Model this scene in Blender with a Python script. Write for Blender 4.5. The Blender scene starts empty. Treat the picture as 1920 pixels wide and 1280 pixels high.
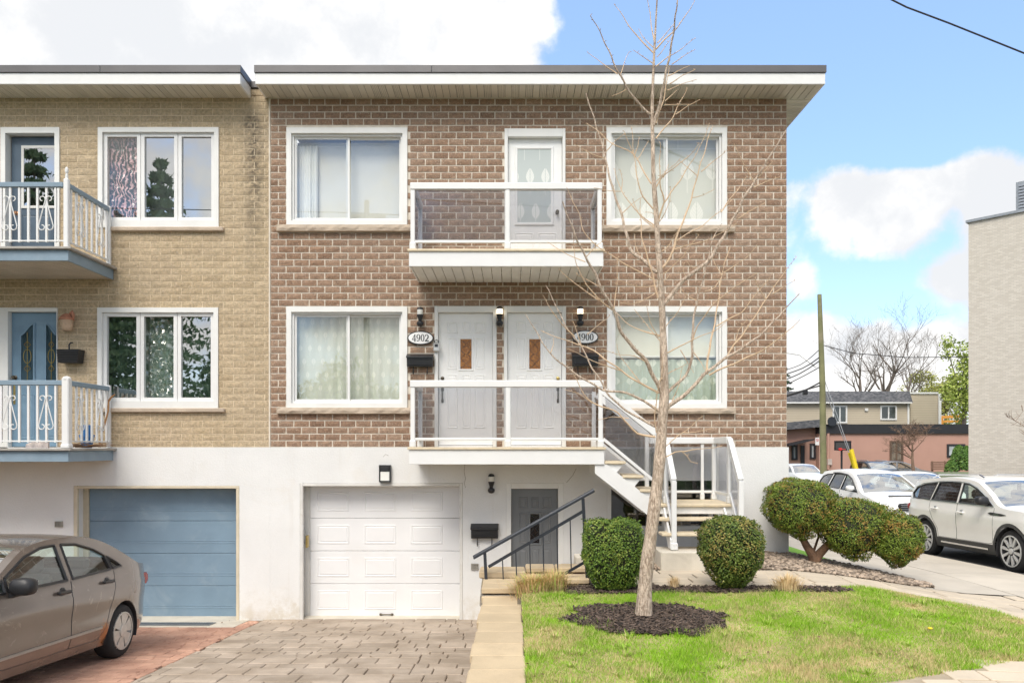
import bpy, math, random
import numpy as np
from mathutils import Vector, Matrix
from mathutils.geometry import delaunay_2d_cdt

rnd = random.Random(11)
nrng = np.random.default_rng(5)
sc = bpy.context.scene
COL = sc.collection
rad = math.radians

# ------------------------------------------------------------------ camera
cd = bpy.data.cameras.new('camera')
cam = bpy.data.objects.new('camera', cd)
COL.objects.link(cam)
cam.location = (0, 0, 1.9)
cam.rotation_euler = (rad(90), 0, 0)
cd.sensor_width = 36
cd.lens = 27.0
cd.shift_y = 198 / 1920
cd.clip_end = 5000
sc.camera = cam

# ------------------------------------------------------------------ sky, sun, exposure
SUN_EL, SUN_AZ = 50.0, 196.0        # azimuth of the sun seen from above, clockwise from +Y
world = bpy.data.worlds.new('World')
sc.world = world
world.use_nodes = True
wt = world.node_tree
wt.nodes.clear()


class NT:
    """small helper to write node trees"""
    def __init__(s, tree):
        s.t = tree

    def n(s, kind, **kw):
        nd = s.t.nodes.new(kind)
        for k, v in kw.items():
            setattr(nd, k, v)
        return nd

    def set(s, inp, v):
        if isinstance(v, bpy.types.NodeSocket):
            s.t.links.new(v, inp)
        elif v is not None:
            if isinstance(v, (tuple, list)) and len(v) == 3 and inp.type == 'RGBA':
                v = (*v, 1)
            inp.default_value = v

    def math(s, op, a, b=None, c=None, clamp=False):
        nd = s.n('ShaderNodeMath', operation=op, use_clamp=clamp)
        s.set(nd.inputs[0], a)
        if b is not None:
            s.set(nd.inputs[1], b)
        if c is not None:
            s.set(nd.inputs[2], c)
        return nd.outputs[0]

    def vmath(s, op, a, b=None):
        nd = s.n('ShaderNodeVectorMath', operation=op)
        s.set(nd.inputs[0], a)
        if b is not None:
            s.set(nd.inputs[1], b)
        return nd.outputs['Value'] if op in ('DOT_PRODUCT', 'LENGTH') else nd.outputs[0]

    def mix(s, f, a, b, mode='MIX'):
        nd = s.n('ShaderNodeMix', data_type='RGBA', blend_type=mode)
        s.set(nd.inputs[0], f)
        s.set(nd.inputs[6], a)
        s.set(nd.inputs[7], b)
        return nd.outputs[2]

    def noise(s, vec, scale, detail=4, rough=.55, dist=0):
        nd = s.n('ShaderNodeTexNoise')
        if vec is not None:
            s.set(nd.inputs['Vector'], vec)
        nd.inputs['Scale'].default_value = scale
        nd.inputs['Detail'].default_value = detail
        nd.inputs['Roughness'].default_value = rough
        nd.inputs['Distortion'].default_value = dist
        return nd.outputs[0]

    def ramp(s, f, a, b, smooth=True):
        nd = s.n('ShaderNodeMapRange', interpolation_type='SMOOTHSTEP' if smooth else 'LINEAR', clamp=True)
        s.set(nd.inputs[0], f)
        s.set(nd.inputs[1], a)
        s.set(nd.inputs[2], b)
        return nd.outputs[0]


def build_world():
    w = NT(wt)
    sky = w.n('ShaderNodeTexSky', sky_type='NISHITA')
    sky.sun_disc = False
    sky.sun_elevation = rad(SUN_EL)
    sky.sun_rotation = rad(SUN_AZ)
    sky.air_density = 1.0
    sky.dust_density = 0.6
    sky.ozone_density = 2.0
    co = w.n('ShaderNodeTexCoord')
    d = w.vmath('NORMALIZE', co.outputs['Generated'])
    sep = w.n('ShaderNodeSeparateXYZ')
    w.set(sep.inputs[0], d)
    # cumulus drifting at one height over the whole sky
    zz = w.math('ADD', w.math('MAXIMUM', sep.outputs[2], 0.0), 0.30)
    cmb = w.n('ShaderNodeCombineXYZ')
    w.set(cmb.inputs[0], w.math('DIVIDE', sep.outputs[0], zz))
    w.set(cmb.inputs[1], w.math('DIVIDE', sep.outputs[1], zz))
    w.set(cmb.inputs[2], w.math('MULTIPLY', sep.outputs[2], 2.0))
    n1 = w.noise(cmb.outputs[0], 2.0, 2, .5)
    n2 = w.noise(d, 8.0, 7, .60)
    cover = w.math('ADD', w.math('MULTIPLY', n1, .55), w.math('MULTIPLY', n2, .95))
    # the banks of cloud that stood over the street that day (directions, size, more or less cloud)
    banks = [((-560, -170), 17, .22), ((60, -60), 10, .16), ((300, -120), 12, .22), ((640, -60), 13, .20), ((900, 30), 8, .16),
             ((1545, 395), 4.8, .60), ((1640, 400), 3.4, .46), ((1790, 415), 4.4, .60), ((1920, 380), 5.8, .66), ((1690, 640), 5.0, .30), ((1510, 650), 4.4, .34), ((1790, 615), 4.0, .30),
             ((1400, 110), 13, -.40), ((1660, 130), 10, -.38), ((1900, 110), 9, -.38), ((1520, 520), 4.4, -.46), ((1680, 510), 4.6, -.46), ((1800, 515), 4.6, -.46), ((1230, 10), 8, -.22), ((2300, 100), 14, -.26)]
    for (px, py), size, amt in banks:
        v = Vector((px - 960, 1440, 838 - py)).normalized()
        dp = w.vmath('DOT_PRODUCT', d, tuple(v))
        g = w.ramp(dp, math.cos(rad(size * 1.4)), math.cos(rad(size * .15)))
        cover = w.math('ADD', cover, w.math('MULTIPLY', g, amt))
    mask = w.ramp(cover, .585, .79)
    shade = w.ramp(w.math('ADD', w.math('MULTIPLY', n2, .6), w.math('MULTIPLY', n1, .4)), .43, .60)
    ccol = w.mix(shade, (2.6, 2.66, 2.76), (3.55, 3.5, 3.42))
    skyc = w.mix(.55, sky.outputs[0], (1.15, 1.8, 3.05))
    col = w.mix(mask, skyc, ccol)
    bg = w.n('ShaderNodeBackground')
    w.set(bg.inputs[0], col)
    bg.inputs[1].default_value = 0.15
    out = w.n('ShaderNodeOutputWorld')
    wt.links.new(bg.outputs[0], out.inputs[0])


build_world()
world.cycles.sampling_method = 'MANUAL'
world.cycles.sample_map_resolution = 512
sd = bpy.data.lights.new('sun', 'SUN')
sun = bpy.data.objects.new('sun', sd)
COL.objects.link(sun)
sd.energy = 1.5
sd.angle = rad(32)
sd.color = (1.0, .935, .835)
_az, _el = rad(SUN_AZ), rad(SUN_EL)
sdir = Vector((math.sin(_az) * math.cos(_el), math.cos(_az) * math.cos(_el), math.sin(_el)))
sun.rotation_euler = sdir.to_track_quat('Z', 'Y').to_euler()
sun.location = (0, -20, 30)
vs = sc.view_settings
vs.view_transform = 'Standard'
vs.look = 'None'
vs.exposure = 1.18
vs.gamma = 1.0
vs.use_curve_mapping = False
sc.cycles.use_denoising = True
sc.cycles.max_bounces = 6
sc.cycles.use_adaptive_sampling = True
sc.cycles.adaptive_threshold = .015
sc.cycles.use_light_tree = False
sc.cycles.transparent_max_bounces = 24
sc.cycles.caustics_reflective = False
sc.cycles.caustics_refractive = False

# ------------------------------------------------------------------ materials
MATS = {}


def mat(name, col, rough=.6, var=.12, scale=6.0, bump=0.0, bscale=60.0, metal=0.0, spec=.5, col2=None, rand=0.0, island=0.0,
        fine=0.0, fscale=90.0, coat=0.0, stain=None, stain_scale=1.2, stain_amt=.5, bdist=.01, extra=None):
    """procedural material: large tone drift, fine speckle, optional stains with a shape of their own, relief"""
    if name in MATS:
        return MATS[name]
    m = bpy.data.materials.new(name)
    m.use_nodes = True
    t = NT(m.node_tree)
    b = m.node_tree.nodes['Principled BSDF']
    geo = t.n('ShaderNodeNewGeometry')
    pos = geo.outputs['Position']
    c = t.mix(t.ramp(t.noise(pos, scale, 5), .3, .7), tuple(x * (1 - var) for x in col), tuple(min(1, x * (1 + var)) for x in (col2 or col)))
    if rand:
        oi = t.n('ShaderNodeObjectInfo')
        f = t.math('ADD', t.math('MULTIPLY', oi.outputs['Random'], 2 * rand), 1 - rand)
        c = t.mix(1.0, c, t_gray(t, f), 'MULTIPLY')
    if island:
        f = t.math('ADD', t.math('MULTIPLY', geo.outputs['Random Per Island'], 2 * island), 1 - island)
        c = t.mix(1.0, c, t_gray(t, f), 'MULTIPLY')
    if fine:
        f = t.math('ADD', t.math('MULTIPLY', t.noise(pos, fscale, 3, .7), 2 * fine), 1 - fine)
        c = t.mix(1.0, c, t_gray(t, f), 'MULTIPLY')
    if stain:
        sm = t.math('MULTIPLY', t.ramp(t.noise(pos, stain_scale, 6, .65, .6), .52, .72), stain_amt)
        c = t.mix(sm, c, stain)
    if extra:
        c = extra(t, c, pos, geo)
    t.set(b.inputs['Base Color'], c)
    b.inputs['Roughness'].default_value = rough
    b.inputs['Metallic'].default_value = metal
    b.inputs['Specular IOR Level'].default_value = spec
    b.inputs['Coat Weight'].default_value = coat
    b.inputs['Coat Roughness'].default_value = .06
    if bump:
        bn = t.n('ShaderNodeBump')
        bn.inputs['Strength'].default_value = bump
        bn.inputs['Distance'].default_value = bdist
        t.set(bn.inputs['Height'], t.noise(pos, bscale, 4, .65))
        t.set(b.inputs['Normal'], bn.outputs[0])
    MATS[name] = m
    return m


def t_gray(t, f):
    cc = t.n('ShaderNodeCombineColor')
    for i in range(3):
        t.set(cc.inputs[i], f)
    return cc.outputs[0]


def glass_mat(name, tint=(.9, .95, .93), refl=.2, rough=.0, rcol=(1, 1, 1)):
    """thin coated pane: lets tinted light through, mirrors part of it, more at grazing angles"""
    if name in MATS:
        return MATS[name]
    m = bpy.data.materials.new(name)
    m.use_nodes = True
    nt = m.node_tree
    nt.nodes.clear()
    t = NT(nt)
    tr = t.n('ShaderNodeBsdfTransparent')
    t.set(tr.inputs[0], (*tint, 1))
    gl = t.n('ShaderNodeBsdfGlossy')
    gl.inputs['Roughness'].default_value = rough
    t.set(gl.inputs['Color'], (*rcol, 1))
    lw = t.n('ShaderNodeLayerWeight')
    lw.inputs[0].default_value = .35
    f = t.math('ADD', t.math('MULTIPLY', lw.outputs['Fresnel'], .6), refl, clamp=True)
    back = t.n('ShaderNodeNewGeometry').outputs['Backfacing']      # one mirror per pane: its outer face
    f = t.math('MULTIPLY', f, t.math('SUBTRACT', 1.0, back))
    t.set(tr.inputs[0], t.mix(back, tint, (1, 1, 1)))
    mx = t.n('ShaderNodeMixShader')
    t.set(mx.inputs[0], f)
    nt.links.new(tr.outputs[0], mx.inputs[1])
    nt.links.new(gl.outputs[0], mx.inputs[2])
    o = t.n('ShaderNodeOutputMaterial')
    nt.links.new(mx.outputs[0], o.inputs[0])
    MATS[name] = m
    return m


def emit_mat(name, col, strength):
    if name in MATS:
        return MATS[name]
    m = bpy.data.materials.new(name)
    m.use_nodes = True
    b = m.node_tree.nodes['Principled BSDF']
    b.inputs['Base Color'].default_value = (*col, 1)
    b.inputs['Emission Color'].default_value = (*col, 1)
    b.inputs['Emission Strength'].default_value = strength
    b.inputs['Roughness'].default_value = .3
    MATS[name] = m
    return m


# ------------------------------------------------------------------ mesh helpers
LOCAL = set()


class MB:
    """collects shapes; build() links them as ONE mesh object"""
    def __init__(s):
        s.v = []
        s.f = []

    def add(s, v, f):
        o = len(s.v)
        s.v += [tuple(p) for p in v]
        s.f += [tuple(i + o for i in q) for q in f]
        return s

    def box(s, x0, x1, y0, y1, z0, z1):
        return s.add([(x0, y0, z0), (x1, y0, z0), (x1, y1, z0), (x0, y1, z0), (x0, y0, z1), (x1, y0, z1), (x1, y1, z1), (x0, y1, z1)],
                     [(0, 3, 2, 1), (4, 5, 6, 7), (0, 1, 5, 4), (1, 2, 6, 5), (2, 3, 7, 6), (3, 0, 4, 7)])

    def cbox(s, x0, x1, y0, y1, z0, z1, c=.006):
        """box with chamfered edges"""
        c = min(c, (x1 - x0) * .45, (y1 - y0) * .45, (z1 - z0) * .45)
        X, Y, Z = (x0, x1), (y0, y1), (z0, z1)
        v, idx = [], {}
        for i in (0, 1):
            for j in (0, 1):
                for k in (0, 1):
                    p = [X[i], Y[j], Z[k]]
                    sg = [(1, -1)[i], (1, -1)[j], (1, -1)[k]]
                    for a in range(3):
                        q = [p[b] + (0 if b == a else sg[b] * c) for b in range(3)]
                        idx[i, j, k, a] = len(v)
                        v.append(q)
        f = []
        for a in range(3):
            b, e = (a + 1) % 3, (a + 2) % 3
            for sd_ in (0, 1):
                q = []
                for (m, n) in ((0, 0), (1, 0), (1, 1), (0, 1)):
                    key = [0, 0, 0]
                    key[a], key[b], key[e] = sd_, m, n
                    q.append(idx[(*key, a)])
                f.append(tuple(q) if sd_ else tuple(q[::-1]))
            for m in (0, 1):
                for n in (0, 1):
                    k0, k1 = [0, 0, 0], [0, 0, 0]
                    k0[a], k1[a] = 0, 1
                    k0[b] = k1[b] = m
                    k0[e] = k1[e] = n
                    q = (idx[(*k0, b)], idx[(*k1, b)], idx[(*k1, e)], idx[(*k0, e)])
                    f.append(q if (m == n) else q[::-1])
        for i in (0, 1):
            for j in (0, 1):
                for k in (0, 1):
                    q = tuple(idx[i, j, k, a] for a in range(3))
                    f.append(q if (i + j + k) % 2 else q[::-1])
        return s.add(v, f)

    def prism(s, poly, axis, a0, a1):
        """polygon in the two other axes (x,z for axis y; x,y for axis z; y,z for axis x) extruded from a0 to a1"""
        def P(p, a):
            return {'y': (p[0], a, p[1]), 'z': (p[0], p[1], a), 'x': (a, p[0], p[1])}[axis]
        n = len(poly)
        v = [P(p, a0) for p in poly] + [P(p, a1) for p in poly]
        f = [tuple(range(n))[::-1], tuple(range(n, 2 * n))]
        for i in range(n):
            j = (i + 1) % n
            f.append((i, j, j + n, i + n))
        return s.add(v, f)

    def ring(s, outer, inner, axis, a0, a1):
        def P(p, a):
            return {'y': (p[0], a, p[1]), 'z': (p[0], p[1], a), 'x': (a, p[0], p[1])}[axis]
        n = len(outer)
        v = [P(p, a0) for p in outer] + [P(p, a0) for p in inner] + [P(p, a1) for p in outer] + [P(p, a1) for p in inner]
        f = []
        for i in range(n):
            j = (i + 1) % n
            f += [(i, j, n + j, n + i), (2 * n + i, 3 * n + i, 3 * n + j, 2 * n + j), (i, 2 * n + i, 2 * n + j, j), (n + i, n + j, 3 * n + j, 3 * n + i)]
        return s.add(v, f)

    def frame(s, x0, x1, z0, z1, w, y0, y1, wb=None, wt_=None):
        """rectangular frame standing in the xz plane"""
        wb = w if wb is None else wb
        wt_ = w if wt_ is None else wt_
        return s.ring([(x0, z0), (x1, z0), (x1, z1), (x0, z1)], [(x0 + w, z0 + wb), (x1 - w, z0 + wb), (x1 - w, z1 - wt_), (x0 + w, z1 - wt_)], 'y', y0, y1)

    def tube(s, pts, r, n=8, cap=True):
        pts = [Vector(p) for p in pts]
        if not isinstance(r, (list, tuple)):
            r = [r] * len(pts)
        v, f = [], []
        t0 = (pts[1] - pts[0]).normalized()
        up = Vector((0, 0, 1)) if abs(t0.z) < .9 else Vector((1, 0, 0))
        u = t0.cross(up).normalized()
        for i, p in enumerate(pts):
            t = (pts[min(i + 1, len(pts) - 1)] - pts[max(i - 1, 0)])
            t = t.normalized() if t.length > 1e-9 else t0
            u = (u - t * u.dot(t))
            u = u.normalized() if u.length > 1e-6 else t.orthogonal().normalized()
            w = t.cross(u)
            for k in range(n):
                a = 2 * math.pi * k / n
                v.append(p + (u * math.cos(a) + w * math.sin(a)) * r[i])
        for i in range(len(pts) - 1):
            for k in range(n):
                k2 = (k + 1) % n
                f.append((i * n + k, i * n + k2, (i + 1) * n + k2, (i + 1) * n + k))
        if cap:
            f.append(tuple(range(n))[::-1])
            f.append(tuple(range((len(pts) - 1) * n, len(pts) * n)))
        return s.add(v, f)

    def bar(s, p, q, w, h):
        """straight bar of section w (sideways) x h (up)"""
        p, q = Vector(p), Vector(q)
        t = (q - p).normalized()
        up = Vector((0, 0, 1)) if abs(t.z) < .95 else Vector((0, 1, 0))
        u = t.cross(up).normalized()
        w_ = u.cross(t).normalized()
        v = []
        for e in (p, q):
            for a, b in ((-1, -1), (1, -1), (1, 1), (-1, 1)):
                v.append(e + u * a * w / 2 + w_ * b * h / 2)
        return s.add(v, [(0, 1, 2, 3), (7, 6, 5, 4), (0, 4, 5, 1), (1, 5, 6, 2), (2, 6, 7, 3), (3, 7, 4, 0)])

    def lathe(s, prof, c, axis='z', n=24, cap=True):
        """profile of (radius, along) turned about an axis through c"""
        v, f = [], []
        for r, a in prof:
            for k in range(n):
                t = 2 * math.pi * k / n
                x, y = r * math.cos(t), r * math.sin(t)
                v.append({'z': (c[0] + x, c[1] + y, c[2] + a), 'y': (c[0] + x, c[1] + a, c[2] + y), 'x': (c[0] + a, c[1] + x, c[2] + y)}[axis])
        for i in range(len(prof) - 1):
            for k in range(n):
                k2 = (k + 1) % n
                f.append((i * n + k, i * n + k2, (i + 1) * n + k2, (i + 1) * n + k))
        if cap:
            f.append(tuple(range(n))[::-1])
            f.append(tuple(range((len(prof) - 1) * n, len(prof) * n)))
        return s.add(v, f)

    def rbox(s, c, rx, ry, rz, e=4.0, n=16):
        """rounded box (superellipsoid)"""
        v, f = [], []
        for j in range(n // 2 + 1):
            ph = math.pi * j / (n // 2) - math.pi / 2
            for i in range(n):
                a = 2 * math.pi * i / n
                d = (math.cos(ph) * math.cos(a), math.cos(ph) * math.sin(a), math.sin(ph))
                k = sum(abs(q) ** e for q in d) ** (-1 / e)
                v.append((c[0] + d[0] * k * rx, c[1] + d[1] * k * ry, c[2] + d[2] * k * rz))
        for j in range(n // 2):
            for i in range(n):
                f.append((j * n + i, j * n + (i + 1) % n, (j + 1) * n + (i + 1) % n, (j + 1) * n + i))
        return s.add(v, f)

    def build(s, name, m, parent=None, smooth=False, label=None, kind=None):
        return link(name, mesh_of(name, s.v, s.f, m, smooth), parent, label, kind)


def mesh_of(name, v, f, m, smooth=False):
    me = bpy.data.meshes.new(name)
    me.from_pydata(v, [], f)
    if m is not None:
        for mm in (m if isinstance(m, (list, tuple)) else [m]):
            me.materials.append(mm)
    if smooth:
        me.polygons.foreach_set('use_smooth', [True] * len(me.polygons))
        try:
            me.set_sharp_from_angle(angle=rad(40))
        except Exception:
            pass
    return me


def np_mesh(name, verts, faces, m, smooth=False):
    """mesh from numpy arrays (all faces with the same corner count)"""
    me = bpy.data.meshes.new(name)
    nv, nf, k = len(verts), len(faces), faces.shape[1]
    me.vertices.add(nv)
    me.vertices.foreach_set('co', np.ascontiguousarray(verts, dtype=np.float32).ravel())
    me.loops.add(nf * k)
    me.loops.foreach_set('vertex_index', np.ascontiguousarray(faces, dtype=np.int32).ravel())
    me.polygons.add(nf)
    me.polygons.foreach_set('loop_start', np.arange(0, nf * k, k, dtype=np.int32))
    me.materials.append(m)
    me.update(calc_edges=True)
    if smooth:
        me.polygons.foreach_set('use_smooth', [True] * nf)
    return me


def link(name, me, parent=None, label=None, kind=None, loc=None):
    o = bpy.data.objects.new(name, me)
    COL.objects.link(o)
    if parent is not None:
        o.parent = parent
        if parent.type == 'EMPTY' and parent.name not in LOCAL:
            o.matrix_parent_inverse = Matrix.Translation(-parent.location)
    if loc is not None:
        o.location = loc
    if label:
        o['label'] = label
    if kind:
        o['kind'] = kind
    return o


def thing(name, label, cat, loc=(0, 0, 0), rz=0.0, group=None, local=False):
    o = bpy.data.objects.new(name, None)
    COL.objects.link(o)
    o.empty_display_size = .1
    o.location = loc
    o.rotation_euler = (0, 0, rz)
    return tag(o, label, cat, group, local)


def tag(o, label, cat, group=None, local=False):
    o['label'] = label
    o['category'] = cat
    if group:
        o['group'] = group
    if local:
        LOCAL.add(o.name)
    return o


def struct(o):
    o['kind'] = 'structure'
    return o


def dup(root, loc, rz=None, label=None, scale=None):
    """copy of a thing with its parts and sub-parts"""
    r = root.copy()
    COL.objects.link(r)
    r.location = loc
    if rz is not None:
        r.rotation_euler = (0, 0, rz)
    if scale:
        r.scale = scale
    if label:
        r['label'] = label
    for ch in list(root.children):
        c = ch.copy()
        COL.objects.link(c)
        c.parent = r
        for g in list(ch.children):
            d = g.copy()
            COL.objects.link(d)
            d.parent = c
    return r


def smooth01(a, b, x):
    t = min(1, max(0, (x - a) / (b - a)))
    return t * t * (3 - 2 * t)


WY = 12.0                                   # the street facade of both houses


def fx(px):                                 # metres along the facade for a width measured on it
    return (px - 960) / 120


def fz(py):
    return 1.9 - (py - 838) / 120


def at(px, py, Y):
    return Vector(((px - 960) * Y / 1440, Y, 1.9 - (py - 838) * Y / 1440))


# ------------------------------------------------------------------ palette
M_white = mat('white_paint', (.76, .76, .74), .45, .03, 3, fine=.03, stain=(.62, .58, .5), stain_scale=2.5, stain_amt=.18)
M_white_alu = mat('white_aluminium', (.77, .77, .76), .35, .02, 4, stain=(.6, .58, .52), stain_scale=3, stain_amt=.12)
M_white_door = mat('white_door_paint', (.84, .84, .83), .4, .03, 3, stain=(.6, .56, .5), stain_scale=4, stain_amt=.15)


def splash(t, c, pos, geo):
    """mud splashed up from the paving, and yellowed patches, on the lowest courses"""
    sp = t.n('ShaderNodeSeparateXYZ')
    t.set(sp.inputs[0], pos)
    n = t.noise(pos, 2.2, 6, .68)
    edge = t.math('ADD', sp.outputs[2], t.math('MULTIPLY', n, -1.1))
    f = t.math('MULTIPLY', t.ramp(edge, -.85, -1.35), t.ramp(t.noise(pos, 9, 4, .7), .3, .62))
    c = t.mix(t.math('MULTIPLY', f, .55), c, (.52, .45, .33))
    mp = t.n('ShaderNodeMapping')
    mp.inputs['Scale'].default_value = (5, 5, .35)
    t.set(mp.inputs[0], pos)
    run = t.math('MULTIPLY', t.ramp(t.noise(mp.outputs[0], 1.6, 4, .6), .60, .74), .22)
    return t.mix(run, c, (.60, .57, .52))


M_stucco = mat('white_stucco', (.74, .74, .73), .85, .03, 1.5, bump=.45, bscale=38, stain=(.66, .61, .53), stain_scale=.9, stain_amt=.30, fine=.05, extra=splash)
M_mortar = mat('beige_mortar', (.70, .635, .54), .95, .1, 8, bump=.4, bscale=120)
M_mortar_tan = mat('tan_mortar', (.74, .62, .45), .95, .1, 8, bump=.4, bscale=120)
M_sill = mat('limestone_sill', (.50, .41, .32), .9, .1, 5, bump=.9, bscale=40, fine=.1)
M_roofmetal = mat('dark_roof_flashing', (.13, .125, .125), .45, .08, 2, metal=.5)
M_blue = mat('slate_blue_paint', (.22, .30, .37), .5, .07, 4, fine=.06, stain=(.30, .36, .42), stain_scale=2.5, stain_amt=.5)
M_bluedoor = mat('blue_door_paint', (.17, .275, .375), .45, .08, 4, fine=.05, stain=(.25, .36, .47), stain_scale=3, stain_amt=.4)
M_darkmetal = mat('charcoal_metal', (.035, .04, .05), .4, .1, 10, metal=.3)
M_black = mat('black_plastic', (.02, .021, .024), .4, .1, 20)
M_bronze = mat('aged_bronze', (.12, .10, .075), .4, .2, 30, metal=.8)
M_brass = mat('brass', (.6, .45, .16), .3, .1, 30, metal=.9)
M_copper = mat('copper_knob', (.5, .25, .13), .35, .1, 30, metal=.8)
M_cream = mat('cream_deck', (.66, .56, .40), .6, .08, 8, fine=.05)
M_conc = mat('pale_concrete', (.62, .57, .48), .9, .1, 3, bump=.3, bscale=80, fine=.08, stain=(.42, .38, .31), stain_scale=2, stain_amt=.45)
M_glass = glass_mat('window_glass', (.96, .97, .95), .11)
M_glass_dark = glass_mat('dark_window_glass', (.62, .68, .66), .46)
M_smoke = glass_mat('smoked_balcony_glass', (.56, .56, .585), .04)
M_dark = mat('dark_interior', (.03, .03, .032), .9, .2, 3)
M_lampglass = mat('frosted_lamp_glass', (.75, .75, .72), .25, .02)
M_lit = emit_mat('lit_lamp_glass', (1.0, .86, .62), 1.1)

# ------------------------------------------------------------------ facade building blocks
def fr(x0, x1, y0, y1):
    """facade rectangle (x0, x1, z0, z1) in metres from its measured extents"""
    return fx(x0), fx(x1), fz(y1), fz(y0)


def wall_cells(mb, x0, x1, z0, z1, holes, y0, y1):
    zs = sorted({z0, z1, *[h[2] for h in holes if z0 < h[2] < z1], *[h[3] for h in holes if z0 < h[3] < z1]})
    for a, b in zip(zs, zs[1:]):
        m = (a + b) / 2
        cut = sorted((h[0], h[1]) for h in holes if h[2] < m < h[3])
        x = x0
        for c, d in cut:
            if c > x:
                mb.box(x, c, y0, y1, a, b)
            x = max(x, d)
        if x < x1:
            mb.box(x, x1, y0, y1, a, b)


def brick_geo(L, h, rg, rough=.006, depth=.016):
    """split-faced brick, its front towards -y, centred on the origin; back open (in the mortar)"""
    nx, nz = 4, 2
    v, f = [], []
    for j in range(nz + 1):
        for i in range(nx + 1):
            edge = i in (0, nx) or j in (0, nz)
            y = -depth * (.55 if edge else 1) + rg.uniform(-rough, rough) * (.35 if edge else 1)
            jx = rg.uniform(-.006, .006) if 0 < i < nx else rg.uniform(-.002, .002)
            v.append((-L / 2 + L * i / nx + jx, y, -h / 2 + h * j / nz + (rg.uniform(-.0018, .0018))))
    for j in range(nz):
        for i in range(nx):
            a = j * (nx + 1) + i
            f.append((a, a + 1, a + nx + 2, a + nx + 1))
    per = [i for i in range(nx + 1)] + [(j + 1) * (nx + 1) - 1 for j in range(1, nz + 1)] + [nz * (nx + 1) + i for i in range(nx - 1, -1, -1)] + [j * (nx + 1) for j in range(nz - 1, 0, -1)]
    o = len(v)
    for p in per:
        v.append((v[p][0], .02, v[p][2]))
    n = len(per)
    for k in range(n):
        f.append((per[(k + 1) % n], per[k], o + k, o + (k + 1) % n))
    return v, f


def lay_bricks(wall, x0, x1, z0, rows, pitch_z, pitch_x, joint, holes, mat_obj, mat_stuff, occluded, rough, depth, seed):
    rg = random.Random(seed)
    full, cut = [], []
    L, h = pitch_x - joint, pitch_z - joint
    for r in range(rows):
        zc = z0 + (r + .5) * pitch_z
        iv, x = [], x0
        for c, d in sorted((q[0], q[1]) for q in holes if q[2] < zc < q[3]):
            if c > x:
                iv.append((x, c))
            x = max(x, d)
        if x < x1:
            iv.append((x, x1))
        for a, b in iv:
            k = math.floor((a - x0) / pitch_x) - 1
            while True:
                s = x0 + k * pitch_x + (r % 2) * pitch_x / 2 + joint / 2
                e = s + L
                k += 1
                if s > b:
                    break
                s2, e2 = max(s, a + joint * .3), min(e, b - joint * .3)
                if e2 - s2 < .03:
                    continue
                (full if e2 - s2 > L - .002 else cut).append(((s2 + e2) / 2, zc, e2 - s2))
    vis = [q for q in full if not any(o[0] < q[0] < o[1] and o[2] < q[1] < o[3] for o in occluded)]
    vis.sort(key=lambda q: q[0] ** 2 + 12 ** 2 + (q[1] - 1.9) ** 2)
    chosen = vis[:300]
    cs = set(chosen)
    variants = [mesh_of('brick', *brick_geo(L, h, rg, rough, depth), mat_obj) for _ in range(12)]
    for q in chosen:
        link('brick', rg.choice(variants), wall, loc=(q[0], WY, q[1]))
    mb = MB()
    for q in full + cut:
        if q in cs:
            continue
        v, f = brick_geo(q[2], h, rg, rough, depth)
        mb.add([(p[0] + q[0], p[1] + WY, p[2] + q[1]) for p in v], f)
    mb.build('brickwork', mat_stuff, wall, kind='stuff')


def brick_mats(name, cols, fine, sooty=None):
    res = []
    for i in (0, 1):
        def extra(t, c, pos, geo, i=i):
            if i == 0:
                r = t.n('ShaderNodeObjectInfo').outputs['Random']
            else:
                r = geo.outputs['Random Per Island']
            cr = t.n('ShaderNodeValToRGB')
            cr.color_ramp.interpolation = 'LINEAR'
            els = cr.color_ramp.elements
            els[0].color = (*cols[0], 1)
            els[1].color = (*cols[-1], 1)
            for k in range(1, len(cols) - 1):
                e = els.new(k / (len(cols) - 1))
                e.color = (*cols[k], 1)
            t.set(cr.inputs[0], r)
            base = cr.outputs[0]
            f = t.math('ADD', t.math('MULTIPLY', t.noise(pos, 25, 3, .7), 3.2 * fine), 1 - 1.6 * fine)
            base = t.mix(1.0, base, t_gray(t, f), 'MULTIPLY')
            big = t.ramp(t.noise(pos, .9, 4, .6), .3, .75)
            base = t.mix(t.math('MULTIPLY', big, .22), base, (.40, .33, .27))
            sp = t.math('MULTIPLY', t.ramp(t.noise(pos, 70, 2, .5), .62, .70), .75)
            base = t.mix(sp, base, (.66, .56, .45))
            if sooty:
                base = sooty(t, base, pos)
            return base
        res.append(mat(name + ('_single' if i == 0 else '_run'), cols[0], .9, 0, 5, bump=1.0, bscale=70, bdist=.012, extra=extra))
    return res


def loops(mb, x0, x1, z0, z1, steps, close=True):
    """nested rectangles facing -y: steps = [(inset, y), ...]"""
    v, f = [], []
    for k, (i, y) in enumerate(steps):
        v += [(x0 + i, y, z0 + i), (x1 - i, y, z0 + i), (x1 - i, y, z1 - i), (x0 + i, y, z1 - i)]
        if k:
            a, b = (k - 1) * 4, k * 4
            for q in range(4):
                w = (q + 1) % 4
                f.append((a + q, a + w, b + w, b + q))
    if close:
        b = (len(steps) - 1) * 4
        f.append((b, b + 1, b + 2, b + 3))
    mb.add(v, f)


def raised_panel(parent, m, x0, x1, z0, z1, y, name='panel', s=1.0):
    mb = MB()
    loops(mb, x0, x1, z0, z1, [(0, y + .002), (.008 * s, y - .008 * s), (.018 * s, y - .008 * s), (.028 * s, y - .001), (.045 * s, y - .007 * s)])
    return mb.build(name, m, parent)


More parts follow.
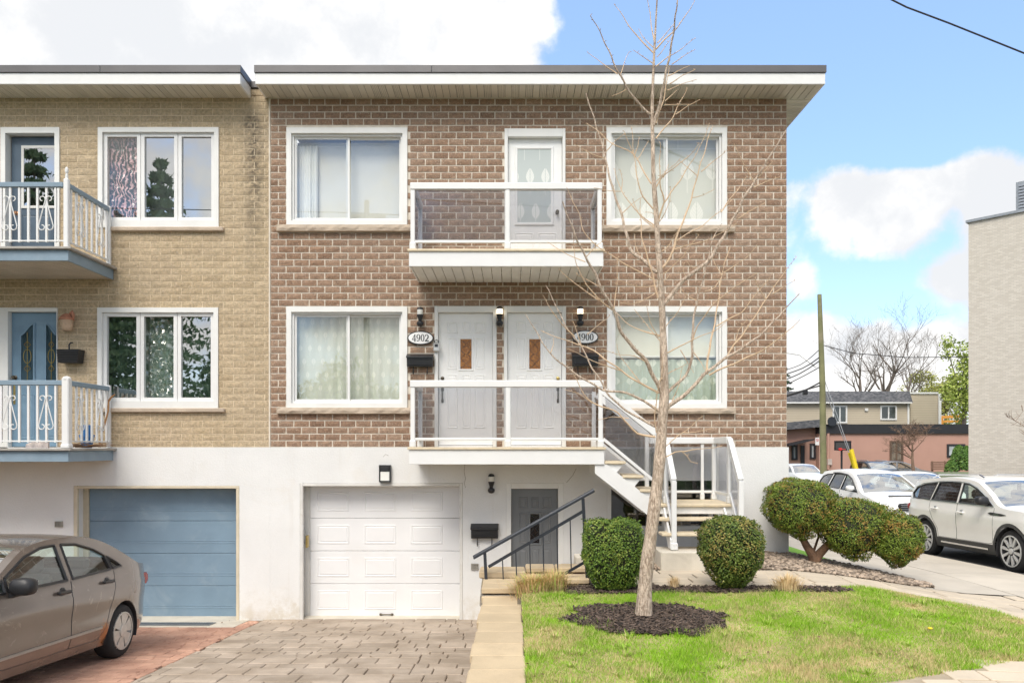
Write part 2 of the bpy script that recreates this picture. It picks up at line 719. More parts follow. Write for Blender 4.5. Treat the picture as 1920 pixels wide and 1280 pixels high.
def sliding_window(house, rect, sill, sill_name='sill'):
    x0, x1, z0, z1 = rect
    w = MB().frame(x0, x1, z0, z1, .075, WY - .035, WY + .12, .07, .085).build('window', M_white, house)
    tr = MB().frame(x0 + .077, x1 - .077, z0 + .072, z1 - .087, .03, WY + .012, WY + .118)
    tr.build('track_frame', M_white_alu, w)
    xm = (x0 + x1) / 2
    a, b, c, d = x0 + .109, x1 - .109, z0 + .104, z1 - .119
    MB().frame(a, xm + .03, c, d, .03, WY + .045, WY + .07).build('sash', M_white_alu, w)
    MB().frame(xm - .03, b, c, d, .03, WY + .075, WY + .1).build('sash', M_white_alu, w)
    MB().box(a + .02, xm + .01, WY + .055, WY + .061, c + .02, d - .02).build('pane', M_glass, w)
    MB().box(xm - .01, b - .02, WY + .085, WY + .091, c + .02, d - .02).build('pane', M_glass, w)
    mb = MB()
    sx0, sx1, sz0, sz1 = sill
    rg = random.Random(int(sx0 * 100))
    n = 26
    v, f = [], []
    for i in range(n + 1):
        x = sx0 + (sx1 - sx0) * i / n
        for (y, z) in ((WY - .005, sz0), (WY - .075 + rg.uniform(-.008, .008), sz0 + .006), (WY - .085 + rg.uniform(-.012, .012), (sz0 + sz1) / 2 + rg.uniform(-.01, .01)), (WY - .075, sz1 - .004), (WY + .02, sz1 + .006)):
            v.append((x, y, z))
    for i in range(n):
        for k in range(4):
            f.append((i * 5 + k, (i + 1) * 5 + k, (i + 1) * 5 + k + 1, i * 5 + k + 1))
    f += [(0, 1, 2, 3, 4), tuple(n * 5 + k for k in (4, 3, 2, 1, 0))]
    mb.add(v, f)
    mb.build(sill_name, M_sill, w)
    return w


def casement_window(house, rect, sill, panes=3):
    x0, x1, z0, z1 = rect
    w = MB().frame(x0, x1, z0, z1, .07, WY - .03, WY + .12, .11, .075).build('window', M_white, house)
    W = (x1 - x0 - .14) / panes
    for k in range(panes):
        a = x0 + .07 + k * W
        MB().frame(a + .004, a + W - .004, z0 + .112, z1 - .077, .055, WY + .012, WY + .08).build('sash', M_white_alu, w)
        MB().box(a + .05, a + W - .05, WY + .045, WY + .051, z0 + .155, z1 - .12).build('pane', M_glass_dark, w)
    MB().cbox(*sill[:2], WY - .07, WY + .02, sill[2], sill[3], .012).build('sill', M_sill, w)
    return w


def lever_set(door, x, z, side, m_bolt=None):
    """dead bolt above a thumb-latch pull handle"""
    y = WY + .06
    MB().lathe([(.028, 0), (.028, -.012), (.018, -.02)], (x, y, z + .16), 'y', 14).build('dead_bolt', m_bolt or M_bronze, door, True)
    mb = MB()
    mb.cbox(x - .022, x + .022, y - .01, y, z - .04, z + .07, .008)
    mb.tube([(x, y - .012, z - .02), (x, y - .05, z - .05), (x, y - .055, z - .11), (x, y - .03, z - .17), (x, y - .006, z - .19)], .011, 8)
    mb.cbox(x - .018, x + .018, y - .009, y, z - .225, z - .165, .006)
    mb.build('handle', M_bronze, door, True)


def panel_door(house, frame_rect, slab, m, m_frame, lite, handle=None, name='door', bolt=None, casing=.05, sill_m=None):
    X0, X1, Z0, Z1 = frame_rect
    x0, x1, z0, z1 = slab
    d = MB().cbox(x0, x1, WY + .06, WY + .105, z0, z1, .003).build(name, m, house)
    mb = MB()                                       # casing: two jambs and a head
    mb.cbox(X0, x0 - .004, WY - .03, WY + .13, Z0, Z1, .005)
    mb.cbox(x1 + .004, X1, WY - .03, WY + .13, Z0, Z1, .005)
    mb.cbox(x0 - .0035, x1 + .0035, WY - .028, WY + .13, z1 + .004, Z1 - .001, .005)
    mb.build('casing', m_frame, d)
    MB().cbox(x0, x1, WY - .02, WY + .1, z0 - .04, z0 - .006, .006).build('threshold', sill_m or M_bronze, d)
    w, h = x1 - x0, z1 - z0
    y = WY + .06
    cols = ((.153, .353), (.43, .59), (.66, .864))
    for a, b in cols:
        raised_panel(d, m, x0 + a * w, x0 + b * w, z1 - .154 * h, z1 - .065 * h, y)
        raised_panel(d, m, x0 + a * w, x0 + b * w, z1 - .875 * h, z1 - .463 * h, y)
    for a, b in (cols[0], cols[2]):
        raised_panel(d, m, x0 + (a + .012) * w, x0 + (b - .012) * w, z1 - .428 * h, z1 - .186 * h, y)
    la, lb, lc, ld = x0 + .36 * w, x0 + .65 * w, z1 - .44 * h, z1 - .18 * h
    mb = MB()
    loops(mb, la, lb, lc, ld, [(0, y), (.008, y - .012), (.03, y - .012), (.038, y + .002)], False)
    mb.build('lite_frame', m, d)
    MB().box(la + .034, lb - .034, y - .002, y + .004, lc + .034, ld - .034).build('pane', lite, d)
    # leaded scrolls on the lite
    cx, w2 = (la + lb) / 2, (lb - la) / 2 - .036
    zc = (lc + ld) / 2
    hh = (ld - lc) / 2 - .036
    mb = MB()
    for s in (-1, 1):
        for k in (-1, 1):
            mb.tube([(cx + s * w2, y - .004, zc + k * hh * .95), (cx + s * w2 * .3, y - .004, zc + k * hh * .8), (cx, y - .004, zc + k * hh * .6), (cx + s * w2 * .6, y - .004, zc + k * hh * .42), (cx + s * w2 * .95, y - .004, zc + k * hh * .3), (cx + s * w2 * .55, y - .004, zc + k * hh * .12), (cx + s * w2 * .15, y - .004, zc)], .0035, 5)
    mb.build('leading', M_darkmetal, d)
    if handle:
        lever_set(d, handle[0], handle[1], handle[2], bolt)
    return d


def soffit_boards(parent, x0, x1, y0, y1, z, pitch, m, thick=.012, axis='x'):
    n = max(1, round((x1 - x0) / pitch))
    p = (x1 - x0) / n
    me = None
    for k in range(n):
        if me is None:
            b = MB()
            if axis == 'x':
                b.cbox(-p / 2 + .003, p / 2 - .003, y0, y1, z, z + thick, .004)
            else:
                b.cbox(y0, y1, -p / 2 + .003, p / 2 - .003, z, z + thick, .004)
            me = mesh_of('soffit_board', b.v, b.f, m)
        c = x0 + (k + .5) * p
        link('soffit_board', me, parent, loc=(c, 0, 0) if axis == 'x' else (0, c, 0))


def perf(t, c, pos, geo):
    """rows of vent holes punched in every other soffit board"""
    oi = t.n('ShaderNodeObjectInfo')
    vo = t.n('ShaderNodeTexVoronoi')
    vo.inputs['Scale'].default_value = 38
    vo.inputs['Randomness'].default_value = 0.0
    t.set(vo.inputs['Vector'], pos)
    hole = t.math('LESS_THAN', vo.outputs['Distance'], .28)
    on = t.math('GREATER_THAN', oi.outputs['Random'], .45)
    return t.mix(t.math('MULTIPLY', t.math('MULTIPLY', hole, on), .75), c, (.10, .095, .08))


M_soffit = mat('vented_soffit', (.66, .63, .54), .55, .04, 3, extra=perf)
M_soffit2 = mat('white_soffit_boards', (.74, .73, .69), .5, .04, 3, stain=(.5, .47, .4), stain_scale=1.5, stain_amt=.3)
M_soffit_tan = mat('grey_brown_soffit', (.50, .45, .38), .6, .08, 3, stain=(.38, .34, .28), stain_scale=2, stain_amt=.4)

BR_main = brick_mats('brown_brick', [(.228, .135, .085), (.288, .175, .112), (.322, .203, .133), (.26, .158, .10), (.358, .236, .162), (.29, .186, .123)], .52)


def soot(t, base, pos):
    """the black run-off streak by the party wall"""
    sp = t.n('ShaderNodeSeparateXYZ')
    t.set(sp.inputs[0], pos)
    x = t.math('ABSOLUTE', t.math('ADD', sp.outputs[0], 4.03))
    wob = t.math('MULTIPLY', t.noise(pos, 3, 5, .7), .35)
    side = t.ramp(t.math('ADD', x, wob), .42, .16)
    hgt = t.math('MULTIPLY', t.ramp(sp.outputs[2], 4.3, 6.3), t.ramp(sp.outputs[2], 7.35, 6.9))
    f = t.math('MULTIPLY', t.math('MULTIPLY', side, hgt), t.ramp(t.noise(pos, 14, 4, .7), .35, .6))
    return t.mix(t.math('MULTIPLY', f, .85), base, (.05, .042, .034))


BR_tan = brick_mats('tan_brick', [(.43, .33, .205), (.48, .372, .236), (.52, .408, .264), (.45, .35, .22)], .48, soot)


# ------------------------------------------------------------------ the brown brick house
HX0, HX1 = fx(507.5), fx(1475)
house = thing('brick_house', 'brown brick duplex on a white stucco base with glass balconies and house numbers', 'house', (0, WY, .25))
W1, W2 = fr(538, 764, 241, 423), fr(538, 764, 575, 764)
W3, W4 = fr(1137, 1362, 241, 424), fr(1138, 1362, 575, 765)
BD = (fx(946), fx(1060), 4.70, fz(242))
ED1 = (fx(815), fx(931), 1.90, fz(574))
ED2 = (fx(945), fx(1061), 1.90, fz(574))
holes = [W1, W2, W3, W4, BD, ED1, ED2]
wb = MB()
wall_cells(wb, HX0, HX1, 1.9, 7.36, holes, WY, WY + .25)
wall = wb.build('wall', M_mortar, house)


def side_bricks(t, c, pos, geo):
    b = t.n('ShaderNodeTexBrick')
    b.inputs['Scale'].default_value = 1.0
    b.inputs['Brick Width'].default_value = .2417
    b.inputs['Row Height'].default_value = .1046
    b.inputs['Mortar Size'].default_value = .009
    b.inputs['Color1'].default_value = (.30, .185, .125, 1)
    b.inputs['Color2'].default_value = (.22, .135, .09, 1)
    b.inputs['Mortar'].default_value = (.62, .56, .48, 1)
    sp = t.n('ShaderNodeSeparateXYZ')
    t.set(sp.inputs[0], pos)
    cm = t.n('ShaderNodeCombineXYZ')
    t.set(cm.inputs[0], sp.outputs[1])
    t.set(cm.inputs[1], sp.outputs[2])
    t.set(b.inputs['Vector'], cm.outputs[0])
    return b.outputs[0]


M_sidebrick = mat('side_wall_brick', (.3, .18, .12), .9, .1, 3, extra=side_bricks)
MB().box(HX1 - .25, HX1 - .001, WY + .2505, WY + 16, 1.9, 7.36).build('side_wall', M_sidebrick, house)
MB().box(HX0, HX1 - .251, WY + 15.8, WY + 16, 1.9, 7.36).build('rear_wall', M_sidebrick, house)
occ = [(fx(764), fx(1132), fz(540), fz(335)), (fx(764), fx(1134), fz(840), fz(705)), (fx(1180), fx(1480), fz(840), fz(170)), (fx(500), fx(1475), 7.1, 8)]
lay_bricks(wall, HX0, HX1, 1.9, 52, .1046, .2417, .018, holes, BR_main[0], BR_main[1], occ, .0018, .013, 3)

GD = fr(563, 868, 905, 1168)
DB = fr(950, 1057, 905, 1168)
BW = fr(1138, 1350, 893, 993)
sb = MB()
wall_cells(sb, HX0 + .0, HX1 + .022, -.95, 1.9, [GD, DB, BW], WY - .03, WY + .3)
sb.box(HX1 - .25, HX1 + .0215, WY + .3005, WY + 16, -.95, 1.9)
stucco = sb.build('stucco_wall', M_stucco, house)
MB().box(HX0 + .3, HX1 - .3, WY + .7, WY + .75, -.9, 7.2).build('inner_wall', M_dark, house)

for pts_ in ([(872, 869), (870.5, 884), (873, 896), (871, 906), (873, 914)], [(1062, 904), (1074, 890), (1080, 878)], [(719, 856), (724, 851), (729, 854)]):
    MB().tube([(fx(a), WY - .030, fz(b)) for a, b in pts_], .0032, 4).build('hairline_crack', mat('crack_grey', (.30, .28, .25), .9, .1), house)
for r, s in ((W1, fr(521, 772, 423, 436)), (W2, fr(521, 772, 764, 776)), (W3, fr(1124, 1376, 424, 437)), (W4, fr(1122, 1377, 765, 776))):
    sliding_window(house, r, s)

# balcony door upstairs, a glazed white door
amber_cols = None


def amber(t, c, pos, geo):
    v = t.n('ShaderNodeTexVoronoi')
    v.inputs['Scale'].default_value = 45
    t.set(v.inputs['Vector'], pos)
    return t.mix(t.ramp(v.outputs['Distance'], .1, .6), (.60, .27, .07), (.28, .11, .03))


M_amber = mat('amber_glass', (.4, .15, .03), .25, .2, 20, extra=amber, bump=.6, bscale=90)
M_blacklite = mat('black_lite_glass', (.015, .013, .014), .15, .1, 20)
M_greydoor = mat('grey_door_paint', (.175, .185, .195), .45, .05, 4)
panel_door(house, ED1, (fx(822), fx(923.5), 1.935, fz(586)), M_white_door, M_white, M_amber, (fx(829), 2.82, 1), sill_m=M_white_alu)
panel_door(house, ED2, (fx(952), fx(1053), 1.935, fz(586)), M_white_door, M_white, M_amber, (fx(1046.5), 2.82, -1), bolt=M_brass, sill_m=M_white_alu)


def leaf_print(base, ink, sx, sz, ox=0.0, oz=0.0, w=.30, h=.38, axis_scale=1.0):
    """printed fabric: rows of upright leaf shapes with a midrib and a thin stalk"""
    def extra(t, c, pos, geo):
        sp = t.n('ShaderNodeSeparateXYZ')
        t.set(sp.inputs[0], pos)
        row = t.math('DIVIDE', t.math('ADD', sp.outputs[2], oz), sz)
        rowi = t.math('FLOOR', row)
        u0 = t.math('ADD', t.math('DIVIDE', t.math('ADD', sp.outputs[0], ox), sx), t.math('MULTIPLY', rowi, .37))
        u = t.math('SUBTRACT', t.math('FRACT', u0), .5)
        v = t.math('SUBTRACT', t.math('FRACT', row), .55)
        vv = t.math('DIVIDE', v, h)
        wid = t.math('MULTIPLY', t.math('SUBTRACT', 1.0, t.math('MULTIPLY', vv, vv)), w)
        wid = t.math('MULTIPLY', wid, t.math('SUBTRACT', 1.0, t.math('MULTIPLY', vv, .25)))
        leaf = t.math('LESS_THAN', t.math('ABSOLUTE', u), wid)
        rib = t.math('GREATER_THAN', t.math('ABSOLUTE', u), .018)
        vein = t.math('GREATER_THAN', t.math('FRACT', t.math('MULTIPLY', t.math('ADD', v, t.math('MULTIPLY', t.math('ABSOLUTE', u), -.8)), 11)), .22)
        stalk = t.math('MULTIPLY', t.math('LESS_THAN', t.math('ABSOLUTE', u), .02), t.math('LESS_THAN', v, -.2))
        f = t.math('MAXIMUM', t.math('MULTIPLY', leaf, t.math('MULTIPLY', rib, t.math('ADD', t.math('MULTIPLY', vein, .5), .5))), t.math('MULTIPLY', stalk, .7))
        return t.mix(f, base, ink)
    return extra


M_print_blind = mat('leaf_print_blind', (.5, .55, .53), .8, .02, extra=leaf_print((.69, .70, .645), (.90, .89, .84), .40, .68, .08, .18, .26, .26))
M_print_sheer = mat('leaf_print_sheer', (.4, .5, .45), .8, .02, extra=leaf_print((.63, .66, .585), (.78, .79, .71), .15, .21, .0, .0, .20, .26))
M_print_sheer2 = mat('round_leaf_sheer', (.4, .5, .45), .8, .02, extra=leaf_print((.46, .54, .46), (.72, .77, .68), .22, .29, .05, .1, .26, .22))
M_blind_grey = mat('pale_grey_roller_blind', (.76, .75, .70), .8, .02, 2)
M_blind_cream = mat('cream_roller_blind', (.78, .78, .68), .8, .03, 2)
M_sheer = mat('white_sheer_cloth', (.85, .86, .85), .8, .03, 4)
M_sheer_green = mat('grey_green_sheer', (.17, .25, .205), .8, .12, 3)

# glazed balcony door
sx0, sx1, sz0, sz1 = fx(953), fx(1054), 4.735, fz(258)
d = MB().cbox(sx0, sx1, WY + .06, WY + .105, sz0, sz1, .003).build('door', M_white_door, house)
mb = MB()
mb.cbox(BD[0], sx0 - .004, WY - .03, WY + .13, BD[2], BD[3], .005)
mb.cbox(sx1 + .004, BD[1], WY - .03, WY + .13, BD[2], BD[3], .005)
mb.cbox(sx0 - .0035, sx1 + .0035, WY - .028, WY + .13, sz1 + .004, BD[3] - .001, .005)
mb.build('casing', M_white, d)
MB().cbox(sx0, sx1, WY - .02, WY + .1, sz0 - .035, sz0 - .006, .006).build('threshold', M_white_alu, d)
gx0, gx1, gz0, gz1 = fx(965), fx(1039), fz(421), fz(272)
mb = MB()
loops(mb, gx0, gx1, gz0, gz1, [(0, WY + .06), (.01, WY + .04), (.04, WY + .04), (.05, WY + .056)], False)
mb.build('lite_frame', M_white_door, d)
M_print_door = mat('leaf_print_glass', (.5, .55, .53), .3, .02, extra=leaf_print((.50, .55, .54), (.74, .76, .73), .24, .55, .06, .2, .26, .24))
MB().box(gx0 + .045, gx1 - .045, WY + .054, WY + .059, gz0 + .045, gz1 - .045).build('pane', M_print_door, d)
for a, b in ((.12, .47), (.55, .9)):
    raised_panel(d, M_white_door, sx0 + a * (sx1 - sx0), sx0 + b * (sx1 - sx0), 4.79, fz(434), WY + .06)
MB().lathe([(.03, 0), (.03, -.008), (.014, -.015), (.014, -.04), (.03, -.05), (.03, -.075), (.018, -.085)], (fx(1045), WY + .06, fz(397)), 'y', 14).build('handle', M_bronze, d, True)

# garage door: four sections, three raised panels in each
RY = WY + .27
gx0, gx1, gz0, gz1 = fx(573), fx(866), fz(1166) + .03, fz(911)
g = bpy.data.objects.new('garage_door', None)
COL.objects.link(g)
g.parent = house
g.matrix_parent_inverse = Matrix.Translation(-house.location)
g.location = (0, 0, 0)
LOCAL.add(g.name)
M_garage = mat('white_garage_door', (.78, .78, .785), .45, .02, 2, stain=(.66, .63, .57), stain_scale=1.6, stain_amt=.15)
hsec = (gz1 - gz0) / 4
for k in range(4):
    a, b = gz0 + k * hsec + .003, gz0 + (k + 1) * hsec - .003
    s = MB().cbox(gx0, gx1, RY, RY + .045, a, b, .005).build('section', M_garage, g)
    for c in (591, 679, 766):
        cx = 960 + (c + 34 - 960) * RY / WY
        c0 = (cx - 960) / 120 - .255
        raised_panel(g, M_garage, c0, c0 + .51, a + .11, b - .1, RY, 'raised_panel', 1.0)
MB().box(gx0 + .01, gx1 - .01, RY + .01, RY + .03, gz0 - .03, gz0 + .002).build('rubber_seal', M_black, g)
mb = MB()
cxh = (gx0 + gx1) / 2 + .0
mb.cbox(cxh - .11, cxh - .07, RY - .03, RY - .001, gz0 + .025, gz0 + .055, .006).cbox(cxh + .07, cxh + .11, RY - .03, RY - .001, gz0 + .025, gz0 + .055, .006).tube([(cxh - .09, RY - .03, gz0 + .04), (cxh + .09, RY - .03, gz0 + .04)], .009, 8)
mb.build('handle', M_bronze, g)
mb = MB()                                          # jambs and head trim of the opening
M_jamb = mat('grey_white_trim', (.66, .65, .62), .5, .06, 3, stain=(.45, .42, .36), stain_scale=3, stain_amt=.35)
mb.cbox(GD[0] + .002, GD[0] + .05, WY - .036, WY + .02, -.9, GD[3] - .002, .006)
mb.cbox(GD[1] - .05, GD[1] - .002, WY - .036, WY + .02, -.9, GD[3] - .002, .006)
mb.cbox(GD[0] + .051, GD[1] - .051, WY - .035, WY + .02, GD[3] - .05, GD[3] - .003, .006)
mb.cbox(GD[0] + .002, gx0 - .001, RY - .02, RY + .06, -.9, GD[3] - .051, .004)
mb.cbox(gx1 + .001, GD[1] - .002, RY - .02, RY + .06, -.9, GD[3] - .051, .004)
mb.cbox(gx0, gx1, RY - .02, RY + .06, gz1 + .002, GD[3] - .002, .004)
mb.build('garage_trim', M_jamb, house)
MB().cbox(GD[0] + .055, GD[0] + .085, WY + .10, WY + .2, fz(1028), fz(1005), .005).build('strike_plate', M_brass, house)

# basement door and basement window
panel_door(house, (DB[0] + .0, DB[1], -.82, DB[3]), (fx(959), fx(1046), -.77, fz(916)), M_greydoor, M_white, M_blacklite, None, casing=.07)
mb = MB().frame(BW[0] + .002, BW[1] - .002, BW[2] + .002, BW[3] - .002, .06, WY - .04, WY + .1)
bw = mb.build('window', M_white, house)
MB().box((BW[0] + BW[1]) / 2 - .02, (BW[0] + BW[1]) / 2 + .02, WY + .01, WY + .06, BW[2] + .06, BW[3] - .06).build('mullion', M_white, bw)
MB().box(BW[0] + .06, BW[1] - .06, WY + .03, WY + .036, BW[2] + .06, BW[3] - .06).build('pane', glass_mat('basement_glass', (.6, .62, .62), .10), bw)

# ------------------------------------------------------------------ flat roof with deep eaves
RF = 11.53


def flat_roof(house_, x0, x1, left_open, right_over, wallx0, wallx1, far):
    """metal edge, white fascia, vented soffit boards under the front eave"""
    r = MB().box(x0 + .05, x1 - .05, RF + .05, far, 7.36, 7.58).build('roof', M_roofmetal, house_)
    for a, b in ((x0, x0 + (x1 - x0) * .31), (x0 + (x1 - x0) * .31 + .002, x0 + (x1 - x0) * .72), (x0 + (x1 - x0) * .72 + .002, x1)):
        MB().cbox(a, b, RF - .02, RF + .045, 7.513, 7.624, .004).build('flashing', M_roofmetal, r)
    MB().cbox(x0 + .012, x1 - .012, RF, RF + .03, 7.345, 7.5125, .004).build('fascia', M_white_alu, r)
    soffit_boards(r, x0 + .035, x1 - .035, RF + .031, WY + .05, 7.346, .106, M_soffit)
    return r


roof = flat_roof(house, fx(960) + (477 - 960) / 124.9, (1549 - 960) / 124.9, True, True, HX0, HX1, WY + 16.4)
rx0, rx1 = (477 - 960) / 124.9, (1549 - 960) / 124.9
for xa, xb in ((rx0, rx0 + .06), (rx1 - .06, rx1)):
    MB().cbox(xa, xb, RF + .046, WY + 16.4, 7.513, 7.624, .004).build('flashing', M_roofmetal, roof)
MB().cbox(rx1 - .042, rx1 - .0125, RF + .031, WY + 16.4, 7.345, 7.5125, .004).build('fascia', M_white_alu, roof)
MB().cbox(rx0 + .0125, rx0 + .042, RF + .031, WY + .3, 7.345, 7.5125, .004).build('fascia', M_white_alu, roof)
soffit_boards(roof, WY + .055, WY + 16.3, HX1 - .2, rx1 - .043, 7.346, .106, M_soffit, axis='y')

# ------------------------------------------------------------------ glass balconies
BF = 10.92


def post(parent, x, y, z0, z1, w=.062, foot=True):
    mb = MB().cbox(x - w / 2, x + w / 2, y - w / 2, y + w / 2, z0, z1, .006)
    if foot:
        mb.cbox(x - w * .72, x + w * .72, y - w * .72, y + w * .72, z0 - .001, z0 + .10, .012)
    return mb.build('post', M_white_alu, parent)


def glass_balcony(zd, x0, x1, right_side):
    b = MB().cbox(x0 - .02, x1 + .02, BF - .04, WY - .018, zd - .035, zd, .006).build('balcony', M_cream, house)
    mb = MB().cbox(x0, x1, BF - .015, BF + .012, zd - .245, zd - .036, .004)
    mb.cbox(x0, x0 + .027, BF + .0125, WY - .02, zd - .245, zd - .036, .004).cbox(x1 - .027, x1, BF + .0125, WY - .02, zd - .245, zd - .036, .004)
    mb.build('fascia', M_white_alu, b)
    soffit_boards(b, x0 + .03, x1 - .03, BF + .015, WY - .02, zd - .243, .14, M_soffit2)
    xm = (x0 + x1) / 2 + .02
    yb = WY - .16
    zt = zd + .95
    for x in (x0 + .05, xm, x1 - .05):
        post(b, x, BF + .03, zd, zt - .1)
    post(b, x0 + .05, yb, zd, zt - .1)
    post(b, x1 - .05, yb, zd, zt - .1)
    MB().cbox(x0 + .012, x1 - .012, BF - .01, BF + .07, zt - .1, zt, .01).build('top_rail', M_white_alu, b)
    MB().cbox(x0 + .05, x1 - .05, BF + .012, BF + .048, zd + .095, zd + .135, .006).build('bottom_rail', M_white_alu, b)
    for a, c in ((x0 + .085, xm - .034), (xm + .034, x1 - .085)):
        MB().box(a, c, BF + .026, BF + .034, zd + .136, zt - .101).build('glass_panel', M_smoke, b)
    for x in [x0 + .05] + ([x1 - .05] if right_side else []):
        MB().cbox(x - .038, x + .038, BF + .071, yb + .03, zt - .1, zt, .01).build('top_rail', M_white_alu, b)
        MB().cbox(x - .018, x + .018, BF + .062, yb - .03, zd + .095, zd + .135, .006).build('bottom_rail', M_white_alu, b)
        MB().box(x - .004, x + .004, BF + .064, yb - .032, zd + .136, zt - .101).build('glass_panel', M_smoke, b)
    return b


BX0, BX1 = (767 - 960) * BF / 1440, (1131 - 960) * BF / 1440
glass_balcony(4.71, BX0, BX1, True)
glass_balcony(1.90, BX0, BX1 + .015, False)

# ------------------------------------------------------------------ outside stair
st = thing('staircase', 'white metal staircase with cream treads and smoked glass railing at the duplex', 'staircase', (2.1, 10.9, .27))
LZ, LX0, LX1 = 1.10, 2.07, 3.13
SY0, SY1 = 10.92, 11.80
for k, (xa, xb, z) in enumerate(((1.32, 1.62, 1.70), (1.575, 1.875, 1.50), (1.82, 2.12, 1.30))):
    MB().cbox(xa, xb, SY0, SY1, z - .04, z, .008).build('tread', M_cream, st)
    for y in (SY0 + .05, SY1 - .05):
        MB().prism([(xa + .03, z - .041), (xb - .03, z - .041), (xa + .1, z - .25)], 'y', y - .012, y + .012).build('bracket', M_white_alu, st)
for y in (SY0 + .05, SY1 - .05):
    MB().prism([(1.18, 1.67), (1.33, 1.67), (2.10, 1.06), (2.10, .88), (1.96, .91), (1.18, 1.53)], 'y', y - .038, y - .013).build('stringer', M_white_alu, st)
MB().cbox(LX0 - .02, LX1 + .02, 10.88, SY1, LZ - .045, LZ, .008).build('landing', M_cream, st)
MB().cbox(LX0, LX1, 10.93, SY1 - .03, LZ - .15, LZ - .046, .006).build('landing_beam', M_white_alu, st)
for z, y in ((.915, 10.66), (.73, 10.44)):
    MB().cbox(LX0 - .03, LX1 - .0, y, y + .27, z - .04, z, .008).build('tread', M_cream, st)
for x in (LX0 + .09, LX1 - .12):
    MB().prism([(10.42, .52), (10.56, .52), (11.0, .90), (11.0, 1.05), (10.9, 1.05), (10.42, .64)], 'x', x - .013, x + .013).build('stringer', M_white_alu, st)
for x in (LX0 + .1, LX1 - .1):
    post(st, x, SY1 - .06, .24, LZ - .151, .06, False)


def sloped_rail(p, q, w=.075, h=.1):
    return MB().bar(p, q, w, h).build('handrail', M_white_alu, st)


def glass_quad(pts, th=.008):
    """pane through four corners in a vertical plane"""
    a = [Vector(p) for p in pts]
    n = (a[1] - a[0]).cross(a[2] - a[0]).normalized() * th / 2
    MB().add([p - n for p in a] + [p + n for p in a], [(3, 2, 1, 0), (4, 5, 6, 7), (0, 1, 5, 4), (1, 2, 6, 5), (2, 3, 7, 6), (3, 0, 4, 7)]).build('glass_panel', M_smoke, st)


for y in (SY0 + .03, SY1 - .03):                   # upper flight, both sides
    sloped_rail((1.30, y, 2.70), (2.05, y, 2.10))
    MB().bar((1.30, y, 2.02), (2.04, y, 1.41), .036, .04).build('bottom_rail', M_white_alu, st)
    glass_quad([(1.33, y, 2.02), (2.02, y, 1.45), (2.02, y, 2.08), (1.33, y, 2.63)])
    post(st, 2.065, y, LZ, 2.13, .06)
yb = SY1 - .05                                     # landing: back and right side
MB().cbox(2.10, LX1 + .02, yb - .04, yb + .04, 1.95, 2.05, .01).build('handrail', M_white_alu, st)
MB().cbox(2.10, LX1 - .07, yb - .018, yb + .018, 1.20, 1.24, .006).build('bottom_rail', M_white_alu, st)
post(st, LX1 - .04, yb, LZ, 1.95)
post(st, LX1 - .22, yb + .001, LZ, 1.95, .045)
MB().box(2.12, LX1 - .08, yb - .004, yb + .004, 1.241, 1.949).build('glass_panel', M_smoke, st)
xr = LX1 - .02
MB().cbox(xr - .038, xr + .038, 11.0, yb - .041, 1.95, 2.05, .01).build('handrail', M_white_alu, st)
MB().cbox(xr - .018, xr + .018, 11.0, yb - .041, 1.20, 1.24, .006).build('bottom_rail', M_white_alu, st)
MB().box(xr - .004, xr + .004, 11.0, yb - .045, 1.241, 1.949).build('glass_panel', M_smoke, st)
for x, top in ((2.20, 1.98), (xr, 2.0)):           # lower flight
    sloped_rail((x, 10.98, top), (x, 10.46, 1.44), .07, .085)
    MB().bar((x, 10.94, 1.24), (x, 10.46, .74), .036, .04).build('bottom_rail', M_white_alu, st)
    glass_quad([(x, 10.92, 1.24), (x, 10.48, .78), (x, 10.48, 1.42), (x, 10.92, 1.88)])
    post(st, x, 10.97, LZ, top, .06)
    post(st, x, 10.44, .505, 1.44, .068)
ob = MB().cbox(2.0, 3.24, 10.30, 10.86, .12, .50, .018).build('concrete_step', M_conc)
tag(ob, 'cream painted concrete block under the foot of the white staircase', 'step')

# ------------------------------------------------------------------ the tan neighbour house
NX0, NX1 = -11.5, HX0 - .001
nb = thing('tan_brick_house', 'tan brick house with blue doors, blue garage and white wrought iron balconies', 'house', (-7.5, WY, -.8))
N1, N2 = fr(185, 411, 240, 427), fr(184, 410, 577, 765)
ND1 = (fx(3), fx(113), 4.68, fz(240))
ND2 = (fx(-4), fx(109), 1.87, fz(577))
nholes = [N1, N2, ND1, ND2]
wb = MB()
wall_cells(wb, NX0, NX1, 1.9, 7.36, nholes, WY, WY + .25)
nwall = wb.build('wall', M_mortar_tan, nb)
MB().box(NX1 - .5, NX1 - .0, WY + .02, WY + .25, 7.3605, 7.50).build('parapet', BR_tan[1], nb)
MB().box(NX0, NX1, WY + 9.8, WY + 10, 1.9, 7.36).build('rear_wall', M_mortar_tan, nb)
nocc = [(-12, fx(212), fz(530), fz(310)), (-12, fx(205), fz(850), fz(705)), (-12, fx(2), -3, 9), (fx(0), fx(507), 7.1, 8)]
lay_bricks(nwall, NX0, NX1 - .03, 1.9, 54, .1035, .325, .012, nholes, BR_tan[0], BR_tan[1], nocc, .0015, .010, 8)
MB().cbox(NX1 - .024, NX1 - .001, WY - .02, WY + .01, 1.9, 7.4, .004).build('joint_bead', M_mortar, nb)
NG = fr(140, 450, 910, 1172)
sb = MB()
wall_cells(sb, NX0, NX1, -.98, 1.9, [NG], WY - .03, WY + .3)
sb.build('stucco_wall', M_stucco, nb)
MB().box(NX0 + .3, NX1 - .3, WY + .7, WY + .75, -.9, 7.2).build('inner_wall', M_dark, nb)
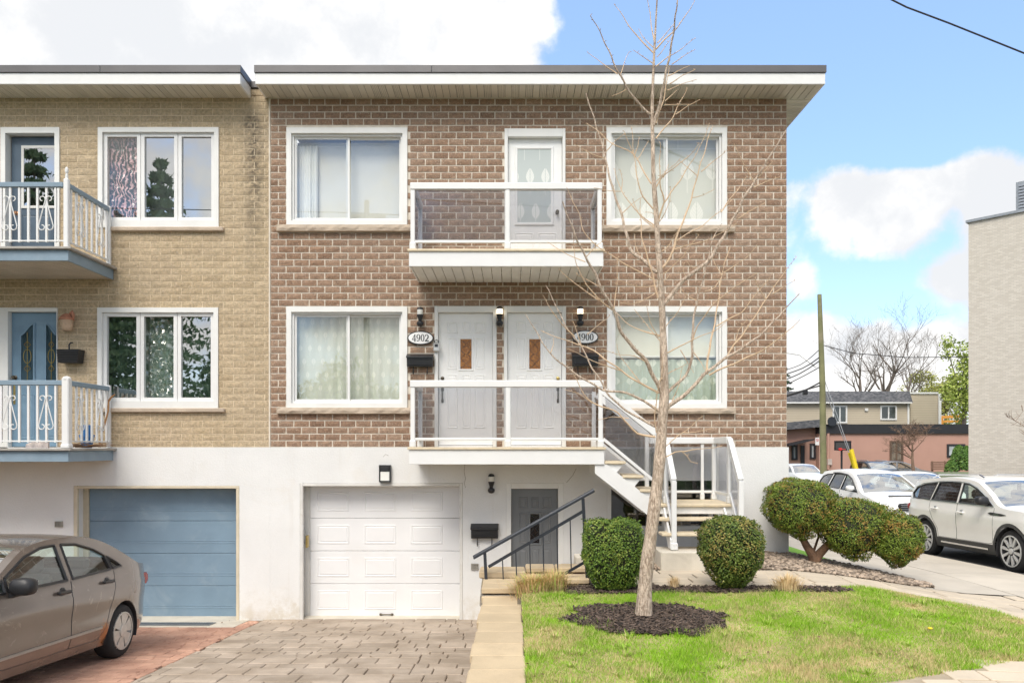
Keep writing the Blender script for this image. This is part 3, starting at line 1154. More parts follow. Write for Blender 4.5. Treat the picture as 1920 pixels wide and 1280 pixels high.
for w_, k_ in ((casement_window(nb, N1, fr(208, 421, 427, 435)), 0), (casement_window(nb, N2, fr(190, 423, 765, 773)), 1)):
    panes_ = [c for c in w_.children if c.name.startswith('pane')]
    panes_[k_].data.materials[0] = M_glass      # the pane that has plastic stretched behind it

nroof = flat_roof(nb, -11.6, (452 - 960) / 124.9, True, False, NX0, NX1, WY + 10.4)
nx1 = (452 - 960) / 124.9
MB().cbox(nx1 - .06, nx1, RF + .046, WY + .02, 7.513, 7.624, .004).build('flashing', M_roofmetal, nroof)
MB().cbox(nx1 - .042, nx1 - .0125, RF + .031, WY + .02, 7.345, 7.5125, .004).build('fascia', M_white_alu, nroof)
MB().cbox(nx1 - .1, NX1 + .05, WY - .03, WY + .35, 7.5005, 7.60, .005).build('flashing', M_roofmetal, nroof)

# blue garage door: four plain sections with pressed ribs
gx0, gx1, gz0, gz1 = (164 - 960) / 120 * RY / WY + .03, (449 - 960) / 120, -.83, fz(917)
ng = bpy.data.objects.new('garage_door', None)
COL.objects.link(ng)
ng.parent = nb
ng.matrix_parent_inverse = Matrix.Translation(-nb.location)
hsec = (gz1 - gz0) / 4
M_bluegar = mat('weathered_blue_garage_paint', (.19, .28, .365), .5, .08, 1.6, fine=.05, stain=(.27, .35, .42), stain_scale=1.3, stain_amt=.7, bump=.1, bscale=30)
for k in range(4):
    a, b = gz0 + k * hsec + .002, gz0 + (k + 1) * hsec - .002
    s = MB().cbox(gx0, gx1, RY, RY + .045, a, b, .006).build('section', M_bluegar, ng)
    for q in (.30, .37):
        MB().cbox(gx0 + .01, gx1 - .01, RY - .004, RY + .001, a + q * hsec, a + (q + .035) * hsec, .0022).build('rib', M_bluegar, s)
mb = MB()
M_cjamb = mat('cream_jamb', (.62, .55, .42), .6, .08, 4, stain=(.4, .35, .26), stain_scale=4, stain_amt=.4)
mb.cbox(NG[0] + .002, NG[0] + .06, WY - .036, WY + .02, -.95, NG[3] - .002, .006)
mb.cbox(NG[0] + .061, NG[1] - .002, WY - .035, WY + .02, NG[3] - .045, NG[3] - .003, .006)
mb.cbox(gx0 - .09, gx0 - .001, RY - .03, RY + .06, -.95, NG[3] - .046, .005)
mb.cbox(gx0, gx1, RY - .03, RY + .06, gz1 + .002, NG[3] - .004, .005)
mb.cbox(NG[1] - .05, NG[1] - .002, WY - .036, WY + .02, -.95, NG[3] - .046, .006)
mb.build('garage_trim', M_cjamb, nb)
MB().cbox(gx0 - .14, gx0 - .095, RY - .1, RY - .02, fz(1014), fz(995), .005).build('strike_plate', M_brass, nb)

# upper door: blue door with a big light behind a white storm frame
x0, x1 = fx(14), fx(103)
M_blue_shaded = mat('shade_darkened_blue_door', (.075, .11, .15), .45, .1, 4)  # blue door colour darkened to carry the shadow of its recess
d = MB().cbox(x0, x1, WY + .1, WY + .14, 4.74, fz(253), .003).build('door', M_blue_shaded, nb)
MB().frame(ND1[0], ND1[1], 4.68, ND1[3], .075, WY - .03, WY + .14, .05, .09).build('casing', M_white, d)
MB().frame(x0 + .16, x1 - .005, fz(387), fz(269), .04, WY + .085, WY + .099).build('lite_frame', M_jamb, d)
MB().box(x0 + .2, x1 - .045, WY + .092, WY + .098, fz(387) + .04, fz(269) - .04).build('pane', M_glass_dark, d)
MB().box(x0 + .2, x1 - .045, WY + .0985, WY + .0995, fz(387) + .04, fz(269) - .04).build('backing', M_dark, d)
raised_panel(d, M_blue_shaded, x0 + .15, x1 - .08, 4.80, fz(398), WY + .1)
MB().lathe([(.03, 0), (.012, -.01), (.012, -.03), (.03, -.045), (.02, -.065)], (fx(25), WY + .1, fz(397)), 'y', 12).build('handle', M_copper, d, True)

# lower door: two leaded lights with swept heads
x0, x1, z0, z1 = fx(17.5), fx(107), 1.91, fz(585)
d = MB().cbox(x0, x1, WY + .06, WY + .1, z0, z1, .003).build('door', M_bluedoor, nb)
mb = MB().cbox(ND2[0], x0 - .004, WY - .03, WY + .13, 1.88, ND2[3], .005)
mb.cbox(x1 + .004, ND2[1], WY - .03, WY + .13, 1.88, ND2[3], .005).cbox(x0 - .003, x1 + .003, WY - .028, WY + .13, z1 + .004, ND2[3] - .001, .005)
mb.build('casing', M_white, d)
y = WY + .06
for s, xa, xb in ((1, fx(36), fx(58.5)), (-1, fx(83), fx(102))):
    w = xb - xa
    zb, zl, zh = fz(713), fz(628), fz(608)
    top = [(xa + w * q, zl + (zh - zl) * smooth01(0, 1, q if s > 0 else 1 - q)) for q in [i / 8 for i in range(9)]]
    outer = [(xa, zb), (xb, zb)] + [(p[0], p[1]) for p in top[::-1]]
    MB().prism(outer, 'y', y - .004, y + .0).build('pane', M_glass_dark, d)
    cx, cz = (xa + xb) / 2, (zb + zl) / 2
    grow = [(cx + (p[0] - cx) * 1.28, cz + (p[1] - cz) * 1.06) for p in outer]
    MB().ring(grow, outer, 'y', y - .016, y - .0005).build('lite_frame', M_bluedoor, d)
    mb = MB()                                      # leading: diamonds and an oval
    for zc, hh in ((fz(645), .05), (fz(690), .05)):
        pts = [(cx, y - .007, zc + hh), (cx + w * .28, y - .007, zc), (cx, y - .007, zc - hh), (cx - w * .28, y - .007, zc), (cx, y - .007, zc + hh)]
        mb.tube(pts, .005, 5)
    mb.tube([(cx + math.cos(q / 12 * 2 * math.pi) * w * .33, y - .007, fz(667) + math.sin(q / 12 * 2 * math.pi) * .11) for q in range(13)], .005, 5)
    mb.tube([(cx, y - .007, zb + .01), (cx, y - .007, zl + .05)], .004, 5)
    mb.build('leading', M_brass, d)
    raised_panel(d, M_bluedoor, xa - .02, xb + .02, z0 + .12, fz(738), y)
MB().lathe([(.035, 0), (.035, -.006), (.014, -.012), (.014, -.035), (.033, -.045), (.02, -.07)], (fx(24), WY + .06, fz(707)), 'y', 12).build('handle', M_bronze, d, True)
MB().cbox(fx(20.5), fx(24.5), WY + .05, WY + .0595, fz(757), fz(722), .004).build('lock_plate', M_brass, d)


def scroll(mb, cx, cz, u, s, P):
    """lyre of two S-scrolls; P maps (along, z) to a point"""
    for e in (-1, 1):
        pts = []
        for k in range(9):                          # top curl
            a = math.pi * (.1 + 1.5 * k / 8)
            r = .042 * (1 - .45 * (1 - k / 8))
            pts.append((cx + e * (.048 - .0 + r * math.cos(a) * -1 * 1.0), cz + .235 + r * math.sin(a)))
        top = [(cx + e * .008, cz + .20)]
        leg = [(cx + e * (.008 + .095 * q), cz + .20 - .36 * q) for q in (.25, .5, .75, 1)]
        bot = []
        for k in range(1, 11):
            a = -math.pi * 1.55 * k / 10
            r = .05 * (1 - .05 * k)
            bot.append((cx + e * (.053 + r * math.cos(a)), cz - .18 + r * math.sin(a)))
        mb.tube([P(*q) for q in top + leg + bot], .0075, 5)
        curl = [(cx + e * (.05 + .042 * math.cos(math.pi * (1.05 - 1.55 * k / 9)) * (1 - .04 * k)), cz + .215 + .042 * math.sin(math.pi * (1.05 - 1.55 * k / 9)) * (1 - .04 * k)) for k in range(10)]
        mb.tube([P(*q) for q in top + curl], .0075, 5)


NBF = 10.76
NBX = (128 - 960) * NBF / 1440


def iron_balcony(zd, zt, post_top, round_post):
    xl = -10.6
    b = MB().cbox(xl, NBX + .06, NBF - .05, WY - .018, zd - .035, zd, .006).build('balcony', mat('grey_deck_boards', (.36, .34, .31), .8, .12, 5, bump=.2, bscale=40, stain=(.25, .22, .19), stain_scale=3, stain_amt=.5), nb)
    mb = MB().cbox(xl, NBX, NBF, NBF + .03, zd - .19, zd - .036, .004).cbox(NBX - .03, NBX, NBF + .0305, WY - .02, zd - .19, zd - .036, .004)
    mb.build('fascia', M_blue, b)
    soffit_boards(b, xl + .05, NBX - .032, NBF + .032, WY - .02, zd - .182, .085, M_soffit_tan)
    yr = NBF + .05
    xr = NBX - .05
    yw = WY - .07
    MB().cbox(xl, xr - .04, yr - .03, yr + .03, zt - .07, zt, .008).build('top_rail', M_blue, b)
    MB().cbox(xl, xr - .03, yr - .012, yr + .012, zd + .09, zd + .11, .003).build('bottom_rail', M_white_alu, b)
    MB().cbox(xr - .03, xr + .03, yr + .04, yw - .02, zt - .07, zt, .008).build('top_rail', M_blue, b)
    MB().cbox(xr - .012, xr + .012, yr + .03, yw - .02, zd + .09, zd + .11, .003).build('bottom_rail', M_white_alu, b)
    w = .05 if round_post else .034
    if round_post:
        MB().cbox(xr - w, xr + w, yr - w, yr + w, zd, post_top - .03, .012).cbox(xr - w * 1.2, xr + w * 1.2, yr - w * 1.2, yr + w * 1.2, zd - .001, zd + .06, .012).lathe([(w * 1.15, 0), (w * 1.15, .02), (w * .8, .04), (.01, .05)], (xr, yr, post_top - .05), 'z', 14).build('post', M_white_alu, b)
    else:
        MB().cbox(xr - w, xr + w, yr - w, yr + w, zd, zt + .05, .01).lathe([(.02, 0), (.02, .06), (.012, .07), (.022, .10), (.024, .14), (.006, .17)], (xr, yr, zt + .05), 'z', 10).build('post', M_white_alu, b)
    MB().cbox(xr - .03, xr + .03, yw - .02, yw + .03, zd, zt + .02, .006).build('post', M_white_alu, b)
    bm = MB().cbox(-.0145, .0145, -.0145, .0145, zd + .08, zt - .065, .003)
    bme = mesh_of('baluster', bm.v, bm.f, M_white_alu)
    k = 0
    x = xr - .155
    while x > -8.6:
        link('baluster', bme, b, loc=(x, yr, 0))
        if k % 4 == 1:
            mb = MB()
            scroll(mb, x, (zd + zt) / 2 + .01, 0, 1, lambda u, z: (u, yr - .02, z))
            mb.build('scroll', M_white_alu, b, True)
        x -= .1275
        k += 1
    n = 8
    for k in range(n):
        yy = yr + .1 + (yw - yr - .16) * k / (n - 1)
        link('baluster', bme, b, loc=(xr, yy, 0))
        if k in (1, 5):
            mb = MB()
            yc = yy + (yw - yr - .16) / (n - 1) * .5
            scroll(mb, yc, (zd + zt) / 2 + .01, 0, 1, lambda u, z: (xr + .02, u, z))
            mb.build('scroll', M_white_alu, b, True)
    return b


iron_balcony(4.70, 5.62, 5.85, False)
iron_balcony(1.885, 2.84, 2.90, True)

# ------------------------------------------------------------------ curtains and blinds behind the panes


def drape(name, label, cat, m, x0, x1, z0, z1, y, amp=.018, waves=14, seed=1, rough=0.0):
    rg = random.Random(seed)
    n = waves * 6
    ph = rg.uniform(0, 6)
    v, f = [], []
    for i in range(n + 1):
        t = i / n
        yy = y + amp * math.sin(t * waves * 2 * math.pi + ph + 1.5 * math.sin(t * 9 + ph)) + amp * .5 * math.sin(t * waves * 4.7 + ph)
        for j in range(3):
            v.append((x0 + (x1 - x0) * t, yy + rg.uniform(-rough, rough), z0 + (z1 - z0) * j / 2))
    for i in range(n):
        for j in range(2):
            f.append((i * 3 + j, (i + 1) * 3 + j, (i + 1) * 3 + j + 1, i * 3 + j + 1))
    o = link(name, mesh_of(name, v, f, m, True))
    return tag(o, label, cat)


def blind(label, m, x0, x1, z0, z1, y, bar=None):
    t = thing('roller_blind', label, 'blind', ((x0 + x1) / 2, y, z0))
    MB().box(x0, x1, y, y + .006, z0, z1).build('fabric', m, t)
    MB().tube([(x0, y + .03, z1 - .02), (x1, y + .03, z1 - .02)], .022, 10).build('roller', M_white_alu, t)
    MB().cbox(x0, x1, y - .012, y - .001, (bar or z0 + .02) - .012, (bar or z0 + .02) + .012, .004).build('hem_bar', M_white_alu, t)
    return t


CY = WY + .22
blind('plain pale grey roller blind drawn in the upper window left of the top balcony', M_blind_grey, W1[0] + .09, W1[1] - .09, W1[2] + .1, W1[3] - .12, CY + .05, fz(262))
drape('curtain', 'narrow white sheer curtain gathered at the edge of the pale grey blind', 'curtain', M_sheer, W1[0] + .11, W1[0] + .43, W1[2] + .1, W1[3] - .2, CY - .03, .02, 6, 2)
drape('curtain', 'green-grey leaf print sheer curtain in the ground floor window beside number 4902', 'curtain', M_print_sheer, W2[0] + .09, W2[1] - .09, W2[2] + .1, W2[3] - .1, CY, .022, 11, 3)
blind('white leaf print roller blind in the upper window behind the bare tree', M_print_blind, W3[0] + .09, W3[1] - .09, W3[2] + .1, W3[3] - .1, CY, fz(270))
blind('cream roller blind half lowered in the ground floor window behind the bare tree', M_blind_cream, W4[0] + .09, W4[1] - .09, fz(668), W4[3] - .1, CY)
drape('curtain', 'round leaf print sheer cafe curtain below the half lowered cream blind', 'curtain', M_print_sheer2, W4[0] + .09, W4[1] - .09, W4[2] + .1, fz(670), CY + .03, .014, 12, 5)
drape('curtain', 'dark green sheer curtain in the ground floor window of the tan house', 'curtain', M_sheer_green, N2[0] + .08, N2[1] - .08, N2[2] + .1, N2[3] - .08, CY, .03, 13, 6)
blind('grey roller blind in the upper window of the tan house', mat('mid_grey_blind', (.45, .45, .46), .8, .03, 2), N1[0] + .5, N1[1] - .08, N1[2] + .12, N1[3] - .08, CY)


def film(label, m, x0, x1, z0, z1, y, seed):
    """crumpled sheet of plastic"""
    rg = random.Random(seed)
    nx, nz = 16, 30
    v, f = [], []
    for j in range(nz + 1):
        for i in range(nx + 1):
            v.append((x0 + (x1 - x0) * i / nx, y + rg.uniform(-.028, .028), z0 + (z1 - z0) * j / nz + rg.uniform(-.01, .01)))
    for j in range(nz):
        for i in range(nx):
            a = j * (nx + 1) + i
            if (i + j) % 2:
                f += [(a, a + 1, a + nx + 2), (a, a + nx + 2, a + nx + 1)]
            else:
                f += [(a, a + 1, a + nx + 1), (a + 1, a + nx + 2, a + nx + 1)]
    return tag(link('plastic_sheet', mesh_of('plastic_sheet', v, f, m)), label, 'plastic sheet')


def foil_col(t, c, pos, geo):
    w = t.n('ShaderNodeTexWave')
    w.inputs['Scale'].default_value = 5
    w.inputs['Distortion'].default_value = 14
    w.inputs['Detail'].default_value = 3
    t.set(w.inputs['Vector'], pos)
    a = t.mix(t.ramp(w.outputs['Fac'], .55, .75), (.035, .04, .036), (.75, .48, .50))
    return t.mix(t.ramp(t.noise(pos, 3, 3), .55, .7), a, (.05, .075, .055))


M_foil = mat('pink_and_black_foil', (.3, .2, .2), .25, .1, 4, spec=.8, extra=foil_col)
W_ = (N1[1] - N1[0] - .14) / 3
film('crumpled pink and black plastic sheet filling one pane of the tan house window', M_foil, N1[0] + .11, N1[0] + .07 + W_ - .03, N1[2] + .15, N1[3] - .11, WY + .13, 4)
M_film = glass_mat('clear_plastic_film', (.80, .86, .83), .16, .12)
W_ = (N2[1] - N2[0] - .14) / 3
film('crumpled clear plastic film over the middle pane of the tan house window', M_film, N2[0] + .11 + W_, N2[0] + .03 + 2 * W_, N2[2] + .15, N2[3] - .11, WY + .12, 9)

# ------------------------------------------------------------------ things fixed to the walls


def wall_lamp(label, px, ytop, m_glass):
    z = fz(ytop)
    x = fx(px)
    t = thing('wall_lamp', label, 'lamp', (x, WY - .02, z - .3), group='black wall lamps by the doors', local=True)
    y = -.075
    MB().lathe([(.0, .305), (.025, .303), (.044, .29), (.05, .268), (.05, .262)][::-1] if False else [(.05, .262), (.05, .268), (.044, .29), (.025, .303), (.002, .306)], (0, y, 0), 'z', 16).build('cap', M_black, t, True)
    MB().lathe([(.044, .185), (.046, .19), (.046, .2615)], (0, y, 0), 'z', 16).build('lamp_glass', m_glass, t, True)
    MB().lathe([(.026, .085), (.03, .11), (.042, .15), (.05, .175), (.05, .1845)], (0, y, 0), 'z', 16).build('holder', M_black, t, True)
    MB().lathe([(.002, 0), (.03, .006), (.048, .025), (.056, .05), (.05, .072), (.03, .0845)], (0, y + .01, 0), 'z', 16).tube([(0, y + .01, .05), (0, .005, .05)], .035, 12).build('mount', M_black, t, True)
    return t


wall_lamp('unlit black wall lamp above the oval plaque reading 4902', 789, 578, M_lampglass)
wall_lamp('lit black wall lamp between the two white entry doors', 937, 577, M_lit)
wall_lamp('lit black wall lamp above the oval plaque reading 4900', 1087, 577, M_lit)
wall_lamp('black wall lamp on white stucco above the basement mailbox', 921.5, 888, M_lampglass)

t = thing('flood_light', 'boxy black flood light with white lens above the white garage door', 'lamp', (fx(723.5), WY - .03, fz(903)), local=True)
MB().frame(-.09, .09, 0, .265, .016, -.075, 0).box(-.074, .074, -.03, -.0, .016, .249).build('housing', M_black, t)
MB().cbox(-.073, .073, -.068, -.031, .017, .165, .008).build('lens', mat('white_lens', (.82, .82, .78), .3, .02), t)
MB().cbox(-.073, .073, -.085, -.031, .17, .248, .012).build('sensor_hood', M_black, t)


def mailbox(label, px0, px1, y0, y1, yhook):
    w = (px1 - px0) / 120
    h = (y1 - y0) / 120
    hk = (yhook - y1) / 120
    t = thing('mailbox', label, 'mailbox', (fx((px0 + px1) / 2), WY - .03, fz(y1)), group='black wall mailboxes', local=True)
    MB().prism([(0, 0), (-.10, 0), (-.12, h * .72), (0, h * .99)], 'x', -w / 2, w / 2).build('body', M_black, t)
    mb = MB()
    mb.prism([(-.001, h), (-.125, h * .70), (-.138, h * .66), (-.138, h * .745), (-.125, h * .80), (-.001, h * 1.06)], 'x', -w / 2 - .008, w / 2 + .008)
    mb.build('lid', M_black, t)
    MB().ring([(-w * .4, h * .15), (w * .4, h * .15), (w * .4, h * .58), (-w * .4, h * .58)], [(-w * .38, h * .18), (w * .38, h * .18), (w * .38, h * .55), (-w * .38, h * .55)], 'y', -.122, -.10).build('panel', M_black, t)
    for s in (-1, 1):
        MB().tube([(s * w * .27, -.03, .004), (s * w * .27, -.03, -hk * .7), (s * w * .27, -.05, -hk), (s * w * .27, -.075, -hk * .85), (s * w * .27, -.08, -hk * .6)], .008, 6).build('hook', M_black, t)
    return t


mailbox('black metal mailbox under the oval plaque reading 4902', 765, 813, 665, 688, 702)
mailbox('black metal mailbox under the oval plaque reading 4900, behind twigs', 1072, 1120, 663, 687, 701)
mailbox('black metal mailbox on white stucco beside the grey basement door', 884, 934, 982, 1007, 1022)


def digit(mb, ch, x, z, h, y0, y1):
    """old-style numeral with thick and thin strokes, built in outline"""
    def el(cx, cz, rx, rz, n=20):
        return [(x + (cx + rx * math.cos(2 * math.pi * k / n)) * h, z + (cz + rz * math.sin(2 * math.pi * k / n)) * h) for k in range(n)]

    def pl(p):
        return [(x + a * h, z + b * h) for a, b in p]
    if ch == '0':
        mb.ring(el(0, .5, .27, .5), el(0, .5, .13, .45), 'y', y0, y1)
    elif ch == '9':
        mb.ring(el(0, .68, .27, .32), el(0, .68, .13, .27), 'y', y0, y1)
        mb.prism(pl([(.14, .60), (.27, .68), (.25, .42), (.14, .14), (-.05, 0), (-.18, .03), (-.20, .12), (-.12, .15), (-.02, .08), (.08, .22), (.13, .42)]), 'y', y0, y1)
    elif ch == '4':
        mb.prism(pl([(.04, .0), (.16, .0), (.16, 1.0), (.06, 1.0), (.04, .93)]), 'y', y0, y1)
        mb.prism(pl([(-.30, .24), (-.28, .31), (.05, .96), (.06, .84), (-.2, .31)]), 'y', y0, y1)
        mb.prism(pl([(-.30, .23), (.30, .23), (.30, .31), (-.30, .31)]), 'y', y0 - .001, y1)
        mb.prism(pl([(-.06, 0), (.26, 0), (.26, .04), (-.06, .04)]), 'y', y0 - .0005, y1)
    elif ch == '2':
        mb.prism(pl([(-.25, .0), (.27, .0), (.28, .2), (.22, .13), (-.1, .13), (.2, .42), (.27, .62), (.25, .82), (.12, .97), (-.04, 1.0), (-.2, .92), (-.26, .76), (-.2, .68), (-.12, .74), (-.12, .86), (-.02, .94), (.08, .88), (.12, .72), (.1, .55), (0, .38), (-.25, .10)]), 'y', y0, y1)


def plaque(label, px, py, text):
    t = thing('house_number', label, 'sign', (fx(px), WY - .022, fz(py)), local=True)
    def el(rx, rz, n=40):
        return [(rx * math.cos(2 * math.pi * k / n), rz * math.sin(2 * math.pi * k / n)) for k in range(n)]
    MB().prism(el(.205, .107), 'y', -.02, 0).build('rim', M_black, t)
    MB().prism(el(.188, .091), 'y', -.024, -.0205).build('face', mat('white_enamel', (.85, .85, .84), .25, .01), t)
    for k, ch in enumerate(text):
        mb = MB()
        digit(mb, ch, -.098 + .0655 * k, -.055, .11, -.0285, -.0245)
        mb.build('numeral', M_black, t)
    return t


plaque('oval white enamel plaque reading 4902 under the unlit wall lamp', 789, 634, '4902')
plaque('oval white enamel plaque reading 4900 half veiled by tree twigs', 1097, 632.5, '4900')
t = thing('door_bell', 'small silver key lock box hung beside the door frame of number 4902', 'lock box', (fx(819), WY - .03, fz(660)), local=True)
M_silver = mat('silver_metal', (.55, .54, .52), .35, .1, 20, metal=.7)
MB().cbox(-.048, .048, -.05, 0, 0, .135, .012).build('body', M_silver, t)
MB().cbox(-.026, .026, -.056, -.0505, .07, .115, .004).build('keypad', M_black, t)
MB().tube([(-.03, -.025, .13), (-.03, -.025, .17), (.0, -.025, .185), (.03, -.025, .17), (.03, -.025, .13)], .007, 6).build('shackle', M_darkmetal, t)
for lab, px, py in (('small grey louvred vent on white stucco below the basement mailbox', 890.5, 1061), ('small tan louvred vent on white stucco above the parked brown sedan', 113.5, 982)):
    t = thing('wall_vent', lab, 'vent', (fx(px), WY - .03, fz(py + 5)), local=True)
    m = mat('galvanised_vent', (.36, .34, .30), .5, .1, 10, metal=.3)
    MB().frame(-.058, .058, 0, .09, .01, -.03, 0).box(-.048, .048, -.008, 0, .01, .08).build('frame', m, t)
    for k in range(4):
        MB().cbox(-.043 + k * .0225, -.030 + k * .0225, -.024, -.0085, .0105, .0795, .003).build('louvre', m, t)

# tan house: clay lantern, wall basket, things left on the lower balcony
t = thing('clay_lantern', 'terracotta lantern with a little roof on the tan brick by the blue door', 'lantern', (fx(133), WY - .02, fz(622)), local=True)
M_clay = mat('terracotta', (.42, .19, .12), .8, .15, 20, fine=.1)
M_clay2 = mat('pale_clay', (.50, .36, .25), .8, .12, 20, fine=.1)
MB().lathe([(.06, 0), (.075, .015), (.088, .06), (.092, .165)], (0, -.095, 0), 'z', 12).build('body', M_clay2, t, True)
MB().lathe([(.105, .1655), (.108, .18), (.07, .24), (.03, .262), (.003, .27)], (0, -.095, 0), 'z', 12).build('roof', M_clay, t, True)
MB().tube([(.05, -.10, .255), (.085, -.10, .29), (.10, -.095, .24), (.105, -.09, .19)], [.02, .03, .028, .014], 8).build('bird_ornament', M_clay, t, True)
t = thing('wall_basket', 'black wicker wall basket with a curved hook beside the blue front door', 'basket', (fx(140), WY - .02, fz(682)), local=True)
MB().prism([(-.145, 0), (.145, 0), (.168, .19), (-.168, .19)], 'y', -.17, -.002).build('body', M_black, t)
for k in range(7):
    MB().tube([(-.15 - .003 * k, -.176, .02 + k * .025), (.15 + .003 * k, -.176, .02 + k * .025)], .0075, 5).build('weave_strand', M_black, t)
MB().cbox(-.176, .176, -.178, -.0, .1905, .205, .005).build('rim', M_black, t)
MB().tube([(-.02, -.09, .206), (-.025, -.09, .28), (.0, -.09, .315), (.035, -.09, .315)], .012, 7).build('hook', M_black, t)

t = thing('shoe', 'pale canvas shoe lying on the lower balcony of the tan house', 'shoe', (-6.75, 10.93, 1.888), .1, local=True)
MB().add(*(lambda: (lambda n: ([(-.15 + .3 * i / n, s * .05 * (1 - (abs(i / n - .5) * 1.7) ** 4), z * (.03 + (.075 if i / n > .5 else .075 * (.35 + i / n * 1.3))) + (0 if z else 0)) for i in range(n + 1) for (s, z) in ((-1, 0), (1, 0), (.7, 1), (-.7, 1))], [(i * 4 + k, (i + 1) * 4 + k, (i + 1) * 4 + (k + 1) % 4, i * 4 + (k + 1) % 4) for i in range(n) for k in range(4)] + [(0, 1, 2, 3), (n * 4 + 3, n * 4 + 2, n * 4 + 1, n * 4)]))(10))()).build('upper', mat('pale_canvas', (.68, .60, .57), .8, .08, 20), t, True)
MB().tube([(.05, -.03, .10), (.02, .02, .115), (-.01, -.03, .10), (-.04, .02, .085)], .006, 5).build('lace', M_white, t)
t = thing('flower_pot', 'blue plastic flower pot behind the corner of the lower iron railing', 'pot', (-6.41, 11.58, 1.888), local=True)
M_bluepl = mat('blue_plastic', (.03, .16, .42), .35, .08, 10)
MB().lathe([(.07, 0), (.075, .005), (.098, .16), (.106, .165), (.108, .20), (.095, .20), (.09, .17), (.02, .165)], (0, 0, 0), 'z', 20).build('pot', M_bluepl, t, True)
MB().lathe([(.06, .2), (.075, .34), (.06, .345)], (.0, .0, 0), 'z', 18).build('inner_pot', M_bluepl, t, True)
M_stick = mat('dead_sticks', (.20, .12, .07), .9, .2, 20)
for k, lab in enumerate(('dry brown stems of a dead plant on the lower balcony deck behind the shoe', 'dry twig pile beside the blue pot on the lower balcony')):
    mb = MB()
    rg = random.Random(20 + k)
    cx = (-6.45, -6.2)[k]
    for q in range(16):
        a = rg.uniform(-.5, .5)
        p = Vector((cx + rg.uniform(-.12, .12), 11.2 + rg.uniform(-.12, .15), 1.892 + rg.uniform(.003, .03)))
        L = rg.uniform(.15, .38)
        mb.tube([p, p + Vector((L * .5 * math.cos(a), L * .3 * math.sin(a), rg.uniform(0, .04))), p + Vector((L * math.cos(a), L * .6 * math.sin(a), rg.uniform(-.0, .05)))], [.006, .005, .003], 5)
    tag(mb.build('dry_plant', M_stick), lab, 'dead plant')
mb = MB()
mb.tube([at(203, 752, 11.9), at(210, 743, 11.9), at(216, 739, 11.9)], [.016, .012, .006], 6).tube([at(185, 838, 11.7), at(203, 770, 11.85), at(203, 752, 11.9)], [.012, .012, .014], 6)
tag(mb.build('broken_branch', mat('orange_twig', (.4, .2, .08), .8, .1, 20)), 'broken orange twig leaning on the end post of the lower iron railing', 'twig')

# ------------------------------------------------------------------ ground heights
def drive_z(y):
    return -.785 + .074 * (12 - min(y, 12.0)) if y > 3.2 else -.785 + .074 * 8.8


def yard_z(x, y):
    top = .25 if y > 9.0 else .25 - .068 * (9.0 - y)
    if y < 9.0:
        k = smooth01(.0, 1.8, x)
        top = top * k + max(top, .15) * (1 - k)
    s = smooth01(3.4, 6.8, x)
    return top * (1 - s) + (-.10 - .03 * max(0, min(y - 12, 12))) * s


def road_z(y):
    return -.21 - .033 * max(0, min(y - 13.1, 9))


def in_poly(p, poly):
    x, y = p
    c = False
    n = len(poly)
    j = n - 1
    for i in range(n):
        xi, yi = poly[i]
        xj, yj = poly[j]
        if (yi > y) != (yj > y) and x < (xj - xi) * (y - yi) / (yj - yi) + xi:
            c = not c
        j = i
    return c


def np_in_poly(P, poly):
    x, y = P[:, 0], P[:, 1]
    c = np.zeros(len(P), bool)
    n = len(poly)
    j = n - 1
    for i in range(n):
        xi, yi = poly[i]
        xj, yj = poly[j]
        hit = ((yi > y) != (yj > y)) & (x < (xj - xi) * (y - yi) / ((yj - yi) or 1e-9) + xi)
        c ^= hit
        j = i
    return c


def sheet(name, poly, hfun, step, m, dz=0.0, parent=None):
    xs, ys = [p[0] for p in poly], [p[1] for p in poly]
    pts = []
    n = len(poly)
    for i in range(n):                              # edges resampled so that the sheet follows the ground
        a, b = Vector(poly[i]), Vector(poly[(i + 1) % n])
        k = max(1, int((b - a).length / step))
        pts += [a + (b - a) * (q / k) for q in range(k)]
    nb_ = len(pts)
    x = min(xs) + step / 2
    while x < max(xs):
        y = min(ys) + step / 2
        while y < max(ys):
            if in_poly((x, y), poly):
                pts.append(Vector((x, y)))
            y += step
        x += step
    r = delaunay_2d_cdt(pts, [], [list(range(nb_))], 1, 1e-5)
    v = [(p[0], p[1], hfun(p[0], p[1]) + dz) for p in r[0]]
    f = [tuple(q) for q in r[2]]
    g = []
    for q in f:
        a, b, c = (v[i] for i in q[:3])
        g.append(q if (b[0] - a[0]) * (c[1] - a[1]) - (b[1] - a[1]) * (c[0] - a[0]) > 0 else q[::-1])
    return link(name, mesh_of(name, v, g, m, True), parent)


# ------------------------------------------------------------------ setting
M_earth = mat('earth', (.17, .14, .10), .95, .2, .5)
M_asphalt = mat('asphalt', (.10, .10, .10), .9, .15, 1.2, bump=.3, bscale=120, fine=.15, fscale=160, stain=(.15, .145, .14), stain_scale=.5, stain_amt=.5)
M_sidewalk = mat('sidewalk_concrete', (.54, .485, .405), .9, .07, 1.5, fine=.1, fscale=120, bump=.15, bscale=90, stain=(.40, .36, .30), stain_scale=.8, stain_amt=.4, rand=.05)
struct(MB().add([(-1500, -1500, -1.15), (1500, -1500, -1.15), (1500, 1500, -1.15), (-1500, 1500, -1.15)], [(0, 1, 2, 3)]).build('ground', mat('far_ground', (.13, .15, .07), .95, .25, .05)))
ob = MB()
ob.box(-80, 80, -9, 3.0, -1.1, -.16)
struct(ob.build('street', M_asphalt))
ob = sheet('side_street', [(8.2, 3.05), (34, 3.05), (34, 54), (8.2, 54)], lambda x, y: road_z(y), 3.0, M_asphalt)
struct(ob)
struct(MB().box(-80, 80, -9.3, -9.0, -1.1, -.03).build('far_kerb', M_sidewalk))
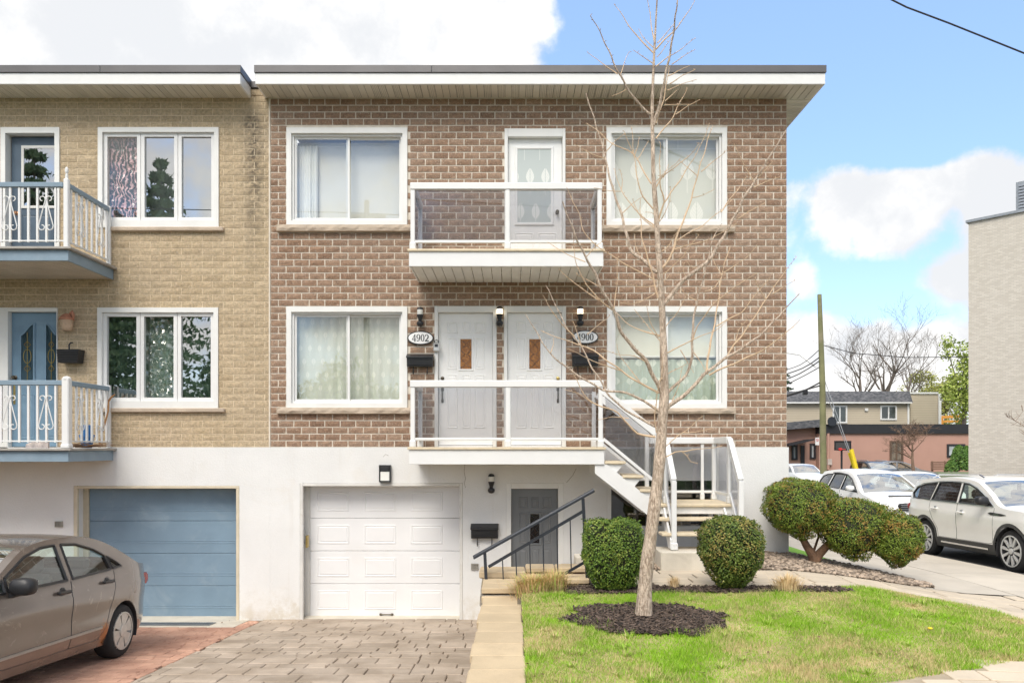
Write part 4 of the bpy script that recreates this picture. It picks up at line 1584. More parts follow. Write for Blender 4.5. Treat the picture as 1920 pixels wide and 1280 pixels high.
struct(MB().box(-80, 80, -60, -9.31, -1.1, -.02).build('far_lawn', mat('far_lawn_green', (.07, .12, .03), .95, .3, .8)))

M_lawn = mat('lawn_soil', (.30, .27, .10), .95, .25, 2.5, fine=.2, col2=(.42, .34, .18))
LAWN = [(.11, 4.6), (.11, 8.72), (.6, 8.78), (1.4, 8.76), (2.6, 8.80), (3.5, 8.9), (3.75, 9.12), (4.2, 9.33), (4.7, 9.34), (5.15, 9.2), (5.5, 8.92), (5.72, 8.5), (5.75, 8.0),
        (5.55, 7.5), (5.1, 7.05), (4.55, 6.75), (3.8, 6.38), (3.0, 6.10), (2.0, 5.85), (1.2, 5.75), (.6, 5.2)]
# bed that carries the garden: soil up to the walls
yard = MB()
n = 0
gx = [.06, .5, 1.05, 1.5, 2, 2.5, 3, 3.5, 4, 4.5, 5, 5.5, 6, 6.5, 6.8, 8.19]
gy = [3.02, 4.2, 5, 5.5, 6, 6.5, 7, 7.5, 8, 8.5, 9, 9.5, 9.93, 10.5, 11, 11.5, 11.96, 13, 14, 16, 18, 21, 24, 30, 54]
for i in range(len(gx) - 1):
    for j in range(len(gy) - 1):
        if gx[i + 1] <= 1.06 and gy[j] >= 9.92:
            continue
        if gx[i + 1] <= 4.01 and gy[j] >= 11.95:
            continue
        q = [(gx[i], gy[j]), (gx[i + 1], gy[j]), (gx[i + 1], gy[j + 1]), (gx[i], gy[j + 1])]
        yard.add([(a, b, yard_z(a, b) - .07) for a, b in q] + [(a, b, -1.12) for a, b in q], [(0, 1, 2, 3), (4, 5, 1, 0), (5, 6, 2, 1), (6, 7, 3, 2), (7, 4, 0, 3)])
struct(yard.build('garden_soil', M_earth))
lawn = struct(sheet('lawn', LAWN, yard_z, .22, M_lawn, -.006))

# side pavement: poured concrete bays
sw = struct(MB().box(6.84, 8.06, 3.1, 54, -1.1, -.62).build('side_sidewalk', M_sidewalk))
y = 3.1
while y < 40:
    L = 1.52
    a, b = y + .004, y + L - .004
    za, zb = yard_z(7.4, a) + .0, yard_z(7.4, b) + .0
    MB().add([(6.82, a, za), (8.04, a, za - .015), (8.04, b, zb - .015), (6.82, b, zb)] + [(6.82, a, za - .2), (8.04, a, za - .2), (8.04, b, zb - .2), (6.82, b, zb - .2)],
             [(0, 1, 2, 3), (4, 5, 1, 0), (5, 6, 2, 1), (6, 7, 3, 2), (7, 4, 0, 3)]).build('concrete_slab', M_sidewalk, sw)
    y += L
kb = MB()
for j in range(20):
    a, b = 3.1 + j * 2.5, 3.1 + (j + 1) * 2.5 - .008
    za, zb = yard_z(8, a) - .016, yard_z(8, b) - .016
    kb.add([(8.045, a, za), (8.19, a, za), (8.22, a, za - .3), (8.045, a, za - .3), (8.045, b, zb), (8.19, b, zb), (8.22, b, zb - .3), (8.045, b, zb - .3)], [(0, 1, 5, 4), (1, 2, 6, 5), (2, 3, 7, 6), (3, 0, 4, 7), (3, 2, 1, 0), (4, 5, 6, 7)])
struct(kb.build('kerb', M_sidewalk))

# ------------------------------------------------------------------ paving laid stone by stone
PAVE = {}


def paver_mesh(name, L, D, m, th=.06, c=.008):
    k = (name, round(L, 3), round(D, 3))
    if k not in PAVE:
        b = MB().cbox(-L / 2, L / 2, -D / 2, D / 2, -th, 0, c)
        PAVE[k] = mesh_of(name, b.v, b.f, m)
    return PAVE[k]


def pave(parent, name, m, x0, x1, y0, y1, rows, lens, hf, joint, keep, seed, jit=.003, c=.008, limit=300):
    rg = random.Random(seed)
    y = y0
    spots = []
    while y < y1 - .05:
        D = rg.choice(rows)
        x = x0 - rg.uniform(0, lens[-1] * .8)
        while x < x1:
            L = rg.choice(lens)
            a, b = max(x, x0), min(x + L, x1)
            x += L
            if b - a < .06:
                continue
            a, b = round(a, 2), round(b, 2)
            p = ((a + b) / 2, y + D / 2)
            if keep(*p):
                spots.append((p, b - a - joint, D - joint))
        y += D
    spots.sort(key=lambda s: s[0][0] ** 2 + s[0][1] ** 2)
    mb = MB()
    for k, (p, L, D) in enumerate(spots):
        e = .05
        sx = (hf(p[0] + e, p[1]) - hf(p[0] - e, p[1])) / (2 * e)
        sy = (hf(p[0], p[1] + e) - hf(p[0], p[1] - e)) / (2 * e)
        z = hf(*p) + rg.uniform(-jit, jit)
        rot = (math.atan(sy) + rg.uniform(-.004, .004), -math.atan(sx) + rg.uniform(-.004, .004), rg.uniform(-.006, .006))
        if k < limit:
            o = link(name, paver_mesh(name, L, D, m, c=c), parent, loc=(p[0], p[1], z))
            o.rotation_euler = rot
        else:
            t = MB().cbox(-L / 2, L / 2, -D / 2, D / 2, -.06, 0, c)
            from_m = Matrix.Translation((p[0], p[1], z)) @ Matrix.Rotation(rot[0], 4, 'X')
            mb.add([from_m @ Vector(q) for q in t.v], t.f)
    if mb.v:
        mb.build(name + '_field', m, parent, kind='stuff')


M_sandjoint = mat('joint_sand', (.22, .175, .13), .95, .3, 6)
M_paver = mat('grey_pink_paver', (.37, .295, .225), .85, .12, 2.0, col2=(.43, .355, .285), bump=.4, bscale=50, fine=.12, rand=.10, stain=(.27, .225, .18), stain_scale=1.1, stain_amt=.55)


def slab_sheet(name, x0, x1, y0, y1, m, dz):
    mb = MB()
    ys = [y0 + (y1 - y0) * k / 8 for k in range(9)]
    for a, b in zip(ys, ys[1:]):
        mb.add([(x0, a, drive_z(a) + dz), (x1, a, drive_z(a) + dz), (x1, b, drive_z(b) + dz), (x0, b, drive_z(b) + dz)], [(0, 1, 2, 3)])
    mb.box(x0, x1, y0, y1, -1.13, -1.05)
    return struct(mb.build(name, m))


drv = slab_sheet('driveway', -3.868, -.335, 3.0, WY + .32, M_sandjoint, -.022)
pave(drv, 'paver', M_paver, -3.86, -.345, 6.6, 11.93, [.16, .24, .32, .32], [.16, .24, .32, .48, .48], lambda x, y: drive_z(y), .010, lambda x, y: True, 4, .004)
MB().cbox(GD[0] + .01, GD[1] - .01, 11.94, WY + .31, -.9, -.787, .008).build('threshold_slab', M_conc, drv)
ndrv = slab_sheet('neighbour_driveway', -11.5, -3.874, 3.0, WY + .32, M_sandjoint, -.032)
M_redpav = mat('red_brick_paver', (.47, .255, .18), .88, .14, 2.0, col2=(.54, .32, .23), bump=.4, bscale=60, fine=.14, rand=.14, island=.0, stain=(.36, .23, .17), stain_scale=1.3, stain_amt=.45)
pave(ndrv, 'red_paver', M_redpav, -8.2, -3.882, 7.0, 11.30, [.102], [.204], lambda x, y: drive_z(y) - .008 - .05 * smooth01(10.9, 11.4, y) * 0, .007, lambda x, y: True, 5, .003, .006)
mb = MB().prism([(11.31, -1.0), (WY + .31, -1.0), (WY + .31, -.795), (12.0, -.795), (11.31, drive_z(11.31) - .012)], 'x', -7.2, -4.10)
mb.build('garage_apron', M_conc, ndrv)
pave(ndrv, 'edge_paver', M_redpav, -4.09, -3.882, 11.31, 11.95, [.102], [.204], lambda x, y: drive_z(y) - .008, .007, lambda x, y: True, 6, .003, .006)
dg = thing('drain_grate', 'long galvanised drain grate set in concrete before the blue garage door', 'drain', (-5.1, 11.5, -.76))
M_galv = mat('galvanised_steel', (.33, .35, .37), .45, .1, 10, metal=.6)
gz = lambda y: drive_z(y) - .012 - (y - 11.31) * .0
def gpt(x, y, o):
    return (x, y, -.741 + (y - 11.31) * (-.054 / .69) + o)
def gslab(x0, x1, y0, y1, o0, o1):
    return MB().add([gpt(x0, y0, o0), gpt(x1, y0, o0), gpt(x1, y1, o0), gpt(x0, y1, o0), gpt(x0, y0, o1), gpt(x1, y0, o1), gpt(x1, y1, o1), gpt(x0, y1, o1)],
                    [(0, 3, 2, 1), (4, 5, 6, 7), (0, 1, 5, 4), (1, 2, 6, 5), (2, 3, 7, 6), (3, 0, 4, 7)])
mb = gslab(-5.72, -4.50, 11.42, 11.44, .001, .012)
q = gslab(-5.72, -4.50, 11.66, 11.68, .001, .012)
mb.add(q.v, q.f)
mb.build('frame', M_galv, dg)
gslab(-5.71, -4.51, 11.441, 11.659, .001, .004).build('channel', M_black, dg)
for k in range(30):
    x = -5.70 + k * .0405
    gslab(x, x + .017, 11.4405, 11.6595, .0045, .011).build('bar', M_galv, dg)

# garden path of large slabs, round the lawn to the pavement
walk = struct(sheet('walkway', [(.96, 9.02), (3.6, 9.02), (6.8, 9.02), (6.8, 10.36), (.96, 10.36)], yard_z, .4, mat('dark_joint', (.06, .05, .04), .95, .2, 6), -.014))
M_slab = mat('sand_coloured_slab', (.56, .475, .365), .88, .08, 2.0, bump=.3, bscale=70, fine=.1, rand=.07, stain=(.42, .36, .29), stain_scale=1.2, stain_amt=.35)
WALKR = lambda x, y: (9.07 < y) or (not in_poly((x, y), LAWN) and x > .95)
pave(walk, 'walkway_slab', M_slab, .97, 6.79, 9.07, 10.34, [.30, .335, .335], [.30, .45, .6, .6], yard_z, .024, lambda x, y: not in_poly((x, y - .05), LAWN), 7, .004, .008)
fw = struct(sheet('front_sidewalk', [(.12, 4.2), (6.8, 4.2), (6.8, 9.0), (3.7, 9.0), (3.0, 7.0), (2.0, 6.2), (.12, 4.7)], yard_z, .4, mat('sandy_bed', (.40, .33, .24), .95, .15, 6), -.009))
pave(fw, 'walkway_slab', M_slab, .9, 6.79, 5.6, 9.06, [.30, .22], [.30, .45, .6], yard_z, .014, lambda x, y: x > 3.2 and not in_poly((x - .02, y + .02), LAWN), 9, .003, .006)

# gravel bed against the wall
GRAVEL = [(1.35, 10.36), (5.35, 10.36), (5.75, 10.5), (5.9, 10.8), (5.6, 11.3), (5.1, 11.75), (4.35, 12.1), (4.33, 11.95), (1.35, 11.95)]
bed = struct(sheet('gravel_bed', GRAVEL, yard_z, .3, mat('gravel_fines', (.27, .22, .17), .95, .2, 8), -.004))
struct(sheet('side_lawn', [(4.34, 12.12), (4.8, 11.98), (5.25, 12.3), (5.3, 14), (5.3, 26), (4.34, 26)], yard_z, .6, mat('side_lawn_green', (.16, .33, .025), .95, .2, 4, fine=.3), .01))
struct(sheet('side_path', [(5.4, 10.345), (6.81, 10.345), (6.81, 30), (5.31, 30), (5.31, 14), (5.26, 12.25), (4.85, 11.95), (5.2, 11.75), (5.62, 11.32), (5.92, 10.8), (5.77, 10.48)], yard_z, .6, M_sidewalk, -.002))

ICO = None


def ico():
    t = (1 + 5 ** .5) / 2
    v = np.array([(-1, t, 0), (1, t, 0), (-1, -t, 0), (1, -t, 0), (0, -1, t), (0, 1, t), (0, -1, -t), (0, 1, -t), (t, 0, -1), (t, 0, 1), (-t, 0, -1), (-t, 0, 1)], float)
    v /= np.linalg.norm(v[0])
    f = np.array([(0, 11, 5), (0, 5, 1), (0, 1, 7), (0, 7, 10), (0, 10, 11), (1, 5, 9), (5, 11, 4), (11, 10, 2), (10, 7, 6), (7, 1, 8), (3, 9, 4), (3, 4, 2), (3, 2, 6), (3, 6, 8), (3, 8, 9), (4, 9, 5), (2, 4, 11), (6, 2, 10), (8, 6, 7), (9, 8, 1)])
    return v, f


def scatter(poly, n, seed):
    r = np.random.default_rng(seed)
    xs, ys = [p[0] for p in poly], [p[1] for p in poly]
    P = np.column_stack([r.uniform(min(xs), max(xs), n * 3), r.uniform(min(ys), max(ys), n * 3)])
    return P[np_in_poly(P, poly)][:n]


yz = np.vectorize(yard_z)
P = scatter(GRAVEL, 5200, 3)
iv, iff = ico()
N = len(P)
S = nrng.uniform(.014, .034, (N, 1)) * np.array([1.25, 1, .7]) * nrng.uniform(.8, 1.25, (N, 3))
th = nrng.uniform(0, 6.28, N)
V = iv[None] * S[:, None] * nrng.uniform(.82, 1.15, (N, 12, 1))
c_, s_ = np.cos(th)[:, None], np.sin(th)[:, None]
V = np.stack([V[..., 0] * c_ - V[..., 1] * s_, V[..., 0] * s_ + V[..., 1] * c_, V[..., 2]], -1)
zz = yz(P[:, 0], P[:, 1]) + nrng.uniform(.002, .022, N) + .03 * np.clip((P[:, 1] - 10.5), 0, 1.4)
V += np.column_stack([P, zz])[:, None]
F = (iff[None] + (np.arange(N) * 12)[:, None, None]).reshape(-1, 3)
M_stone = mat('river_gravel', (.35, .275, .21), .85, .1, 10, island=.55, fine=.1)
tag(link('gravel', np_mesh('gravel', V.reshape(-1, 3), F, M_stone, True), kind='stuff'), 'loose tan river gravel in the bed along the white stucco wall', 'gravel')

# mulch: round the young tree, and along the path
TREE = Vector((1.385, 7.78))


def mulch_poly(cx, cy, rx, ry, seed):
    rg = random.Random(seed)
    return [(cx + rx * math.cos(a) * q, cy + ry * math.sin(a) * q) for a, q in [(2 * math.pi * k / 44, 1 + rg.uniform(-.13, .10) + .05 * math.sin(k * .9)) for k in range(44)]]


MUL1 = mulch_poly(1.35, 7.74, .76, .56, 1)
MUL2 = [(.62, 8.70), (.62, 9.06), (3.85, 9.06), (4.0, 8.98), (3.7, 8.86), (3.2, 8.82), (2.6, 8.78), (2, 8.8), (1.4, 8.74), (1, 8.76)]
M_mulch = mat('dark_mulch', (.055, .042, .034), .95, .3, 12)
M_chip = mat('mulch_chips', (.10, .072, .056), .9, .2, 12, island=.9)


def mound(x, y):
    r = ((x - 1.36) / .8) ** 2 + ((y - 7.72) / .62) ** 2
    return yard_z(x, y) + .025 * max(0, 1 - r)


struct(sheet('mulch_ring', MUL1, mound, .1, M_mulch, .004))
struct(sheet('mulch_strip', MUL2, yard_z, .1, M_mulch, .002))


def chips(name, label, poly, n, hf, seed):
    r = np.random.default_rng(seed)
    P = scatter(poly, n, seed)
    n = len(P)
    bx = np.array([(-1, -1, -1), (1, -1, -1), (1, 1, -1), (-1, 1, -1), (-1, -1, 1), (1, -1, 1), (1, 1, 1), (-1, 1, 1)], float)
    fq = np.array([(0, 3, 2, 1), (4, 5, 6, 7), (0, 1, 5, 4), (1, 2, 6, 5), (2, 3, 7, 6), (3, 0, 4, 7)])
    S = np.column_stack([r.uniform(.012, .042, n), r.uniform(.004, .010, n), r.uniform(.0015, .004, n)])
    V = bx[None] * S[:, None]
    e = r.uniform(-.5, .5, (n, 2))
    V[..., 2] += V[..., 0] * e[:, :1] + V[..., 1] * e[:, 1:]
    t = r.uniform(0, 6.28, n)
    c, s = np.cos(t)[:, None], np.sin(t)[:, None]
    V = np.stack([V[..., 0] * c - V[..., 1] * s, V[..., 0] * s + V[..., 1] * c, V[..., 2]], -1)
    z = np.array([hf(*p) for p in P]) + r.uniform(.006, .022, n)
    V += np.column_stack([P, z])[:, None]
    F = (fq[None] + (np.arange(n) * 8)[:, None, None]).reshape(-1, 4)
    tag(link(name, np_mesh(name, V.reshape(-1, 3), F, M_chip), kind='stuff'), label, 'mulch')


chips('mulch', 'dark bark mulch heaped round the trunk of the bare young tree', [(1.36 + (x - 1.36) * 1.04, 7.72 + (y - 7.72) * 1.04) for x, y in MUL1], 4600, mound, 31)
chips('mulch', 'dark bark mulch strip between the lawn and the slab path', MUL2, 2600, yard_z, 32)

# grass
def grass_col(t, c, pos, geo):
    straw = t.math('ADD', t.math('MULTIPLY', t.noise(pos, 1.15, 6, .68), .80), t.math('MULTIPLY', geo.outputs['Random Per Island'], .20))
    straw = t.ramp(straw, .465, .60)
    g = t.mix(geo.outputs['Random Per Island'], (.17, .36, .015), (.34, .56, .035))
    g = t.mix(t.ramp(t.noise(pos, 3.5, 3), .4, .7), g, (.29, .51, .03))
    return t.mix(straw, g, (.62, .50, .26))


M_grass = mat('lawn_grass', (.2, .3, .05), .6, 0, extra=grass_col, spec=.25)
MUL1n = np.array(MUL1)
PG = scatter([(2.9 + (x - 2.9) * 1.012, 7.3 + (y - 7.3) * 1.02) if x > .2 else (x, y) for x, y in LAWN], 190000, 77)
inm = np_in_poly(PG, MUL1)
rm = np.sqrt(((PG[:, 0] - 1.36) / .8) ** 2 + ((PG[:, 1] - 7.72) / .62) ** 2)
patch = np.sin(PG[:, 0] * 9.3 + 1.1) * np.sin(PG[:, 1] * 12.1 + PG[:, 0] * 3.0)
keep = ~inm | (nrng.uniform(0, 1, len(PG)) < np.clip((rm - .5) * 1.5, 0, .75) * np.clip(patch + .5, 0, 1)) | (nrng.uniform(0, 1, len(PG)) < .012)
keep &= ~((rm < 1.12) & (nrng.uniform(0, 1, len(PG)) < .45 * np.clip(.3 - patch, 0, 1)))
PG = PG[keep]
edge = np.sin(PG[:, 0] * 5.1 + 2 * np.sin(PG[:, 1] * 3.3)) * .5 + .5
N = len(PG)
hgt = nrng.uniform(.018, .05, N) * (.6 + .7 * edge) + (nrng.uniform(0, 1, N) < .03) * nrng.uniform(.0, .03, N)
az = nrng.uniform(0, 6.28, N)
ln = nrng.uniform(.1, .9, N) * hgt
wd = nrng.uniform(.0022, .0045, N)
z0 = yz(PG[:, 0], PG[:, 1]) - .012 + .025 * np.clip(1 - ((PG[:, 0] - 1.36) / .8) ** 2 - ((PG[:, 1] - 7.72) / .62) ** 2, 0, 1)
dx, dy = np.cos(az), np.sin(az)
pa = nrng.uniform(0, 6.28, N)
A = np.column_stack([PG[:, 0] - wd * np.cos(pa), PG[:, 1] - wd * np.sin(pa), z0])
B = np.column_stack([PG[:, 0] + wd * np.cos(pa), PG[:, 1] + wd * np.sin(pa), z0])
Cc = np.column_stack([PG[:, 0] + dx * ln, PG[:, 1] + dy * ln, z0 + hgt])
cl = scatter(LAWN, 90, 501)                           # coarser tufts and rosettes of weeds
tv = []
for (cx_, cy_) in cl:
    big = nrng.uniform(.5, 1.3)
    for q in range(46):
        a = nrng.uniform(0, 6.28)
        rr = abs(nrng.normal(0, .035)) * big
        bx_, by_ = cx_ + rr * math.cos(a), cy_ + rr * math.sin(a)
        zb_ = yard_z(bx_, by_) - .01
        l_ = nrng.uniform(.03, .075) * big
        sw_ = .004
        tv += [(bx_ - sw_ * math.sin(a), by_ + sw_ * math.cos(a), zb_), (bx_ + sw_ * math.sin(a), by_ - sw_ * math.cos(a), zb_), (bx_ + l_ * .7 * math.cos(a), by_ + l_ * .7 * math.sin(a), zb_ + l_)]
V = np.concatenate([np.stack([A, B, Cc], 1).reshape(-1, 3), np.array(tv)])
N = len(V) // 3
tag(link('grass', np_mesh('grass', V, np.arange(N * 3).reshape(-1, 3), M_grass), kind='stuff'), 'short spring grass with dry straw patches on the front lawn', 'grass')
lv, lf = [], []                                      # last year's leaves blown about
rl = random.Random(61)
for q in range(70):
    if q < 46:
        x_, y_ = scatter(LAWN, 60, 71)[q % 60]
        z_ = yard_z(x_, y_) + rl.uniform(.012, .03)
    else:
        x_, y_ = rl.uniform(-7.5, -.5), rl.uniform(7.4, 11.8)
        z_ = drive_z(y_) + rl.uniform(.003, .008)
    a, l_ = rl.uniform(0, 6.28), rl.uniform(.012, .030)
    c_a, s_a = math.cos(a) * l_, math.sin(a) * l_
    o = len(lv)
    lv += [(x_ - c_a, y_ - s_a, z_), (x_ + s_a * .5, y_ - c_a * .5, z_ + rl.uniform(0, .012)), (x_ + c_a, y_ + s_a, z_ + rl.uniform(0, .01)), (x_ - s_a * .5, y_ + c_a * .5, z_ + rl.uniform(0, .012))]
    lf += [(o, o + 1, o + 2), (o, o + 2, o + 3)]
tag(link('leaf_litter', mesh_of('leaf_litter', lv, lf, mat('dead_leaf', (.16, .09, .05), .8, .3, 20)), kind='stuff'), 'scattered dead brown leaves on the lawn and driveways', 'leaves')
tag(MB().lathe([(.004, 0), (.02, .004), (.024, .012), (.014, .02), (.003, .022)], (at(1744, 1206, 7.4).x, 7.4, yard_z(3.9, 7.4) + .02), 'z', 10).build('dandelion', mat('dandelion_yellow', (.8, .6, .02), .6, .1, 40), None, True), 'single yellow dandelion flower in the lawn near the front slabs', 'flower')

# ------------------------------------------------------------------ stone retaining wall, basement steps, handrail
M_capstone = mat('buff_capstone', (.55, .435, .285), .9, .08, 2.5, bump=.35, bscale=90, fine=.12, rand=.06, stain=(.36, .28, .18), stain_scale=1.8, stain_amt=.4)
M_splitstone = mat('grey_split_stone', (.27, .24, .20), .95, .2, 6, bump=1.0, bscale=30, fine=.2, rand=.15, bdist=.02)
rw = thing('retaining_wall', 'buff capped stone retaining wall between the paver driveway and the lawn', 'wall', (-.1, 7, -.5))


def rough_block(x0, x1, y0, y1, z0, z1, name, m, parent, seed):
    rg = random.Random(seed)
    mb = MB().cbox(x0, x1, y0, y1, z0, z1, .02)
    mb.v = [(p[0] + rg.uniform(-.008, .008), p[1] + rg.uniform(-.008, .008), p[2] + rg.uniform(-.004, .004)) for p in mb.v]
    return mb.build(name, m, parent)


y = 4.4
k = 0
while y < 9.05:
    L = [.42, .40, .45, .38][k % 4]
    y2 = min(y + L, 9.06)
    jx = .012 * math.sin(k * 2.1)
    MB().cbox(-.345 + jx, .105 + jx * .6, y + .003, y2 - .003, .075, .15, .008).build('capstone', M_capstone, rw)
    for c in range(4):
        rough_block(-.31, .06, y + (.0 if c % 2 else .01), y2 - .004, -.55 + c * .155, -.40 + c * .155, 'stone_block', M_splitstone, rw, k * 10 + c)
    y = y2
    k += 1
MB().cbox(-.36, .12, 9.07, 9.42, .17, .235, .008).build('capstone', M_capstone, rw)
MB().cbox(-.36, .14, 9.425, 9.76, .172, .236, .008).build('capstone', M_capstone, rw)
for c in range(5):
    rough_block(-.385 + .03 * (c % 2), .08, 9.07, 9.75, -.62 + c * .157, -.47 + c * .157, 'stone_block', M_splitstone, rw, 90 + c)

bs = thing('basement_steps', 'mossy buff stone steps and kerb blocks in front of the grey basement door', 'steps', (.4, 10.2, -.7))
M_moss = mat('mossy_stone', (.34, .29, .20), .95, .15, 5, bump=.9, bscale=35, fine=.2, bdist=.02, stain=(.12, .11, .06), stain_scale=5, stain_amt=.6)
MB().cbox(-.42, .17, 9.80, 10.22, .225, .315, .014).build('capstone', M_capstone, bs)
rough_block(-.39, .15, 9.79, 10.2, .10, .224, 'stone_block', M_moss, bs, 201)
rough_block(-.40, .14, 9.79, 10.2, -.2, .099, 'stone_block', M_splitstone, bs, 202)
rough_block(-.38, .15, 9.79, 10.2, -.75, -.201, 'stone_block', M_splitstone, bs, 203)
MB().cbox(.18, .56, 10.0, 10.32, .27, .335, .012).build('capstone', M_capstone, bs)
MB().cbox(.57, .98, 10.0, 10.32, .268, .334, .012).build('capstone', M_capstone, bs)
rough_block(.18, .98, 10.02, 10.3, .12, .269, 'stone_block', mat('brown_stone', (.22, .14, .10), .95, .2, 6, bump=.8, bscale=35, bdist=.02), bs, 204)
rough_block(.18, .98, 10.02, 10.3, -.8, .119, 'stone_block', M_splitstone, bs, 205)
MB().cbox(.18, .60, 9.60, 9.99, .19, .255, .012).build('capstone', M_capstone, bs)
MB().cbox(.61, .97, 9.60, 9.99, .188, .254, .012).build('capstone', M_capstone, bs)
rough_block(.18, .96, 9.62, 9.98, .02, .187, 'stone_block', M_splitstone, bs, 206)
for k in range(4):                                 # the steps themselves, going down towards the driveway
    MB().cbox(.75 - k * .27, 1.05 - k * .27, 10.35, 11.9, -.78, .10 - k * .21, .01).build('step', M_capstone, bs)
MB().cbox(.86, 1.06, 10.36, 10.7, .12, .42, .012).build('stone_block', M_conc, bs)
struct(MB().box(-.335, 1.06, 9.76, 11.965, -1.12, -.79).build('basement_landing', M_conc))

hr = thing('handrail', 'dark grey iron handrail sloping over the stone steps beside the grey basement door', 'railing', (.4, 9.72, .2))
HY = 9.70
top = [at(888, 1046, HY), at(912, 1033, HY), at(1098, 930, HY), at(1114, 920, HY)]
mb = MB()
for a, b in ((top[0], top[3]),):
    mb.bar(a, b, .055, .026)
mb.tube([top[0] + Vector((0, 0, .012)), top[3] + Vector((0, 0, .012))], .024, 8)
mb.build('top_rail', M_darkmetal, hr)
MB().bar(at(916, 1062, HY), at(1093, 958, HY), .02, .038).build('middle_rail', M_darkmetal, hr)
MB().bar(at(1050, 1080, HY), at(1150, 1022, HY), .02, .034).build('bottom_rail', M_darkmetal, hr)
MB().bar(at(912, 1092, HY) + Vector((0, 0, -.02)), at(909, 1036, HY), .038, .038).build('post', M_darkmetal, hr)
MB().bar(at(1101, 1085, HY), at(1093, 934, HY), .038, .038).build('post', M_darkmetal, hr)
for (xa, ya, yb_) in ((943, 1050, 1094), (968, 1035, 1094), (994, 1020, 1090), (1019, 1005, 1086), (1045, 990, 1078), (1070, 976, 1066)):
    MB().bar(at(xa + 1, yb_, HY), at(xa - 1, ya - 4, HY), .014, .014).build('baluster', M_darkmetal, hr)

# ------------------------------------------------------------------ cars
def catmull(pts, step):
    P = [np.array(p, float) for p in pts]
    out = []
    for i in range(len(P) - 1):
        p0, p1, p2, p3 = P[max(i - 1, 0)], P[i], P[i + 1], P[min(i + 2, len(P) - 1)]
        n = max(1, int(np.linalg.norm((p2 - p1)[:2]) / step))
        for k in range(n):
            t = k / n
            q = .5 * (2 * p1 + (p2 - p0) * t + (2 * p0 - 5 * p1 + 4 * p2 - p3) * t * t + (3 * p1 - p0 - 3 * p2 + p3) * t ** 3)
            q[2:] = p1[2:] + (p2[2:] - p1[2:]) * t
            out.append(tuple(q))
    out.append(tuple(P[-1]))
    return out


M_tyre = mat('tyre_rubber', (.022, .022, .023), .85, .15, 20, bump=.3, bscale=60)
M_cargl = glass_mat('car_glass', (.66, .82, .75), .12)
M_cargl_dark = glass_mat('privacy_glass', (.05, .055, .06), .12)
M_wind = glass_mat('windscreen_glass', (.5, .6, .57), .46)
M_trim = mat('car_black_trim', (.018, .018, .02), .45, .1, 10)
M_clad = mat('grey_cladding', (.06, .06, .06), .6, .1, 10)
M_seat = mat('grey_car_seat', (.12, .12, .115), .9, .1, 8)
M_alloy = mat('alloy_wheel', (.62, .62, .61), .38, .06, 20, metal=.25)
M_hub = mat('silver_hubcap', (.56, .54, .50), .4, .08, 20, metal=.35)
M_hlamp = mat('headlamp_lens', (.6, .62, .62), .12, .05, 10, spec=.8)
M_tlamp = mat('tail_lamp_red', (.30, .02, .02), .2, .1, 10)
M_chrome = mat('chrome_strip', (.7, .7, .7), .18, .03, 10, metal=1)
M_orange = mat('orange_marker', (.7, .16, .03), .3, .1, 10)


def resample(poly, step):
    out = []
    n = len(poly)
    for i in range(n):
        a, b = Vector(poly[i]), Vector(poly[(i + 1) % n])
        k = max(1, int((b - a).length / step))
        out += [tuple(a + (b - a) * (q / k)) for q in range(k)]
    return out


